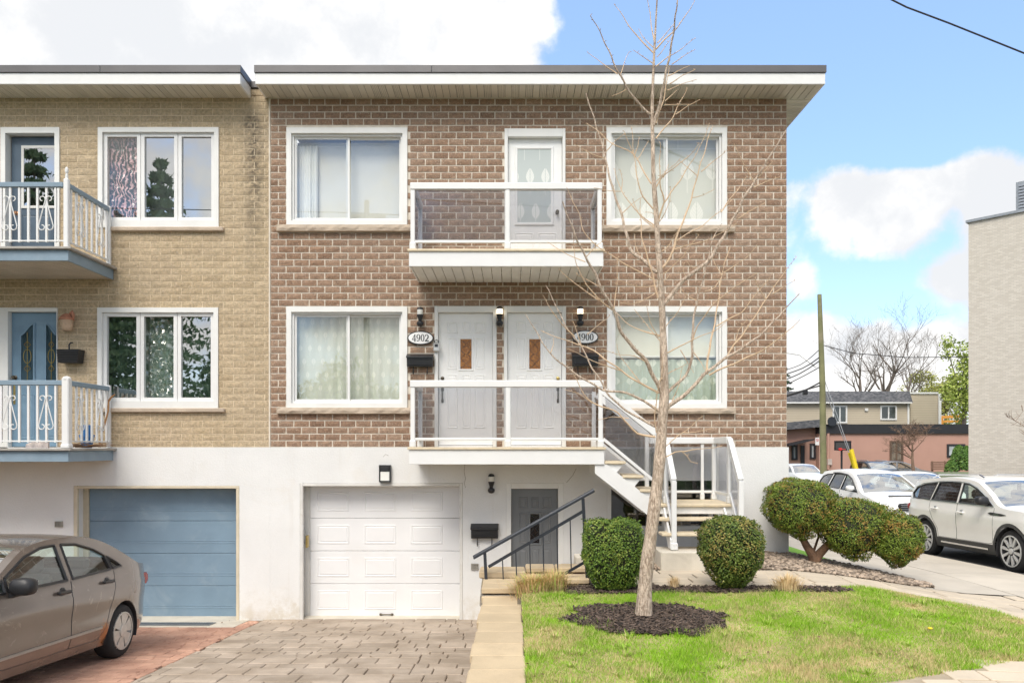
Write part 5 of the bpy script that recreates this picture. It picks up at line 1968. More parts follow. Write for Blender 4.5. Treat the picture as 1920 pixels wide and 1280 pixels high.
def make_car(name, label, spec, loc, paint, group=None, fine=.09, interior=True, detail=True, rz=0.0, pitch=0.0):
    t = thing(name, label, 'car', loc, rz, group, True)
    t.rotation_euler = (pitch, 0, rz)
    L, wm, zb, tum = spec['L'], spec['W'] / 2, spec['belt'], spec['tumble']
    top = catmull(spec['top'], .045 if fine < .12 else .1)

    def hw(s, z):
        w = wm
        if s < .75:
            w -= .20 * ((.75 - s) / .75) ** 2.2
        if s > L - .8:
            w -= .20 * ((s - L + .8) / .8) ** 2.4
        b = zb(s)
        if z > b:
            w -= tum * (z - b) + .015
        elif z > b - .08:
            w -= .015 * (1 - (b - z) / .08)
        if z < .55:
            w -= .10 * ((.55 - z) / .4) ** 2
        w -= .014 * math.sin(min(1, max(0, (z - .42) / .30)) * math.pi)
        ck = b - .17                                  # shoulder crease
        if ck < z <= b:
            w -= .022 * min(1, (z - ck) / .05)
        elif z > b:
            w -= .022
        return w

    arches = spec['axles']
    ra = spec['arch']
    bot = spec['sill']
    outline = [(p[0], p[1]) for p in top]
    low = []                                        # underside from rear to front with the wheel arches cut out
    for ax in sorted(arches, reverse=True):
        low += [(ax + math.cos(a) * ra, max(spec['R'] + math.sin(a) * ra, bot)) for a in [math.pi * (k / 14) * 1.2 - .1 * math.pi for k in range(15)]]
    poly = outline + [(top[-1][0] - .06, bot + .04)] + low + [(top[0][0] + .06, bot + .04)]
    clean = [poly[0]]
    for p in poly[1:]:
        if math.hypot(p[0] - clean[-1][0], p[1] - clean[-1][1]) > .008:
            clean.append(p)
    poly = clean
    wins = spec['windows']
    doors = spec['doors']
    pts = [Vector(p) for p in poly]
    faces = [list(range(len(pts)))]
    for w in list(wins) + list(doors):
        r = resample(w, fine)
        faces.append(list(range(len(pts), len(pts) + len(r))))
        pts += [Vector(p) for p in r]
    chains = []
    if spec.get('clad'):                            # lines along which the lower cladding ends
        for ax in arches:
            ch = [(ax + math.cos(a) * (ra + .055), spec['R'] + math.sin(a) * (ra + .055)) for a in [math.pi * k / 26 for k in range(27)]]
            chains.append([p for p in ch if p[1] > spec['clad'] - .02])
        chains.append([(.3 + .06 * k, spec['clad']) for k in range(int((L - .6) / .06))])
    edges = []
    for ch in chains:
        o = len(pts)
        pts += [Vector(p) for p in ch]
        edges += [(o + i, o + i + 1) for i in range(len(ch) - 1)]
    for f in faces:
        edges += [(f[i], f[(i + 1) % len(f)]) for i in range(len(f))]
    s = .05
    while s < L:
        z = bot
        while z < 1.7:
            if in_poly((s, z), poly):
                pts.append(Vector((s + .013 * math.sin(z * 40), z)))
            z += fine
        s += fine
    r = delaunay_2d_cdt(pts, edges, [], 0, 1e-5)
    V2 = [(p[0], p[1]) for p in r[0]]
    groups = {}
    for f in r[2]:
        c = (sum(V2[i][0] for i in f) / len(f), sum(V2[i][1] for i in f) / len(f))
        if not in_poly(c, poly):
            continue
        key = 'body'
        for k, w in enumerate(wins):
            if in_poly(c, w):
                key = ('win', k)
        if key == 'body':
            for k, w in enumerate(doors):
                if in_poly(c, w):
                    key = ('door', k)
            cl = spec.get('clad')
            if cl and key != 'x' and (c[1] < cl or any(math.hypot(c[0] - ax, c[1] - spec['R']) < ra + .055 for ax in arches)):
                key = 'clad'
        groups.setdefault(key, []).append(f)

    def shell(fs, off, sides=(-1, 1)):
        v, f = [], []
        for sd_ in sides:
            idx = {}
            for q in fs:
                ids = []
                for i in q:
                    if i not in idx:
                        idx[i] = len(v)
                        s_, z_ = V2[i]
                        v.append((sd_ * (hw(s_, z_) + off), s_, z_))
                    ids.append(idx[i])
                f.append(tuple(ids) if sd_ > 0 else tuple(ids[::-1]))
        return v, f
    body_v, body_f = shell(groups['body'], 0)
    # top skin: bonnet, windscreen, roof, rear screen, boot, bumpers
    us = [-1, -.97, -.9, -.8, -.6, -.35, 0, .35, .6, .8, .9, .97, 1]
    m = len(top)
    sk = []
    for i, p in enumerate(top):
        a, b = top[max(i - 1, 0)], top[min(i + 1, m - 1)]
        d = Vector((b[0] - a[0], b[1] - a[1])).normalized()
        nrm = Vector((-d.y, d.x))
        w = hw(p[0], p[1])
        for u in us:
            o = p[2] * (1 - abs(u) ** 2.6)
            sk.append((u * w, p[0] + nrm.x * o, p[1] + nrm.y * o))
    nu = len(us)
    scr = spec['screens']                            # (s0, s1, glass part name)
    gl = {k: [] for k in range(len(scr))}
    roofp = []
    for i in range(m - 1):
        sm, zm = (top[i][0] + top[i + 1][0]) / 2, (top[i][1] + top[i + 1][1]) / 2
        for j in range(nu - 1):
            q = (i * nu + j, i * nu + j + 1, (i + 1) * nu + j + 1, (i + 1) * nu + j)
            hit = None
            for k, (a, b, z0) in enumerate(scr):
                if a < sm < b and zm > z0 and 2 <= j <= nu - 4:
                    hit = k
            (gl[hit] if hit is not None else roofp).append(q)
    o = len(body_v)
    body_v += sk
    body_f += [tuple(i + o for i in q) for q in roofp]
    body = link('body', mesh_of('body', body_v, body_f, paint, True), t)
    for k in range(len(scr)):
        ids = sorted({i for q in gl[k] for i in q})
        mp = {a: b for b, a in enumerate(ids)}
        link(('windscreen', 'rear_window')[k], mesh_of('screen', [sk[i] for i in ids], [tuple(mp[i] for i in q) for q in gl[k]], M_wind if k == 0 else M_cargl_dark, True), t)
    for k in range(len(doors)):
        for sd_ in (-1, 1):
            v, f = shell(groups.get(('door', k), []), 0, (sd_,))
            if not f:
                continue
            dr = link('door', mesh_of('door', v, f, paint, True), t)
            if detail:
                mb = MB()
                lp = resample(doors[k], .06)
                for i in range(len(lp)):
                    a, b = lp[i], lp[(i + 1) % len(lp)]
                    c = ((a[0] + b[0]) / 2, (a[1] + b[1]) / 2)
                    if in_poly(c, poly) and c[1] < zb(c[0]) - .01:
                        mb.tube([(sd_ * (hw(*a) - .001), a[0], a[1]), (sd_ * (hw(*b) - .001), b[0], b[1])], .0042, 4, False)
                mb.build('shut_line', M_trim, dr)
                hx, hz = spec['handles'][k]
                ho = hw(hx, hz)
                mb = MB().cbox(-.016, .016, -.11, .11, -.018, .018, .012)
                mb.v = [(sd_ * (ho + .028) + p[0], hx + p[1], hz + p[2]) for p in mb.v]
                mb2 = MB().tube([(sd_ * (ho - .01), hx - .08, hz), (sd_ * (ho + .028), hx - .08, hz)], .014, 6).tube([(sd_ * (ho - .01), hx + .08, hz), (sd_ * (ho + .028), hx + .08, hz)], .014, 6)
                mb.add(mb2.v, mb2.f)
                mb.build('handle', spec.get('handle_mat') or M_trim, dr, True)
                MB().lathe([(.052, sd_ * -.02), (.05, sd_ * .004), (.03, sd_ * .0045), (.004, sd_ * .0045)], (sd_ * ho, hx + .0, hz), 'x', 16).build('handle_recess_shade', M_trim if not spec.get('handle_mat') else M_spaint, dr, True)  # flat disc, the shade of the handle recess put into its colour
    for k, w in enumerate(wins):
        for sd_ in (-1, 1):
            v, f = shell(groups.get(('win', k), []), -.012, (sd_,))
            if f:
                link('side_window', mesh_of('side_window', v, f, M_cargl_dark if k in spec.get('privacy', ()) else M_cargl, True), t)
            if detail:
                mb = MB()
                lp = resample(w, .08)
                for i in range(len(lp)):
                    a, b = lp[i], lp[(i + 1) % len(lp)]
                    mb.tube([(sd_ * (hw(*a) - .004), a[0], a[1]), (sd_ * (hw(*b) - .004), b[0], b[1])], .016, 5, False)
                mb.build('window_trim', M_trim, t)
    if 'clad' in groups:
        v, f = shell(groups['clad'], .008)
        link('cladding', mesh_of('cladding', v, f, M_clad, True), t)
    # wheels
    R, tw = spec['R'], .215
    for ax in arches:
        for sd_ in (-1, 1):
            xo = sd_ * (hw(ax, .6) - .015)
            c = (xo, ax, R)
            d = -sd_
            w = MB().lathe([(R * .62, 0), (R * .86, d * -.004 + 0), (R * .95, d * .012), (R, d * .05), (R, d * (tw - .05)), (R * .95, d * (tw - .012)), (R * .7, d * tw)], c, 'x', 32, False).build('wheel', M_tyre, t, True)
            rr = R * spec.get('rim', .66)
            MB().lathe([(rr, -d * .004), (rr * .97, d * .006), (rr * .9, d * .05), (rr * .86, d * .07), (.02, d * .075)], c, 'x', 28, False).build('rim', M_trim if spec.get('spokes', 0) == 10 else M_hub, w, True)
            mb = MB()
            mb.lathe([(rr * 1.01, -d * .008), (rr * .95, -d * .012), (rr * .92, d * .01)], c, 'x', 28) if False else None
            n = spec.get('spokes', 6)
            mb.ring([(c[1] + rr * 1.0 * math.cos(a), c[2] + rr * 1.0 * math.sin(a)) for a in [2 * math.pi * k / 36 for k in range(36)]], [(c[1] + rr * .92 * math.cos(a), c[2] + rr * .92 * math.sin(a)) for a in [2 * math.pi * k / 36 for k in range(36)]], 'x', min(xo, xo - d * .012), max(xo, xo - d * .012))
            for k in range(n):
                a = 2 * math.pi * (k + .3) / n
                w0, w1 = (.15, .44) if n < 8 else (.065, .10)
                ca, sa = math.cos(a), math.sin(a)
                q = [(.28, -w0), (.95, -w1), (.95, w1), (.28, w0)]
                pl = [(c[1] + rr * (e * ca - f_ * sa), c[2] + rr * (e * sa + f_ * ca)) for e, f_ in q]
                mb.prism(pl, 'x', min(xo + d * .03, xo - d * .004), max(xo + d * .03, xo - d * .004))
            mb.build('spokes', M_alloy if n == 10 else M_hub, w)
            MB().lathe([(rr * (.36 if n < 8 else .2), d * .02), (rr * (.34 if n < 8 else .19), -d * .014), (.01, -d * .018)], c, 'x', 20).build('hub_cap', M_hub if n < 8 else M_alloy, w, True)
            v, f = [], []                            # wheel house
            for k in range(19):
                a = math.pi * (k / 18) * 1.2 - .1 * math.pi
                for xx in (xo + d * .0, xo + d * .28):
                    v.append((xx, ax + math.cos(a) * (ra - .002), R + math.sin(a) * (ra - .002)))
            for k in range(18):
                f.append((2 * k, 2 * k + 1, 2 * k + 3, 2 * k + 2))
            f.append(tuple(2 * k + 1 for k in range(19)))
            link('wheel_arch', mesh_of('wheel_arch', v, f, M_dark), t)
    a0, a1 = min(arches), max(arches)
    MB().box(-wm + .12, wm - .12, a0 + ra + .02, a1 - ra - .02, bot - .02, bot + .16).box(-wm + .32, wm - .32, .25, L - .25, bot - .0, bot + .18).build('underbody', M_dark, t)
    if interior:
        zf = bot + .2
        MB().cbox(-wm + .16, wm - .16, spec['cowl'] - .05, spec['cowl'] + .42, zf + .3, zb(1) - .06, .04).build('dashboard', M_dark, t)
        s1 = spec['cowl'] + 1.02
        for sx in (-.38, .38):
            st_ = MB().cbox(sx - .25, sx + .25, s1 - .25, s1 + .28, zf, zf + .22, .05)
            b = MB().cbox(sx - .24, sx + .24, s1 + .22, s1 + .36, zf + .16, zb(2) + .08, .05)
            st_.add([(p[0], p[1] + (p[2] - zf) * .22, p[2]) for p in b.v], b.f)
            b = MB().cbox(sx - .13, sx + .13, s1 + .4, s1 + .5, zb(2) + .09, zb(2) + .27, .045)
            st_.add(b.v, b.f)
            st_.build('seat', M_seat, t, True)
        s2 = s1 + .95
        st_ = MB().cbox(-.62, .62, s2 - .3, s2 + .2, zf, zf + .22, .05)
        b = MB().cbox(-.62, .62, s2 + .14, s2 + .3, zf + .16, zb(3) + .04, .05)
        st_.add([(p[0], p[1] + (p[2] - zf) * .3, p[2]) for p in b.v], b.f)
        for sx in (-.36, .36):
            b = MB().cbox(sx - .13, sx + .13, s2 + .36, s2 + .46, zb(3) + .02, zb(3) + .17, .04)
            st_.add(b.v, b.f)
        st_.build('rear_seat', M_seat, t, True)
        MB().tube([(-.38 + .17 * math.cos(a), spec['cowl'] + .5 + .06 * math.sin(a), zb(1) + .0 + .15 * math.sin(a)) for a in [2 * math.pi * k / 16 for k in range(17)]], .015, 6).build('steering_wheel', M_trim, t, True)
    if detail:
        ms, mz = spec['mirror']
        for sd_ in (-1, 1):
            ho = hw(ms, mz)
            mb = MB().rbox((0, 0, 0), .115, .085, .08, 3.2)
            mb.v = [(sd_ * (ho + .13) + p[0], ms - .03 + p[1] + abs(p[0]) * .0, mz + .06 + p[2]) for p in mb.v]
            mi = mb.build('mirror', spec.get('mirror_mat') or M_trim, t, True)
            MB().bar((sd_ * (ho - .02), ms, mz - .03), (sd_ * (ho + .1), ms - .02, mz + .01), .09, .05).build('mirror_arm', M_trim, mi)
            MB().box(*sorted((sd_ * (ho + .045), sd_ * (ho + .215))), ms + .042, ms + .046, mz + .01, mz + .11).build('mirror_glass', M_chrome, mi)
        zg = spec['belt'](0) - .30                  # grille, lower intake and number plate on the nose
        gr = MB().rbox((0, .0, zg), .40, .16, .12, 5).build('grille', M_trim, t, True)
        for k in range(4):
            MB().cbox(-.36, .36, -.165, -.15, zg - .085 + k * .05, zg - .072 + k * .05, .003).build('grille_bar', M_chrome, gr)
        MB().rbox((0, .03, bot + .17), .52, .14, .055, 5).build('lower_intake', M_trim, t, True)
        for (s0, z0, w_, h_, nm, mm) in spec.get('lamps', ()):
            for sd_ in (-1, 1):
                ho = hw(s0, z0)
                mb = MB().rbox((0, 0, 0), .5 * w_, .1, .5 * h_, 4)
                mb.v = [(sd_ * (ho - w_ * (.38 if s0 < 1 else .46)) + p[0], s0 + p[1] + abs(p[0]) * .1, z0 + p[2]) for p in mb.v]
                mb.build(nm, mm, t, True)
    return t, hw


def lin(a, b, L):
    return lambda s: a + (b - a) * s / L


SEDAN = dict(L=4.5, W=1.755, tumble=.36, belt=lambda s: .92 + .04 * s * .8, R=.312, arch=.355, sill=.205, axles=(.93, 3.63), cowl=1.12,
             top=[(.08, .23, .10), (.02, .40, .13), (.05, .60, .12), (.22, .73, .07), (.7, .85, .05), (1.12, .945, .05), (1.5, 1.16, .06), (1.92, 1.36, .05), (2.3, 1.43, .04), (2.75, 1.445, .035), (3.15, 1.415, .04), (3.5, 1.315, .045), (3.95, 1.11, .05), (4.12, 1.065, .04), (4.36, 1.045, .04), (4.42, 1.0, .06), (4.46, .85, .09), (4.48, .58, .12), (4.42, .30, .12), (4.36, .24, .1)],
             windows=[[(1.30, .985), (1.42, 1.06), (1.50, 1.10), (1.50, .99)], [(1.54, .99), (1.54, 1.115), (1.9, 1.285), (2.2, 1.36), (2.43, 1.375), (2.47, 1.01)], [(2.57, 1.015), (2.54, 1.375), (2.8, 1.365), (3.1, 1.295), (3.28, 1.22), (3.34, 1.055)], [(3.39, 1.06), (3.335, 1.20), (3.48, 1.135), (3.58, 1.075)]],
             doors=[[(1.36, .34), (1.30, .95), (1.5, 1.13), (1.95, 1.335), (2.3, 1.375), (2.52, 1.375), (2.53, .30), (1.5, .30)], [(2.535, .30), (2.525, 1.375), (2.85, 1.365), (3.2, 1.27), (3.38, 1.1), (3.40, .92), (3.32, .66), (3.22, .42), (3.1, .30)]],
             handles=[(2.36, .90), (3.22, .925)], mirror=(1.58, .985), screens=[(1.13, 1.93, .9), (3.42, 3.98, 1.0)], spokes=6, rim=.70,
             lamps=[(.14, .68, .34, .14, 'headlight', M_hlamp), (4.31, .86, .13, .16, 'tail_light', M_tlamp)])
M_wpaint = mat('white_car_paint', (.88, .87, .84), .28, .01, 2, coat=.5)
M_wpaint2 = mat('plain_white_car_paint', (.84, .84, .83), .3, .01, 2, coat=.4)
SUV = dict(handle_mat=M_wpaint, L=4.59, W=1.88, tumble=.25, belt=lambda s: 1.06 + .022 * s, R=.365, arch=.415, sill=.25, axles=(.90, 3.61), cowl=1.2, clad=.43,
           top=[(.12, .27, .10), (.03, .45, .14), (.02, .72, .14), (.10, .93, .08), (.5, 1.03, .05), (1.18, 1.10, .05), (1.55, 1.31, .06), (1.95, 1.51, .05), (2.3, 1.575, .04), (2.8, 1.60, .035), (3.4, 1.585, .035), (3.95, 1.53, .04), (4.16, 1.50, .04), (4.28, 1.32, .06), (4.44, 1.07, .07), (4.53, .93, .08), (4.56, .65, .1), (4.53, .4, .12), (4.42, .28, .1)],
           windows=[[(1.42, 1.115), (1.6, 1.22), (1.95, 1.39), (2.2, 1.47), (2.40, 1.49), (2.43, 1.13)], [(2.52, 1.135), (2.49, 1.495), (2.9, 1.51), (3.22, 1.495), (3.38, 1.15)], [(3.45, 1.155), (3.30, 1.49), (3.75, 1.45), (4.02, 1.39), (4.2, 1.27), (4.12, 1.17)]],
           doors=[[(1.38, .46), (1.34, 1.08), (1.6, 1.26), (1.95, 1.44), (2.3, 1.535), (2.46, 1.54), (2.475, .44), (1.5, .44)], [(2.48, .44), (2.465, 1.545), (2.95, 1.555), (3.26, 1.53), (3.42, 1.14), (3.42, .98), (3.30, .78), (3.14, .60), (3.10, .44)]],
           handles=[(2.3, .95), (3.2, .985)], mirror=(1.55, 1.14), screens=[(1.2, 1.95, 1.08), (4.17, 4.46, 1.0)], spokes=10, rim=.74, privacy=(1, 2),
           lamps=[(.16, .82, .36, .13, 'headlight', M_hlamp), (4.36, .98, .2, .14, 'tail_light', M_tlamp)])
VAN = dict(SUV, mirror_mat=M_wpaint2, handle_mat=M_wpaint2, W=1.86, clad=None, spokes=6, sill=.24, tumble=.42, arch=.40,
           top=[(.10, .27, .10), (.02, .45, .16), (.04, .68, .16), (.16, .86, .10), (.55, .99, .06), (1.05, 1.08, .06), (1.5, 1.34, .07), (1.95, 1.56, .06), (2.3, 1.64, .05), (2.8, 1.68, .04), (3.4, 1.67, .04), (3.95, 1.62, .04), (4.16, 1.56, .04), (4.32, 1.34, .06), (4.46, 1.07, .07), (4.54, .93, .08), (4.57, .65, .1), (4.53, .4, .12), (4.42, .28, .1)],
           doors=[[(1.30, .46), (1.22, 1.04), (1.55, 1.26), (1.95, 1.49), (2.3, 1.585), (2.46, 1.6), (2.475, .40), (1.45, .40)], [(2.48, .40), (2.465, 1.6), (2.95, 1.61), (3.26, 1.58), (3.42, 1.14), (3.42, .98), (3.30, .78), (3.14, .60), (3.10, .40)]],
           windows=[[(1.30, 1.095), (1.55, 1.22), (1.95, 1.43), (2.2, 1.52), (2.40, 1.55), (2.43, 1.13)], [(2.52, 1.135), (2.49, 1.555), (2.9, 1.57), (3.22, 1.555), (3.34, 1.15)], [(3.45, 1.155), (3.34, 1.55), (3.75, 1.53), (4.02, 1.46), (4.2, 1.29), (4.12, 1.17)]],
           screens=[(1.07, 1.95, 1.06), (4.17, 4.46, 1.0)], cowl=1.08)


def dirt(t, c, pos, geo):
    sp = t.n('ShaderNodeSeparateXYZ')
    t.set(sp.inputs[0], pos)
    low = t.math('MULTIPLY', t.ramp(sp.outputs[2], .15, -.45), t.ramp(t.noise(pos, 7, 5, .65), .3, .75))
    c = t.mix(t.math('MULTIPLY', low, .30), c, (.20, .15, .11))
    streak = t.ramp(t.noise(pos, 3.5, 6, .7, 1.2), .60, .66)
    c = t.mix(t.math('MULTIPLY', streak, .5), c, (.36, .32, .28))
    dy = t.math('SUBTRACT', sp.outputs[1], 8.66)
    dz = t.math('SUBTRACT', sp.outputs[2], -.20)
    rr = t.math('SQRT', t.math('ADD', t.math('MULTIPLY', dy, dy), t.math('MULTIPLY', t.math('MULTIPLY', dz, dz), .35)))
    rust = t.math('MULTIPLY', t.ramp(t.math('ADD', rr, t.math('MULTIPLY', t.noise(pos, 18, 3), .16)), .19, .12), .85)
    return t.mix(rust, c, (.42, .15, .03))


M_sedan = mat('dusty_taupe_metallic', (.205, .170, .147), .24, .06, 2, metal=.45, coat=.6, fine=.06, extra=dirt)
M_wpaint = mat('white_car_paint', (.88, .87, .84), .28, .01, 2, coat=.5)
M_wpaint2 = mat('plain_white_car_paint', (.84, .84, .83), .3, .01, 2, coat=.4)
M_gpaint = mat('dark_grey_car_paint', (.075, .078, .085), .28, .02, 2, metal=.4, coat=.6)
M_spaint = mat('silver_car_paint', (.36, .37, .385), .3, .02, 2, metal=.5, coat=.6)

cy0 = 9.06 - 3.63
sed, hw_s = make_car('sedan', 'dusty taupe four-door sedan parked on red pavers before the blue garage', SEDAN, (-5.45, cy0, drive_z(cy0) - .008), M_sedan, pitch=math.atan(-.074), fine=.055)
for sd_ in (-1, 1):                                 # body side moulding and fuel flap
    MB().bar((sd_ * (hw_s(1.4, .42) + .006), 1.38, .41), (sd_ * (hw_s(3.1, .42) + .006), 3.12, .43), .014, .026).build('side_moulding', mat('pale_taupe_strip', (.34, .31, .28), .35, .05, 4, metal=.3), sed)
MB().lathe([(.078, -.03), (.078, .003), (.07, .005), (.005, .005)], (hw_s(3.86, .80) - .004, 3.86, .80), 'x', 24).build('fuel_flap', M_sedan, sed, True)

suv, hw_v = make_car('suv', 'pearl white crossover with grey cladding and ten-spoke wheels at the side kerb', SUV, (9.42, 13.08 - .9, road_z(13)), M_wpaint, pitch=-.03, fine=.06)
for c_ in suv.children:
    if c_.name.startswith('mirror'):
        pass
for sd_ in (-1, 1):
    MB().bar((sd_ * (hw_v(1.5, .36) + .014), 1.5, .34), (sd_ * (hw_v(3.0, .36) + .014), 3.0, .345), .012, .03).build('sill_strip', M_chrome, suv)
    MB().prism([(1.0, .965), (1.12, .985), (1.42, 1.0), (1.50, .985), (1.42, .95), (1.12, .945)], 'x', *sorted((sd_ * hw_v(1.2, .96), sd_ * (hw_v(1.2, .96) + .014)))).build('fender_badge', M_trim, suv)
    MB().cbox(-.01, .01, -.03, .03, -.075, .075, .008).build('side_marker', M_orange, suv).location = (sd_ * (hw_v(.38, .72) + .0), .38, .73)
    MB().tube([(sd_ * .60, 2.1, 1.60), (sd_ * .60, 2.25, 1.655), (sd_ * .60, 3.6, 1.655), (sd_ * .60, 3.85, 1.59)], .016, 6).build('roof_rail', M_chrome, suv)
    mb = MB()                                       # bright line round the side glass
    ln = [(1.36, 1.095), (2.45, 1.118), (3.42, 1.14), (4.18, 1.158)]
    mb.tube([(sd_ * (hw_v(*p) + .004), *p) for p in ln], .009, 5)
    mb.tube([(sd_ * (hw_v(*p) + .004), *p) for p in ((1.36, 1.1), (1.6, 1.25), (1.95, 1.42), (2.25, 1.505), (2.6, 1.53), (3.2, 1.525), (3.8, 1.475), (4.1, 1.39))], .009, 5)
    mb.build('chrome_line', M_chrome, suv)
fc = bpy.data.curves.new('badge_text', 'FONT')
fc.body = 'LINCOLN'
fc.size = .034
fc.extrude = .0015
fc.align_x = 'CENTER'
ftmp = bpy.data.objects.new('badge_text', fc)
bm_ = bpy.data.meshes.new_from_object(ftmp)
bpy.data.objects.remove(ftmp)
bm_.materials.clear()
bm_.materials.append(M_chrome)
fo = link('badge_lettering', bm_, suv, kind='stuff')
fo.location = (-(hw_v(1.2, .96) + .0155), 1.26, .957)
fo.rotation_euler = (rad(90), 0, rad(-90))

van, hw_n = make_car('white_wagon', 'white family wagon with a dark bonnet deflector, parked behind the crossover', VAN, (10.78, 20.7, road_z(22) + .02), M_wpaint2, fine=.11)
MB().cbox(-.42, .42, .40, .47, .985, 1.06, .02).build('bonnet_deflector', M_clad, van)
for sd_ in (-1, 1):
    MB().tube([(sd_ * (hw_n(s_, z_) + .02), s_, z_) for s_, z_ in ((1.5, 1.22), (1.95, 1.46), (2.3, 1.56), (2.9, 1.60), (3.3, 1.585))], .022, 6).build('window_visor', M_clad, van)
# the roofs of the cars in the lot beyond
far = [('hatchback', 'small white car in the lot, half hidden by the corner of the brick house', SEDAN, (17.0, 43, -.55), M_wpaint2, None),
       ('white_sedan', 'white sedan roof showing between the white wagon and the crossover', SEDAN, (15.3, 27.0, -.50), M_wpaint2, None),
       ('dark_wagon', 'dark grey car with roof rails parked before the pink building', SUV, (23.4, 47, -.62), M_gpaint, None),
       ('silver_hatchback', 'silver car parked behind the little bare tree in the lot', SEDAN, (27.0, 49, -.45), M_spaint, None),
       ('grey_pickup', 'grey pickup roof showing over the crossover before the white brick building', SUV, (18.6, 24.6, -.15), M_spaint, None)]
for nm, lab, sp, lc, pm, _ in far:
    ft, _h = make_car(nm, lab, sp, lc, pm, fine=.16, interior=False, detail=(nm == 'grey_pickup'), rz=(rad(80) if nm in ('silver_hatchback',) else rad(-25) if nm == 'grey_pickup' else 0))
    if nm == 'dark_wagon':
        for sd_ in (-1, 1):
            MB().tube([(sd_ * .60, 2.1, 1.60), (sd_ * .60, 2.25, 1.66), (sd_ * .60, 3.6, 1.66), (sd_ * .60, 3.85, 1.59)], .025, 6).build('roof_rail', M_spaint, ft)

# ------------------------------------------------------------------ the young bare tree on the lawn
def bark(t, c, pos, geo):
    mp = t.n('ShaderNodeMapping')
    mp.inputs['Scale'].default_value = (1, 1, .22)
    t.set(mp.inputs[0], pos)
    f = t.ramp(t.noise(mp.outputs[0], 55, 5, .7, 1.0), .38, .62)
    return t.mix(f, tuple(x * .75 for x in (.40, .30, .22)), c)


M_bark = mat('pale_furrowed_bark', (.70, .57, .45), .9, .12, 4, bump=1.0, bscale=60, bdist=.015, extra=bark, stain=(.30, .26, .21), stain_scale=5, stain_amt=.4)
M_twig = mat('tan_twig_bark', (.60, .44, .29), .8, .15, 6, fine=.15)
TY = 7.78
tree = thing('young_tree', 'bare young tree with pale bark and budding twigs in the mulch ring on the lawn', 'tree', (TREE.x, TY, yard_z(TREE.x, TY)))
trunk_px = [(1205.5, 1172, 17.5), (1207, 1150, 15.6), (1210, 1085, 13.0), (1219, 1010, 11.8), (1229, 930, 11), (1237, 860, 10.4), (1242, 795, 9.3), (1246, 745, 8.6), (1246, 700, 7.6), (1244, 640, 6.6), (1241, 570, 5.9), (1236, 500, 5.4), (1232, 440, 4.9), (1229, 390, 4.6), (1225, 330, 4.1), (1224, 260, 3.5), (1223, 210, 3.1), (1225, 150, 2.6), (1227, 100, 2.2), (1230, 40, 1.7), (1233, -20, 1.2), (1236, -70, .6)]
SCT = TY / 1440
smp = catmull([(x, y, r) for x, y, r in trunk_px], 22)
rg = random.Random(2)
MB().tube([at(x, y, TY) + Vector((0, .015 * math.sin(y * .011), -.03 if y > 1160 else 0)) for x, y, r in smp], [r * SCT * (1 + .05 * math.sin(k * 1.7)) for k, (x, y, r) in enumerate(smp)], 14).build('trunk', M_bark, tree, True)


def trunk_y(py):
    return TY + .015 * math.sin(py * .011)


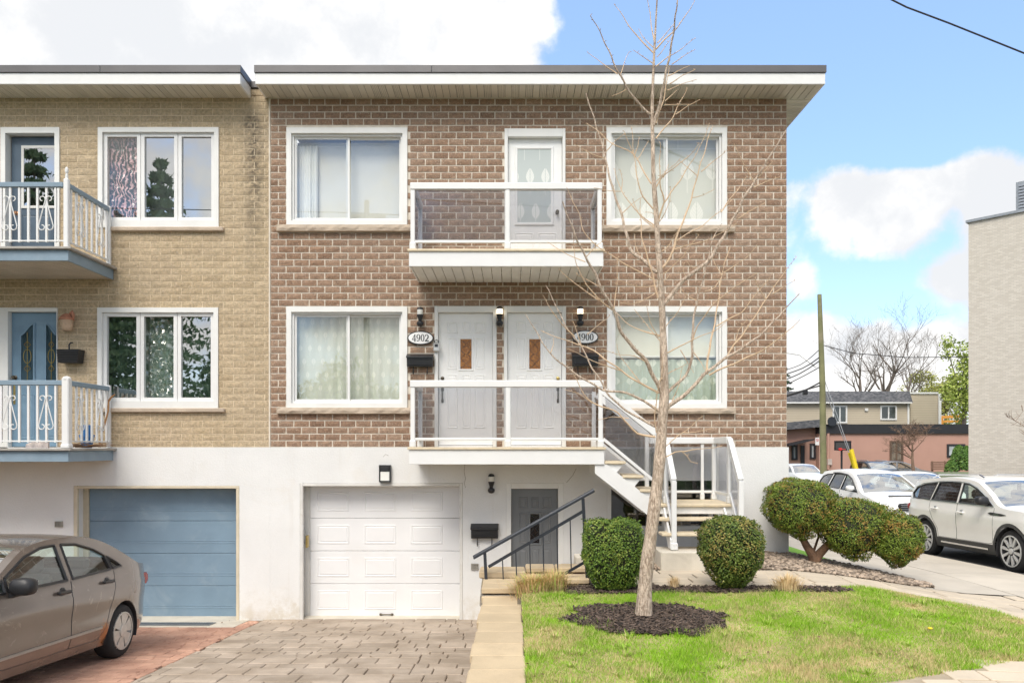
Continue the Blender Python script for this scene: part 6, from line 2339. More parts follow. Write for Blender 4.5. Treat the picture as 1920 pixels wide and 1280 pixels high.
BR = [  # measured limbs: (thickness, points)
 (2.4, [(1222, 216), (1202, 200), (1180, 171), (1163, 142), (1150, 116), (1137, 86), (1120, 51), (1107, 29)]), (1.2, [(1157, 138), (1140, 127), (1120, 112), (1103, 99)]), (.9, [(1163, 139), (1171, 118), (1179, 98)]), (1.0, [(1174, 167), (1160, 176), (1148, 181)]),
 (3.0, [(1225, 236), (1238, 191), (1249, 135), (1257, 96), (1264, 51), (1270, 0), (1274, -40)]), (1.7, [(1229, 231), (1244, 187), (1255, 124)]), (1.1, [(1253, 142), (1272, 134), (1292, 124)]), (1.1, [(1255, 157), (1280, 143), (1303, 130)]), (1.1, [(1251, 169), (1275, 160), (1303, 149)]), (1.0, [(1246, 189), (1258, 180), (1270, 170)]), (1.1, [(1259, 120), (1280, 108), (1303, 92)]), (1.2, [(1229, 124), (1255, 107), (1277, 92), (1304, 72)]),
 (1.7, [(1229, 92), (1247, 75), (1262, 60), (1281, 37), (1303, 2)]), (1.1, [(1232, 80), (1251, 62), (1266, 40)]), (1.6, [(1225, 99), (1199, 73), (1180, 49), (1152, 7)]), (1.3, [(1226, 77), (1220, 37), (1214, -6)]), (1.1, [(1223, 118), (1206, 107), (1187, 94)]), (1.0, [(1224, 88), (1208, 73), (1197, 54)]), (1.0, [(1231, 107), (1247, 90), (1259, 71)]),
 (1.6, [(1229, 259), (1255, 230), (1271, 200), (1289, 165)]), (1.0, [(1266, 214), (1290, 200), (1312, 186)]), (1.0, [(1245, 196), (1270, 197), (1290, 196)]),
 (3.4, [(1232, 510), (1205, 488), (1183, 468), (1175, 440), (1165, 401), (1154, 369), (1143.6, 334), (1135, 297), (1129, 271), (1119, 241), (1107, 200), (1098, 176)]), (1.1, [(1135, 284), (1155, 265), (1172, 249)]), (1.2, [(1132, 296), (1109, 289), (1077, 270)]), (1.1, [(1165, 400), (1185, 384), (1204, 368)]),
 (1.5, [(1220, 344), (1203, 315), (1186, 287), (1154, 273), (1125, 250), (1101, 231)]), (1.0, [(1186, 287), (1178, 266), (1170, 246)]), (1.5, [(1224, 391), (1202, 362), (1194, 326), (1189, 291), (1184, 237)]), (1.0, [(1189, 291), (1196, 275), (1199, 261)]), (.9, [(1193, 300), (1208, 280), (1216, 264)]),
 (1.4, [(1228, 423), (1200, 403), (1180, 378), (1164, 356), (1153, 318)]), (.9, [(1164, 356), (1167, 338), (1164, 320)]), (.9, [(1164, 358), (1140, 358), (1116, 352)]), (1.1, [(1229, 428), (1207, 412), (1195, 396), (1187, 374)]),
 (1.9, [(1233, 417), (1245, 379), (1240, 355), (1237, 330), (1238, 269)]), (1.4, [(1245, 379), (1265, 352), (1290, 314), (1314, 272), (1331, 230)]), (1.4, [(1227, 354), (1243, 332), (1266, 312), (1290, 295), (1312, 268)]), (1.0, [(1227, 342), (1250, 322), (1273, 300)]), (1.0, [(1243, 332), (1250, 318), (1254, 310)]), (1.0, [(1233, 417), (1246, 402), (1255, 378), (1258, 350)]), (.9, [(1228, 402), (1220, 398), (1210, 398)]),
 (4.2, [(1246, 569), (1262, 549), (1286, 521), (1312, 503), (1334, 481), (1356, 444), (1373, 414), (1399, 364), (1415, 340), (1439, 300), (1457, 272), (1474, 244)]), (1.1, [(1412, 351), (1436, 342), (1461, 331)]), (1.1, [(1413, 340), (1393, 305), (1377, 270)]), (1.2, [(1382, 410), (1408, 396), (1434, 379)]), (1.3, [(1351, 397), (1375, 366), (1401, 331)]), (1.0, [(1420, 332), (1435, 320), (1447, 306)]), (1.0, [(1286, 521), (1281, 508), (1283, 495)]), (1.0, [(1312, 503), (1295, 500), (1288, 490)]),
 (4.0, [(1250, 763), (1281, 743), (1300, 724), (1325, 698), (1360, 672), (1406, 643), (1439, 615), (1476, 575), (1498, 551)]), (1.9, [(1329, 702), (1377, 681), (1434, 654), (1476, 621), (1500, 600)]), (2.2, [(1325, 700), (1329, 659), (1339, 611), (1349, 549), (1353, 516), (1369, 460)]), (1.3, [(1342, 611), (1391, 584), (1419, 549), (1443, 523)]), (1.8, [(1360, 672), (1380, 642), (1401, 615), (1436, 561), (1463, 521), (1493, 481)]), (1.0, [(1436, 561), (1423, 540), (1415, 520)]), (1.0, [(1448, 550), (1470, 538), (1490, 525)]), (1.0, [(1353, 516), (1342, 497), (1333, 474)]), (1.1, [(1355, 511), (1385, 494), (1420, 462)]), (.9, [(1378, 640), (1385, 620), (1400, 600)]),
 (3.0, [(1252, 735), (1286, 703), (1297, 670), (1299, 615), (1307, 562), (1321, 514), (1336, 451), (1352, 420)]), (1.3, [(1297, 639), (1314, 602), (1347, 562), (1395, 527), (1419, 512)]), (1.4, [(1248, 662), (1275, 650), (1301, 635), (1338, 621), (1366, 600)]), (1.1, [(1235, 630), (1264, 593), (1281, 567), (1290, 547)]), (1.0, [(1307, 562), (1290, 556), (1276, 540), (1274, 550)]), (1.1, [(1321, 545), (1340, 540), (1353, 518)]), (1.0, [(1275, 655), (1290, 680), (1300, 698)]), (1.0, [(1300, 660), (1315, 680), (1324, 697)]),
 (4.2, [(1246, 747), (1231, 717), (1211, 677), (1187.5, 651), (1164, 621), (1152, 583), (1130, 546), (1114, 509), (1097.5, 481), (1079, 442), (1060, 393), (1054, 379)]), (1.6, [(1148, 580), (1122, 560), (1095, 525), (1081, 495), (1075, 452)]), (1.2, [(1122, 562), (1089, 539.5), (1047, 505)]), (1.1, [(1150, 578), (1156, 541.5), (1158, 481)]), (1.0, [(1126, 538), (1105, 527), (1081, 514)]), (1.1, [(1097, 490), (1065, 478), (1031, 456)]), (1.0, [(1098, 481), (1118, 462), (1135, 448)]),
 (2.6, [(1237, 770), (1199, 747.5), (1178, 737), (1141, 733), (1122, 726), (1094, 710), (1047, 677), (1023, 651), (1000, 612), (985, 590)]), (1.0, [(1032, 660), (1038, 645), (1039, 634)]), (2.4, [(1229, 799), (1192, 780), (1150, 750), (1131, 722), (1105, 680), (1089, 647), (1068, 623), (1047, 583), (1024, 535)]), (1.3, [(1077, 630), (1047, 600), (1017, 553)]), (1.0, [(1090, 650), (1083, 625), (1074, 602)]), (1.0, [(1100, 626), (1125, 608), (1143, 590)]),
 (2.2, [(1228, 818), (1194.5, 813), (1178, 794), (1150, 769), (1110, 755), (1094, 736), (1073, 698)]), (1.0, [(1178, 783), (1150, 782), (1122, 786)]), (1.0, [(1110, 755), (1085, 738), (1060, 730)]), (2.2, [(1235, 735), (1201.6, 719), (1164, 694), (1131, 670), (1101, 651), (1066, 640), (1014, 620)]), (1.2, [(1164, 694), (1128, 683), (1095, 668), (1062, 652)]), (1.1, [(1200, 716), (1180, 690), (1163, 668), (1157, 645)]), (1.0, [(1215, 680), (1190, 668), (1160, 664), (1128, 655)]),
 (1.1, [(1248, 835), (1281, 810), (1318, 780)]), (.9, [(1281, 810), (1305, 810), (1335, 802)]), (1.5, [(1244, 857), (1278, 846), (1294.6, 864), (1309, 869)]), (1.1, [(1278, 846), (1310, 842), (1355, 836)]), (1.2, [(1232, 715), (1258, 698), (1290, 680)]), (1.5, [(1236, 628), (1206, 621), (1178, 607), (1152, 583)]), (1.0, [(1234, 632), (1218, 600), (1212, 570)]), (1.0, [(1238, 640), (1215, 612), (1190, 580)]),
 (1.9, [(1233, 558), (1225, 521), (1215, 485), (1205, 452), (1202, 423), (1200, 373)]), (1.3, [(1227, 524), (1183, 501), (1130, 468), (1098, 440), (1085, 400), (1062, 352)]), (1.0, [(1226, 535), (1195, 538), (1163, 525)]), (1.0, [(1229, 548), (1200, 567), (1165, 568)]), (1.1, [(1236, 505), (1216, 500), (1195, 470), (1190, 440)]), (2.3, [(1240, 502), (1254, 489), (1264, 462), (1272, 436), (1292, 386), (1307.5, 329), (1318, 294), (1335, 237)]), (1.2, [(1267, 451), (1316, 423), (1351, 395), (1376, 372)]), (1.0, [(1307, 329), (1290, 315), (1272, 300)]), (1.1, [(1314, 321), (1340, 302), (1362, 281)]), (.9, [(1298, 370), (1320, 366), (1338, 356)]), (1.2, [(1264, 467), (1300, 458), (1338, 445), (1382, 419)]), (1.0, [(1240, 515), (1262, 500), (1290, 468), (1310, 440)]), (1.0, [(1240, 530), (1250, 522), (1255, 516)]), (1.0, [(1240, 470), (1255, 460), (1272, 428)]),
 (1.3, [(1230, 810), (1228, 775), (1236, 720), (1243, 690), (1240, 665)]), (1.2, [(1250, 770), (1262, 750), (1272, 722), (1280, 690)])]
for th_, pts in BR:
    rg = random.Random(int(pts[0][0] * 7 + pts[-1][1] * 13))
    L0 = sum(math.dist(a, b) for a, b in zip(pts, pts[1:]))
    dpt = rg.uniform(-.0034, .0034) * (1 if th_ > 2 else .7)
    # twigs start on the limb that carries them: find its depth there
    base = 0.0
    dens = catmull([(x, y, 0) for x, y in pts], 9)
    acc, P, Rr = 0.0, [], []
    parent_y = None
    for (q0, q1, yy) in globals().setdefault('_limb', []):
        if abs(q0 - pts[0][0]) < 4.5 and abs(q1 - pts[0][1]) < 4.5:
            parent_y = yy
            break
    y0 = parent_y if parent_y is not None else trunk_y(pts[0][1])
    prev = dens[0]
    for k, (x, y, _) in enumerate(dens):
        acc += math.dist((x, y), prev[:2])
        prev = (x, y)
        Y = y0 + dpt * acc + .008 * math.sin(acc * .05)
        P.append(at(x + .8 * math.sin(acc * .13 + th_), y + .8 * math.cos(acc * .11), Y))
        f = acc / L0
        Rr.append(max(.0028, th_ * 1.0 * SCT * (1 - .74 * f)))
        _limb.append((x, y, Y))
    mb = MB().tube(P, Rr, 7 if th_ > 2 else 5)
    for k in range(2, len(P)):                      # bud spurs
        if rg.random() < .62:
            d = Vector((rg.uniform(-1, 1), rg.uniform(-1, 1), rg.uniform(-.2, 1))).normalized()
            l = rg.uniform(.010, .024)
            mb.tube([P[k], P[k] + d * (Rr[k] + l)], [.0034, .0026], 4)
    mb.build('branch', M_bark if th_ > 2.3 else M_twig, tree, True)

# ------------------------------------------------------------------ clipped evergreens
def leaf_mat(name, a, b, tip, tip_amt):
    def extra(t, c, pos, geo):
        r = geo.outputs['Random Per Island']
        col = t.mix(r, a, b)
        n = t.math('ADD', t.math('MULTIPLY', t.noise(pos, 4.5, 4, .6), .75), t.math('MULTIPLY', r, .25))
        return t.mix(t.math('MULTIPLY', t.ramp(n, .5, .66), tip_amt), col, tip)
    return mat(name, a, .55, 0, extra=extra, spec=.35)


def leaf_cloud(centers, normals, lw, ll, seed, spread=.9):
    """small pointed leaves (quads) about given points, leaning away from the shell"""
    r = np.random.default_rng(seed)
    n = len(centers)
    nn = normals + r.normal(0, spread * .55, (n, 3))
    nn /= np.linalg.norm(nn, axis=1, keepdims=True)
    u = np.cross(nn, r.normal(0, 1, (n, 3)))
    u /= np.linalg.norm(u, axis=1, keepdims=True)
    d = np.cross(nn, u) + nn * r.uniform(0, .7, (n, 1))
    d /= np.linalg.norm(d, axis=1, keepdims=True)
    L = (ll * r.uniform(.6, 1.3, n))[:, None]
    W = (lw * r.uniform(.6, 1.3, n))[:, None]
    V = np.stack([centers - d * L * .35, centers + u * W * .5 + d * L * .1, centers + d * L * .65, centers - u * W * .5 + d * L * .1], 1)
    return V.reshape(-1, 3), np.arange(n * 4).reshape(-1, 4)


def shell_points(n, rx, ry, rz, e, taper, seed, jit=.05, lump=.05):
    r = np.random.default_rng(seed)
    d = r.normal(0, 1, (n, 3))
    d /= np.linalg.norm(d, axis=1, keepdims=True)
    k = (np.abs(d) ** e).sum(1) ** (-1 / e)
    p = d * k[:, None]
    ph = r.uniform(0, 6, 6)
    lm = 1 + lump * (np.sin(p[:, 0] * 5 + ph[0]) * np.sin(p[:, 2] * 6 + ph[1]) + np.sin(p[:, 1] * 7 + ph[2]) * .6 + np.sin((p[:, 0] + p[:, 2]) * 11 + ph[3]) * .5)
    depth = 1 - np.abs(r.normal(0, jit, n)) + (r.uniform(0, 1, n) < .05) * r.uniform(0, .075, n)
    p = p * (lm * depth)[:, None]
    t = 1 - taper * np.clip(-p[:, 2], 0, 1) ** 1.3
    p[:, 0] *= t
    p[:, 1] *= t
    return p * np.array([rx, ry, rz]), d


def core(rx, ry, rz, c, e, taper, seed, k=.86):
    iv_, if_ = [], []
    n, m_ = 18, 12
    for j in range(m_ + 1):
        ph = math.pi * j / m_ - math.pi / 2
        for i in range(n):
            a = 2 * math.pi * i / n
            d = np.array([math.cos(ph) * math.cos(a), math.cos(ph) * math.sin(a), math.sin(ph)])
            q = d * (np.abs(d) ** e).sum() ** (-1 / e)
            t = 1 - taper * max(0, -q[2]) ** 1.3
            iv_.append((c[0] + q[0] * rx * k * t, c[1] + q[1] * ry * k * t, c[2] + q[2] * rz * k))
    for j in range(m_):
        for i in range(n):
            if_.append((j * n + i, j * n + (i + 1) % n, (j + 1) * n + (i + 1) % n, (j + 1) * n + i))
    return iv_, if_


M_core = mat('foliage_core', (.022, .026, .012), .95, .3, 20)  # solid dark body filling the inside of the leaf shell
M_box = leaf_mat('clipped_box_leaves', (.050, .110, .016), (.20, .30, .045), (.33, .34, .07), .6)
M_box2 = leaf_mat('clipped_box_leaves_bronzed', (.050, .100, .017), (.21, .27, .05), (.42, .28, .09), .65)
M_stem = mat('shrub_stem', (.20, .12, .075), .9, .2, 10, bump=.6, bscale=50)


def clipped(label, px0, px1, py0, py1, Y, m, seed, taper, e):
    cx = ((px0 + px1) / 2 - 960) * Y / 1440
    rx = (px1 - px0) / 2 * Y / 1440
    zt, zb_ = 1.9 - (py0 - 838) * Y / 1440, 1.9 - (py1 - 838) * Y / 1440
    rz = (zt - zb_) / 2 * .985
    c = np.array([cx, Y, (zt + zb_) / 2 + .01])
    t = thing('clipped_shrub', label, 'shrub', (cx, Y, zb_ - .02))
    p, d = shell_points(15000, rx, rx * .95, rz, e, taper, seed, .06, .05)
    V, F = leaf_cloud(p + c, d, .017, .028, seed + 1)
    link('foliage', np_mesh('foliage', V, F, m), t)
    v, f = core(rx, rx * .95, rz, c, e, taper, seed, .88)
    link('foliage_core', mesh_of('foliage_core', v, f, M_core, True), t)
    mb = MB()
    rg = random.Random(seed)
    for k in range(5):
        a = k * 1.3
        mb.tube([(cx + .03 * math.cos(a), Y + .03 * math.sin(a), zb_ - .06), (cx + .06 * math.cos(a), Y + .06 * math.sin(a), zb_ + .1), (cx + .16 * math.cos(a), Y + .16 * math.sin(a), zb_ + .35)], [.02, .016, .01], 6)
    mb.build('stem', M_stem, t, True)


clipped('dense green clipped shrub beside the iron handrail', 1094, 1204, 974, 1104, 8.98, M_box, 41, .28, 4.6)
clipped('clipped shrub with bronzed leaf tips in front of the concrete step', 1314, 1427, 969, 1104, 8.98, M_box2, 43, .52, 3.8)

jn = thing('pruned_juniper', 'cloud-pruned juniper with five rounded pads on a forked trunk at the house corner', 'shrub', (4.45, 11.3, .25))
M_jun = leaf_mat('juniper_sprays', (.075, .135, .016), (.24, .32, .042), (.36, .165, .045), .75)
for k, (px, py, rx, ry, Y, kind) in enumerate(((1500, 932, 61, 35, 11.75, 0), (1497, 955, 63, 52, 11.2, 0), (1618, 968, 54, 29, 11.7, 0), (1597, 990, 63, 58, 11.15, 1), (1683, 1010, 46, 50, 11.0, 1))):
    s = Y / 1440
    c = np.array(at(px, py, Y))
    p, d = shell_points(14000 if k != 2 else 8000, rx * s, rx * s * .9, ry * s, 2.25, .22, 60 + k, .07, .085)
    V, F = leaf_cloud(p + c, d, .014, .034, 80 + k, .9)
    link('foliage_pad', np_mesh('foliage_pad', V, F, M_jun), jn)
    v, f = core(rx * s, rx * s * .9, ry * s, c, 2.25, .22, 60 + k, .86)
    link('foliage_core', mesh_of('foliage_core', v, f, M_core, True), jn)
M_jbark = mat('reddish_juniper_bark', (.24, .14, .085), .9, .2, 10, bump=.9, bscale=50, bdist=.015)
mb = MB().tube([at(1526, 1053, 11.3), at(1524, 1040, 11.3), at(1512, 1022, 11.28), at(1500, 1000, 11.25), at(1492, 980, 11.3)], [.075, .07, .055, .045, .03], 9)
mb.tube([at(1528, 1052, 11.3), at(1536, 1038, 11.3), at(1553, 1020, 11.25), at(1572, 1005, 11.2), at(1600, 985, 11.4)], [.07, .065, .055, .045, .03], 9)
mb.tube([at(1572, 1005, 11.2), at(1620, 1030, 11.1), at(1670, 1030, 11.0)], [.04, .03, .02], 7)
mb.tube([at(1526, 1032, 11.32), at(1535, 1005, 11.5), at(1530, 960, 11.7)], [.02, .018, .015], 6)
mb.build('trunk', M_jbark, jn, True)


def grass_clump(name, label, px, py, w, h, Y, n, cols, seed):
    rg = random.Random(seed)
    base = at(px, py, Y)
    r = np.random.default_rng(seed)
    Vs, Fs = [], []
    for k in range(n):
        a = r.uniform(0, 6.28)
        rr = abs(r.normal(0, w * .2))
        b = Vector((base.x + rr * math.cos(a), Y + rr * .8 * math.sin(a), base.z))
        out = r.uniform(.1, 1.0) * w * .5
        hh = h * r.uniform(.5, 1.05)
        dirv = Vector((math.cos(a), math.sin(a) * .8, 0))
        side = Vector((-math.sin(a), math.cos(a), 0)) * r.uniform(.002, .0045)
        m1 = b + dirv * out * .35 + Vector((0, 0, hh * .6))
        tp = b + dirv * out + Vector((0, 0, hh * (1 - .35 * out / (w * .5))))
        o = len(Vs)
        Vs += [b - side, b + side, m1 + side * .8, m1 - side * .8, tp]
        Fs += [(o, o + 1, o + 2, o + 3), (o + 3, o + 2, o + 4)]

    def extra(t, c, pos, geo):
        rr = geo.outputs['Random Per Island']
        g = t.mix(t.ramp(rr, .2, .8), cols[1], cols[0])
        return t.mix(t.ramp(t.math('ADD', rr, t.math('MULTIPLY', t.noise(pos, 12, 2), .4)), .9, 1.05), g, cols[2])
    o = link(name, mesh_of(name, Vs, Fs, mat('clump_' + str(seed), cols[0], .7, 0, extra=extra)))
    return tag(o, label, 'ornamental grass', 'dry ornamental grass clumps')


STRAW = ((.80, .60, .32), (.66, .45, .22), (.40, .52, .10))
grass_clump('grass_clump', 'wide half-green clump of dry ornamental grass at the end of the retaining wall', 1000, 1122, .56, .36, 8.95, 1500, STRAW, 301)
grass_clump('grass_clump', 'second dry tuft grown into the wide grass clump beside the mossy steps', 1038, 1117, .46, .37, 9.05, 1200, STRAW, 304)
DRY = ((.84, .67, .40), (.70, .52, .29), (.78, .60, .34))
grass_clump('grass_clump', 'short cut straw tuft by the slab path between the two clipped shrubs', 1264, 1105, .15, .20, 9.0, 260, DRY, 302)
grass_clump('grass_clump', 'straw-coloured dry grass tuft right of the bronzed clipped shrub', 1478, 1112, .38, .28, 8.9, 620, DRY, 303)
# low weeds in the lawn
for k, (px, py, Y) in enumerate(((1105, 1165, 7.9), (1265, 1160, 8.0), (1450, 1225, 6.75), (1110, 1185, 7.5))):
    pass

# ------------------------------------------------------------------ beyond the corner
PB = 58.0
M_pink = mat('pink_render', (.46, .27, .215), .9, .05, .6, bump=.2, bscale=8, fine=.05)


def siding_col(t, c, pos):
    sp = t.n('ShaderNodeSeparateXYZ')
    t.set(sp.inputs[0], pos)
    f = t.math('FRACT', t.math('MULTIPLY', sp.outputs[2], 6.6))
    return t.mix(t.math('LESS_THAN', f, .16), c, (.33, .28, .21))


M_siding = mat('beige_lap_siding', (.52, .45, .34), .7, .05, .5, extra=lambda t, c, pos, geo: siding_col(t, c, pos))
M_blackmetal = mat('black_fascia', (.02, .02, .024), .5, .1, 3)


def slates(t, c, pos, geo):
    b = t.n('ShaderNodeTexBrick')
    b.inputs['Scale'].default_value = 2.6
    b.inputs['Color1'].default_value = (.06, .065, .075, 1)
    b.inputs['Color2'].default_value = (.16, .16, .17, 1)
    b.inputs['Mortar'].default_value = (.03, .03, .035, 1)
    b.inputs['Mortar Size'].default_value = .012
    cm = t.n('ShaderNodeCombineXYZ')
    sp = t.n('ShaderNodeSeparateXYZ')
    t.set(sp.inputs[0], pos)
    t.set(cm.inputs[0], sp.outputs[0])
    t.set(cm.inputs[1], t.math('MULTIPLY', sp.outputs[2], 1.3))
    t.set(b.inputs['Vector'], cm.outputs[0])
    return b.outputs[0]


M_slate = mat('grey_shingles', (.1, .1, .11), .85, .1, 2, extra=slates)
M_wframe = M_white
M_farglass = mat('far_window_glass', (.04, .05, .05), .08, .2, 1, spec=.9)


def P(px, py, Y):
    return at(px, py, Y)


def far_box(mb, px0, px1, py0, py1, Y, depth):
    a, b = P(px0, py1, Y), P(px1, py0, Y)
    mb.box(a.x, b.x, Y, Y + depth, a.z, b.z)
    return mb


def far_window(parent, px0, px1, py0, py1, Y, frame_m, panes=2, fw=.09, glass=None):
    a, b = P(px0, py1, Y), P(px1, py0, Y)
    w = MB().frame(a.x, b.x, a.z, b.z, fw, Y - .08, Y - .002).build('window', frame_m, parent)
    n = panes
    W = (b.x - a.x - 2 * fw) / n
    for k in range(n):
        MB().box(a.x + fw + k * W + .02, a.x + fw + (k + 1) * W - .02, Y - .03, Y - .022, a.z + fw, b.z - fw).build('pane', glass or M_farglass, w)
    for k in range(1, n):
        MB().box(a.x + fw + k * W - .05, a.x + fw + k * W + .05, Y - .078, Y - .004, a.z + fw, b.z - fw).build('mullion', frame_m, w)
    return w


pk = thing('pink_building', 'low pink rendered building with a black metal fascia across the car park', 'building', (28, PB, -.6))
g0 = P(1390, 0, PB).x
mb = far_box(MB(), 1536, 1822, 812, 884, PB, 12)
mb.build('wall', M_pink, pk)
MB().box(P(1536, 0, PB).x - .05, P(1822, 0, PB).x, PB - .15, PB + 12, P(0, 812.5, PB).z, P(0, 795, PB).z).build('fascia', M_blackmetal, pk)
mb = MB()
a, b, c, d_ = P(1380, 0, PB).x, P(1536, 0, PB).x, P(0, 812, PB).z, P(0, 800, PB).z
mb.prism([(a, -1), (b - .01, -1), (b - .01, d_), (a, c - .2)], 'y', PB + .6, PB + 10)
mb.build('annex_wall', M_pink, pk)
mb = MB().prism([(a, P(0, 813, PB).z), (P(1537, 0, PB).x, P(0, 800, PB).z), (P(1537, 0, PB).x, P(0, 786, PB).z), (a, P(0, 801, PB).z)], 'y', PB - .3, PB + 10)
mb.build('annex_roof', M_slate, pk)
mb = MB().prism([(P(1470, 0, PB).x, P(0, 833, PB).z), (P(1515, 0, PB).x, P(0, 823, PB).z), (P(1515, 0, PB).x, P(0, 825, PB).z), (P(1470, 0, PB).x, P(0, 836, PB).z)], 'y', PB - 1.2, PB + .5)
mb.build('awning', M_blackmetal, pk)
M_pane_lt = mat('curtained_pane', (.42, .45, .47), .3, .25, 1.5)
far_window(pk, 1484, 1495, 834, 862, PB + .58, M_blackmetal, 1, .14, M_pane_lt)
far_window(pk, 1518, 1529, 831, 860, PB + .58, M_blackmetal, 1, .14, M_pane_lt)
far_window(pk, 1668, 1693, 826, 866, PB, mat('brown_grille', (.12, .075, .05), .7, .2, 2), 2, .12, mat('boarded_pane', (.16, .13, .10), .5, .5, 3))
far_window(pk, 1775, 1809, 832, 857, PB, M_blackmetal, 2, .15, M_pane_lt)
a, b = P(1501, 872, PB + .58), P(1508, 835, PB + .58)
MB().box(a.x, b.x, PB + .5, PB + .58, a.z, b.z).build('door', M_blackmetal, pk)
MB().tube([P(1553, 812, PB - .1), P(1553, 880, PB - .1)], .09, 8).build('downpipe', M_pink, pk)
MB().box(P(1550, 0, PB).x, P(1558, 0, PB).x, PB - .2, PB - .01, P(0, 871, PB).z, P(0, 860, PB).z).build('meter_box', mat('pale_meter', (.5, .42, .38), .5, .1, 3), pk)
MB().lathe([(.02, -.02), (.22, -.05), (.34, -.16), (.36, -.2)], (P(1556, 0, PB).x, PB - .2, P(0, 790, PB).z), 'y', 16).build('satellite_dish', M_darkmetal, pk, True)

tn = thing('beige_house', 'beige sided house with a grey shingle mansard roof behind the pink building', 'house', (28, PB + 9, -.6))
Y2 = PB + 8
mb = far_box(MB(), 1380, 1706, 753, 880, Y2, 9)
mb.build('wall', M_siding, tn)
z0, z1 = P(0, 755, Y2).z, P(0, 733, Y2).z
MB().prism([(Y2 - .35, z0), (Y2 + .25, z1), (Y2 + 9, z1), (Y2 + 9, z0)], 'x', P(1380, 0, Y2).x, P(1708, 0, Y2).x).build('roof', M_slate, tn)
MB().box(P(1380, 0, Y2).x, P(1706, 0, Y2).x, Y2 - .4, Y2 - .30, P(0, 756.5, Y2).z, P(0, 754, Y2).z).build('gutter', M_white, tn)
mb = far_box(MB(), 1707, 1763, 738, 880, Y2 + 1, 8)
wg = mb.build('wing_wall', M_siding, tn)
far_box(MB(), 1706, 1765, 735, 738, Y2 + .9, 8).build('coping', M_white, tn)
far_box(MB(), 1760, 1765, 738, 880, Y2 + .88, .1).build('corner_board', M_white, tn)
far_box(MB(), 1702, 1705, 755, 880, Y2 - .12, .1).build('corner_board', M_white, tn)
far_window(tn, 1560.5, 1588, 760, 793, Y2, M_white, 2, .12)
far_window(tn, 1650, 1681, 760, 787, Y2, M_white, 2, .12)
for px in (1484, 1562, 1641):
    MB().lathe([(.25, 0), (.28, .12), (.34, .14), (.30, .3), (.03, .38)], (P(px + 4, 0, Y2 + 3).x, Y2 + 3, z1 - .01), 'z', 12).build('roof_vent', M_white, tn, True)
far_box(MB(), 1622, 1628, 765, 770, Y2 - .12, .1).build('wall_vent', M_white, tn)

# white brick apartment block at the frame's edge
M_wbrick = None


def wbrick(t, c, pos, geo):
    b = t.n('ShaderNodeTexBrick')
    b.inputs['Scale'].default_value = 4.2
    b.inputs['Color1'].default_value = (.66, .61, .535, 1)
    b.inputs['Color2'].default_value = (.55, .50, .43, 1)
    b.inputs['Mortar'].default_value = (.50, .47, .42, 1)
    b.inputs['Mortar Size'].default_value = .028
    b.inputs['Brick Width'].default_value = .75
    b.inputs['Row Height'].default_value = .25
    sp = t.n('ShaderNodeSeparateXYZ')
    t.set(sp.inputs[0], pos)
    cm = t.n('ShaderNodeCombineXYZ')
    t.set(cm.inputs[0], t.math('SUBTRACT', t.math('MULTIPLY', sp.outputs[0], .66), t.math('MULTIPLY', sp.outputs[1], .75)))
    t.set(cm.inputs[1], sp.outputs[2])
    t.set(b.inputs['Vector'], cm.outputs[0])
    return b.outputs[0]


M_wbrick = mat('white_brick', (.5, .46, .4), .85, .05, 1, extra=wbrick, bump=.2, bscale=30)
c0 = P(1816, 418, 30.0)
dirw = Vector((1.25, -1.43, 0)).normalized()
nrm = Vector((-dirw.y, dirw.x, 0))
wbd = thing('white_brick_block', 'tall windowless white brick building beyond the parked crossover', 'building', (c0.x, 30, -.4))
q = [c0, c0 + dirw * 9, c0 + dirw * 9 + nrm * 14, c0 + nrm * 14]
mb = MB().prism([(p.x, p.y) for p in q], 'z', -1.0, c0.z)
mb.build('wall', M_wbrick, wbd)
q2 = [c0 - dirw * .08 - nrm * .08, c0 + dirw * 9 - nrm * .08, c0 + dirw * 9 + nrm * 14, c0 + nrm * 14 - dirw * .08]
MB().prism([(p.x, p.y) for p in q2], 'z', c0.z + .001, c0.z + .1).build('coping', M_galv, wbd)
u0 = c0 + dirw * 1.52 + nrm * .3
au = thing('rooftop_unit', 'grey louvred rooftop unit on the white brick building', 'air conditioner', (u0.x, u0.y, c0.z + .1))
h_ = 1.15
q3 = [u0, u0 + dirw * 2, u0 + dirw * 2 + nrm * 2, u0 + nrm * 2]
MB().prism([(p.x, p.y) for p in q3], 'z', c0.z + .101, c0.z + .1 + h_).build('housing', M_galv, au)
for k in range(9):
    a = u0 + dirw * .1 - nrm * .03
    b = u0 + dirw * 1.9 - nrm * .03
    z = c0.z + .17 + k * .115
    MB().bar((a.x, a.y, z), (b.x, b.y, z), .05, .07).build('louvre', M_spaint, au)

# utility pole, guys and lines
M_pole = mat('green_weathered_pole', (.22, .22, .11), .9, .15, 1.5, bump=.4, bscale=20, stain=(.30, .25, .18), stain_scale=.8, stain_amt=.7)
PY = 41.0
pl = thing('utility_pole', 'weathered green wooden utility pole behind the parked cars', 'pole', tuple(P(1543, 885, PY)))
MB().tube([P(1544, 888, PY), P(1542, 720, PY), P(1536.5, 552, PY)], [.17, .155, .11], 12).build('shaft', M_pole, pl, True)
MB().cbox(P(1505, 0, PY).x, P(1514, 0, PY).x, PY - .1, PY + .1, P(0, 740, PY).z, P(0, 731, PY).z, .03).build('cable_box', M_black, pl)
MB().tube([P(1470, 742, PY), P(1540, 722, PY)], .045, 6).build('bracket', M_black, pl)
tag(MB().tube([P(1475, 661, PY + 1), P(1500, 665, PY + .5), P(1530, 688, PY)], .05, 6).build('street_lamp_arm', M_white_alu), 'pale curved street lamp arm between the house corner and the pole', 'lamp arm')
M_wire = mat('black_cable', (.02, .02, .022), .6, .1, 3)
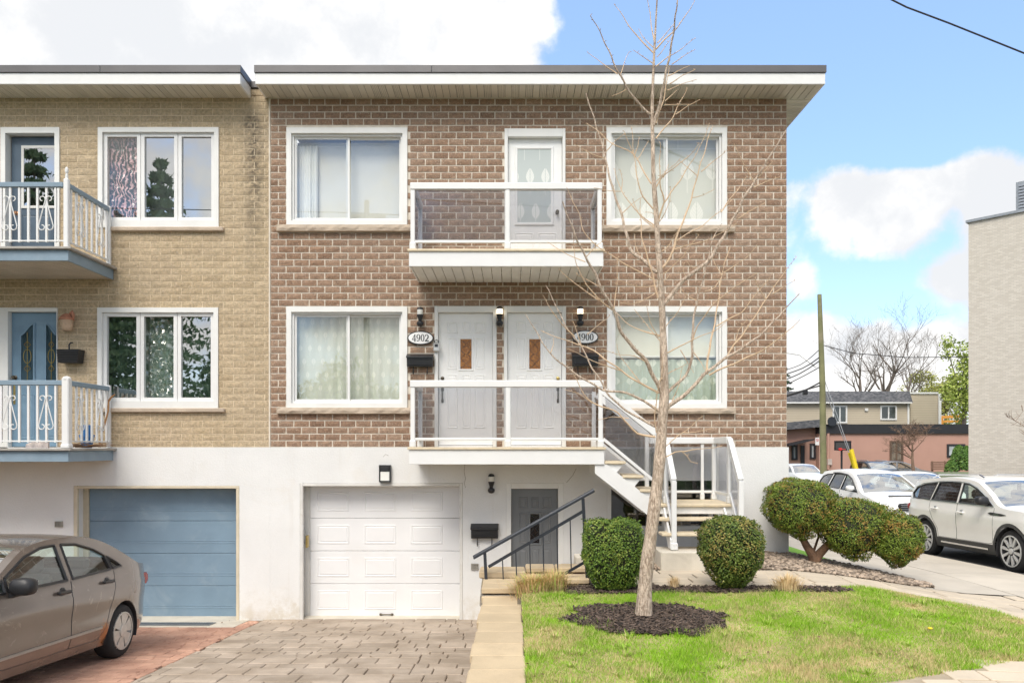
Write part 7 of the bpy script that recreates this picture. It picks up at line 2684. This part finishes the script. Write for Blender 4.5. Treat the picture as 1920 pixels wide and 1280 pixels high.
lines = [('line from the utility pole sloping behind the house at its highest level', [(1539, 653), (1500, 684), (1440, 702)], .02), ('second power line from the pole toward the house corner', [(1540, 667), (1505, 690), (1440, 712)], .03), ('third power line from the pole toward the house corner', [(1540, 674), (1500, 700), (1440, 724)], .03), ('lowest power line from the pole toward the house corner', [(1540, 686), (1510, 703), (1440, 738)], .025), ('sagging telephone cable below the power lines beside the pole', [(1541, 715), (1500, 735), (1440, 752)], .04)]
for lab, pts, r in lines:
    tag(MB().tube([P(x, y, PY) for x, y, _ in catmull([(x, y, 0) for x, y in pts], 12)], r, 5).build('overhead_line', M_wire), lab, 'cable', 'lines on the utility pole')
tag(MB().tube([P(1543, 647, PY), P(1600, 662, PY), P(1700, 670, PY), P(1816, 669, PY)], .022, 5).build('overhead_line', M_wire), 'thin line running level from the pole to the white brick building', 'cable', 'lines on the utility pole')
near_line = [Vector((-9, 4.5, 15.5)), Vector((-2, 7.6, 11.0)), Vector((2.2, 8.7, 8.25)), at(1640, -16, 9), at(1700, 14, 9), at(1780, 44, 9), at(1850, 72, 9), at(1920, 100, 9), at(2000, 130, 9.05), Vector((8.6, 9.6, 5.75)), Vector((12, 11, 5.6)), Vector((18, 16, 7.2)), Vector((c0 + dirw * 8.9).to_tuple()[:2] + (c0.z - .2,))]
tag(MB().tube(near_line, .010, 6).tube([p + Vector((0, .02, .016)) for p in near_line], .007, 5).build('overhead_line', M_wire), 'thick overhead cable crossing the blue sky at the top corner', 'cable')
M_guy = mat('steel_guy', (.45, .46, .47), .4, .05, 3, metal=.6)
M_yellow = mat('yellow_guard', (.80, .62, .02), .5, .04, 3)
for k, (a, b, g0_) in enumerate((((1545, 726), (1605, 884), (1593, 848)), ((1546, 712), (1607, 884), (1596, 842)))):
    w_ = thing('guy_wire', ('front', 'rear')[k] + ' steel guy wire of the pole with a yellow plastic guard at its foot', 'guy wire', tuple(P(*b, PY)))
    A, B, G = P(*a, PY), P(*b, PY - .5 - k * .4), P(*g0_, PY - .4 - k * .32)
    MB().tube([A, B], .02, 5).build('cable', M_guy, w_)
    MB().tube([G, B], .11, 8).build('guard', M_yellow, w_)
sg = thing('parking_sign', 'small white no parking sign with a red ring beside the utility pole', 'sign', tuple(P(1532, 838, PY - .3)))
a, b = P(1529, 834, PY - .3), P(1536, 820, PY - .3)
MB().box(a.x, b.x, PY - .3, PY - .27, a.z, b.z).build('plate', mat('sign_white', (.75, .75, .75), .4, .02), sg)
cx, cz = (a.x + b.x) / 2, b.z - .13
el = [(cx + .075 * math.cos(q), cz + .075 * math.sin(q)) for q in [2 * math.pi * k / 20 for k in range(20)]]
el2 = [(cx + .055 * math.cos(q), cz + .055 * math.sin(q)) for q in [2 * math.pi * k / 20 for k in range(20)]]
MB().ring(el, el2, 'y', PY - .306, PY - .301).build('ring', mat('sign_red', (.5, .03, .03), .4, .02), sg)
MB().bar((cx - .05, PY - .304, cz + .05), (cx + .05, PY - .304, cz - .05), .004, .016).build('slash', mat('sign_red', (.5, .03, .03), .4, .02), sg)
bh = thing('basketball_hoop', 'black basketball backboard with a red rim on a thin post by the pink wall', 'basketball hoop', tuple(P(1578, 884, 52)))
a, b = P(1564, 844, 52), P(1595, 826, 52)
MB().frame(a.x, b.x, a.z, b.z, .07, 51.9, 52.0).build('board_frame', M_black, bh)
MB().box(a.x + .07, b.x - .07, 51.94, 51.97, a.z + .07, b.z - .07).build('backboard', M_clad, bh)
MB().tube([P(1578, 884, 52.2), P(1578, 832, 52.2)], .07, 8).build('post', M_black, bh)
rc = P(1578, 842, 51.7)
MB().tube([(rc.x + .22 * math.cos(q), 51.68 + .22 * math.sin(q), rc.z) for q in [2 * math.pi * k / 14 for k in range(15)]], .03, 6).cbox(rc.x - .1, rc.x + .1, 51.88, 51.93, rc.z - .1, rc.z + .1, .02).build('rim', mat('red_rim', (.6, .03, .03), .5, .05), bh)
pg = thing('pergola', 'orange timber pergola behind the beige house', 'pergola', tuple(P(1785, 800, 72)))
M_or = mat('orange_timber', (.62, .28, .05), .7, .1, 3)
for px in (1766, 1804):
    MB().tube([P(px, 812, 72), P(px, 780, 72)], .14, 6).build('post', M_or, pg)
MB().bar(P(1762, 782, 72), P(1806, 780, 72), .2, .25).build('beam', M_or, pg)
MB().bar(P(1764, 790, 72), P(1804, 789, 72), .1, .2).build('beam', M_or, pg)
fn = thing('slat_fence', 'low brown slatted fence against the pink wall behind the parked cars', 'fence', tuple(P(1770, 880, 56)))
M_fence = mat('brown_fence', (.22, .13, .09), .8, .15, 3)
for k in range(5):
    MB().bar(P(1745, 866 + k * 3.2, 56), P(1800, 866 + k * 3.2, 56), .03, .09).build('slat', M_fence, fn)
for px in (1748, 1772, 1797):
    MB().bar(P(px, 884, 56.1), P(px, 864, 56.1), .1, .1).build('post', M_fence, fn)


def bare_tree(name, label, px, py, Y, h, seed, m, levels=4, spread=.55, trunk_r=.16, lean=0.0, clear=.25):
    rg = random.Random(seed)
    base = P(px, py, Y)
    t = thing(name, label, 'tree', tuple(base))
    tm, cm = MB(), MB()

    def grow(p, d, l, r, lv):
        mb = tm if lv == 0 else cm
        n = 4
        pts, rr = [p], [r]
        q = p.copy()
        dd = d.copy()
        kids = []
        for k in range(n):
            dd = (dd + Vector((rg.uniform(-.14, .14), rg.uniform(-.14, .14), rg.uniform(-.02, .10)))).normalized()
            q = q + dd * l / n
            pts.append(q.copy())
            rr.append(r * (1 - (.55 if lv else .6) * (k + 1) / n))
            kids.append((q.copy(), dd.copy(), rr[-1]))
        mb.tube(pts, rr, 7 if lv == 0 else 4, False)
        if lv < levels:
            cnt = rg.randint(7, 9) if lv == 0 else rg.randint(4, 5)
            for c in range(cnt):
                kp, kd, kr = kids[min(n - 1, int((clear if lv == 0 else .2) * n + rg.random() * n * .9))]
                ax = Vector((rg.uniform(-1, 1), rg.uniform(-1, 1), rg.uniform(-.2, .6))).normalized()
                nd = (kd * (1 - spread) + ax * spread).normalized()
                grow(kp, nd, l * rg.uniform(.45, .72), max(.008, kr * .62), lv + 1)
    grow(base, Vector((lean, 0, 1)).normalized(), h * .62, trunk_r, 0)
    tm.build('trunk', m, t, True)
    cm.build('crown', m, t)
    return t


M_farbark = mat('far_grey_bark', (.17, .14, .12), .9, .2, 2)
M_farbark2 = mat('far_brown_bark', (.24, .16, .11), .9, .2, 2)
bare_tree('bare_tree', 'tall bare grey tree behind the beige house, left of the pair', 1612, 800, 84, 8.6, 5, M_farbark, 4, .50, .30)
bare_tree('bare_tree', 'tall bare grey tree behind the beige house, right of the pair', 1655, 800, 80, 9.2, 9, M_farbark, 4, .48, .32)
bare_tree('bare_tree', 'leaning bare tree rising behind the corner of the beige house wing', 1694, 800, 78, 8.0, 14, M_farbark, 4, .45, .2, .16)
bare_tree('bare_tree', 'small bare reddish tree in front of the pink building', 1713, 885, 47, 2.7, 21, M_farbark2, 4, .66, .11)
bare_tree('bare_tree', 'bare twiggy tree at the frame edge before the white brick wall', 1948, 880, 24, 1.9, 27, M_farbark2, 3, .62, .06)


def leafy(name, label, px, py, Y, rx, rz, zc, m, n, size, seed, trunk=True):
    base = P(px, py, Y)
    t = thing(name, label, 'tree', tuple(base))
    r = np.random.default_rng(seed)
    k = 26
    d = r.normal(0, 1, (k, 3))
    d /= np.linalg.norm(d, axis=1, keepdims=True)
    cl = d * r.uniform(.3, .95, (k, 1)) * np.array([rx, rx, rz])
    who = r.integers(0, k, n)
    dd = r.normal(0, 1, (n, 3))
    dd /= np.linalg.norm(dd, axis=1, keepdims=True)
    p = cl[who] + dd * (r.uniform(.2, 1, (n, 1)) ** .5) * np.array([rx, rx, rz]) * .30
    V, F = leaf_cloud(p + np.array([base.x, Y, zc]), dd, size, size * 1.5, seed + 1)
    link('crown', np_mesh('crown', V, F, m), t)
    if trunk:
        mb = MB().tube([base, Vector((base.x + .1, Y, zc - rz * .4)), Vector((base.x, Y, zc + rz * .5))], [.2, .16, .05], 7)
        rg = random.Random(seed)
        for c in cl[::2]:
            mb.tube([Vector((base.x, Y, zc - rz * .4)), Vector((base.x + c[0] * .5, Y + c[1] * .5, zc + c[2] * .3)), Vector((base.x + c[0], Y + c[1], zc + c[2]))], [.08, .05, .02], 5)
        mb.build('trunk', M_farbark, t)
    return t


M_lf1 = leaf_mat('fresh_green_leaves', (.20, .28, .04), (.42, .50, .11), (.45, .48, .14), .5)
M_lf4 = leaf_mat('brightened_spruce_needles', (.08, .14, .07), (.19, .27, .13), (.14, .19, .09), .4)  # needle colour brightened: light painted in for the trees' shaded side
M_lf2 = leaf_mat('yellow_green_leaves', (.22, .24, .05), (.42, .42, .12), (.36, .36, .1), .4)
M_lf3 = leaf_mat('dark_conifer_needles', (.020, .040, .018), (.055, .095, .04), (.05, .06, .03), .3)
leafy('leafy_tree', 'fresh green tree beside the edge of the white brick building', 1806, 860, 62, 2.2, 4.2, 6.9, M_lf1, 3200, .17, 101)
leafy('leafy_tree', 'pale yellow-green tree behind the wing of the beige house', 1738, 850, 92, 3.6, 2.6, 8.6, M_lf2, 3600, .17, 103)
leafy('leafy_tree', 'thin yellow-green tree between the bare trees and the green tree', 1772, 850, 90, 2.6, 3.0, 7.2, M_lf2, 2600, .17, 105)


def cone_tree(name, label, px, ptop, pbase, Y, r, m, n, size, seed, layers=False, cat='tree'):
    base, top = P(px, pbase, Y), P(px, ptop, Y)
    t = thing(name, label, cat, tuple(base))
    rr = np.random.default_rng(seed)
    h = top.z - base.z
    f = rr.uniform(0.02, 1, n) ** .75
    a = rr.uniform(0, 6.283, n)
    if layers:
        k = 15
        lay = np.floor(f * k) / k
        fr_ = (f * k) % 1
        rad_ = r * (1 - lay) * rr.uniform(.1, 1, n) ** .6 * (.75 + .35 * np.sin(a * 5 + lay * 40))
        z = h * (1 - (1 - lay) * 1) + fr_ * h / k * .25 - rad_ * .28
        z = base.z + h * .12 + (z) * .88
    else:
        rad_ = r * np.sqrt(np.clip(1 - f ** 2.2, 0, 1)) * rr.uniform(.7, 1, n)
        z = base.z + f * h
    p = np.column_stack([base.x + rad_ * np.cos(a), Y + rad_ * np.sin(a), z])
    nr = np.column_stack([np.cos(a), np.sin(a), np.full(n, .5 if not layers else -.2)])
    V, F = leaf_cloud(p, nr, size, size * 2.0, seed + 1, .6)
    link('crown', np_mesh('crown', V, F, m), t)
    MB().tube([base, top - Vector((0, 0, .1))], [r * .1 + .05, .02], 8).build('trunk', M_farbark, t)
    return t


cone_tree('spruce_tree', 'dark spruce tip showing past the corner of the brick house', 1466, 655, 860, 75, 2.6, M_lf3, 4200, .16, 111, True)
M_cedar = leaf_mat('cedar_green', (.05, .12, .02), (.13, .25, .04), (.16, .22, .05), .4)
cone_tree('cedar', 'bright green cedar before the black framed window of the pink building', 1798, 836, 882, 52, .55, M_cedar, 1500, .12, 121)
cone_tree('cedar', 'second green cedar touching the edge of the white brick building', 1812, 838, 882, 51, .5, M_cedar, 1300, .12, 123)
cone_tree('cedar', 'small round green bush at the foot of the pair of cedars', 1784, 864, 884, 50, .4, M_cedar, 700, .10, 125, cat='shrub')

# ------------------------------------------------------------------ the far side of the street, seen mirrored in the panes
def mirror_x(px, Y):
    return (px - 960) * (2 * WY - Y) / 1440


for k, (px, Y, hh, r_, lab) in enumerate(((300, -12, 16, 5.2, 'tall spruce across the street, mirrored in the tan house windows'), (205, -13, 13, 4.6, 'second spruce across the street, mirrored in the tan house windows'), (420, -16, 9, 3.0, 'third spruce across the street, low in the mirrored view'), (60, -14, 18, 5.5, 'broad spruce across the street, mirrored in the blue storm door'))):
    x = mirror_x(px, Y)
    base = Vector((x, Y, -.02))
    t = thing('spruce_tree', lab, 'tree', tuple(base))
    rr = np.random.default_rng(140 + k)
    n = 9000
    lay = np.floor(rr.uniform(0, 1, n) ** .8 * 22) / 22
    a = rr.uniform(0, 6.283, n)
    rad_ = r_ * (1 - lay) * rr.uniform(.05, 1, n) ** .6 * (.7 + .4 * np.sin(a * 6 + lay * 50))
    z = .14 * hh + lay * hh * .85 - rad_ * .22 + rr.uniform(-.1, .1, n)
    p = np.column_stack([x + rad_ * np.cos(a), Y + rad_ * np.sin(a), z])
    V, F = leaf_cloud(p, np.column_stack([np.cos(a), np.sin(a), np.full(n, -.3)]), .16, .36, 150 + k, .5)
    link('crown', np_mesh('crown', V, F, M_lf4), t)
    MB().tube([base, base + Vector((0, 0, hh * .95))], [.28, .03], 9).build('trunk', M_farbark, t)
for k, (px, Y, hh, lab) in enumerate(((600, -14, 6.0, 'bare leafing tree across the street, mirrored beside number 4902'), (705, -15, 5.0, 'smaller leafing tree across the street, mirrored beside number 4902'), (1300, -16, 5.0, 'leafing tree across the street, mirrored in the cream blind window'))):
    x = mirror_x(px, Y)
    tt = leafy('street_tree', lab, 960 + x * 1440 / Y, 838 + 1.9 * 1440 / Y, Y, 2.6, 2.3, hh - 1.6, M_lf2 if k else M_lf1, 2600, .13, 170 + k)

up = thing('utility_pole', 'pale utility pole with a crossarm across the street, mirrored in the grey blind window', 'pole', (-6.2, -8.6, -.1))
MB().tube([(-6.2, -8.6, -.1), (-6.2, -8.6, 12.4)], [.16, .11], 10).build('shaft', M_sidewalk, up, True)
MB().cbox(-7.0, -5.4, -8.75, -8.62, 11.7, 11.85, .01).build('crossarm', M_sidewalk, up)
for k, zz_ in enumerate((11.9, 9.3, 8.4)):
    tag(MB().tube([(-40, -8.7, zz_ + .6), (-6.2, -8.7, zz_), (10, -8.7, zz_ - .9), (40, -8.7, zz_ + .3)], .022, 5).build('overhead_line', M_wire), ('top', 'middle', 'lowest')[k] + ' street cable on the mirrored pole across the street', 'cable')
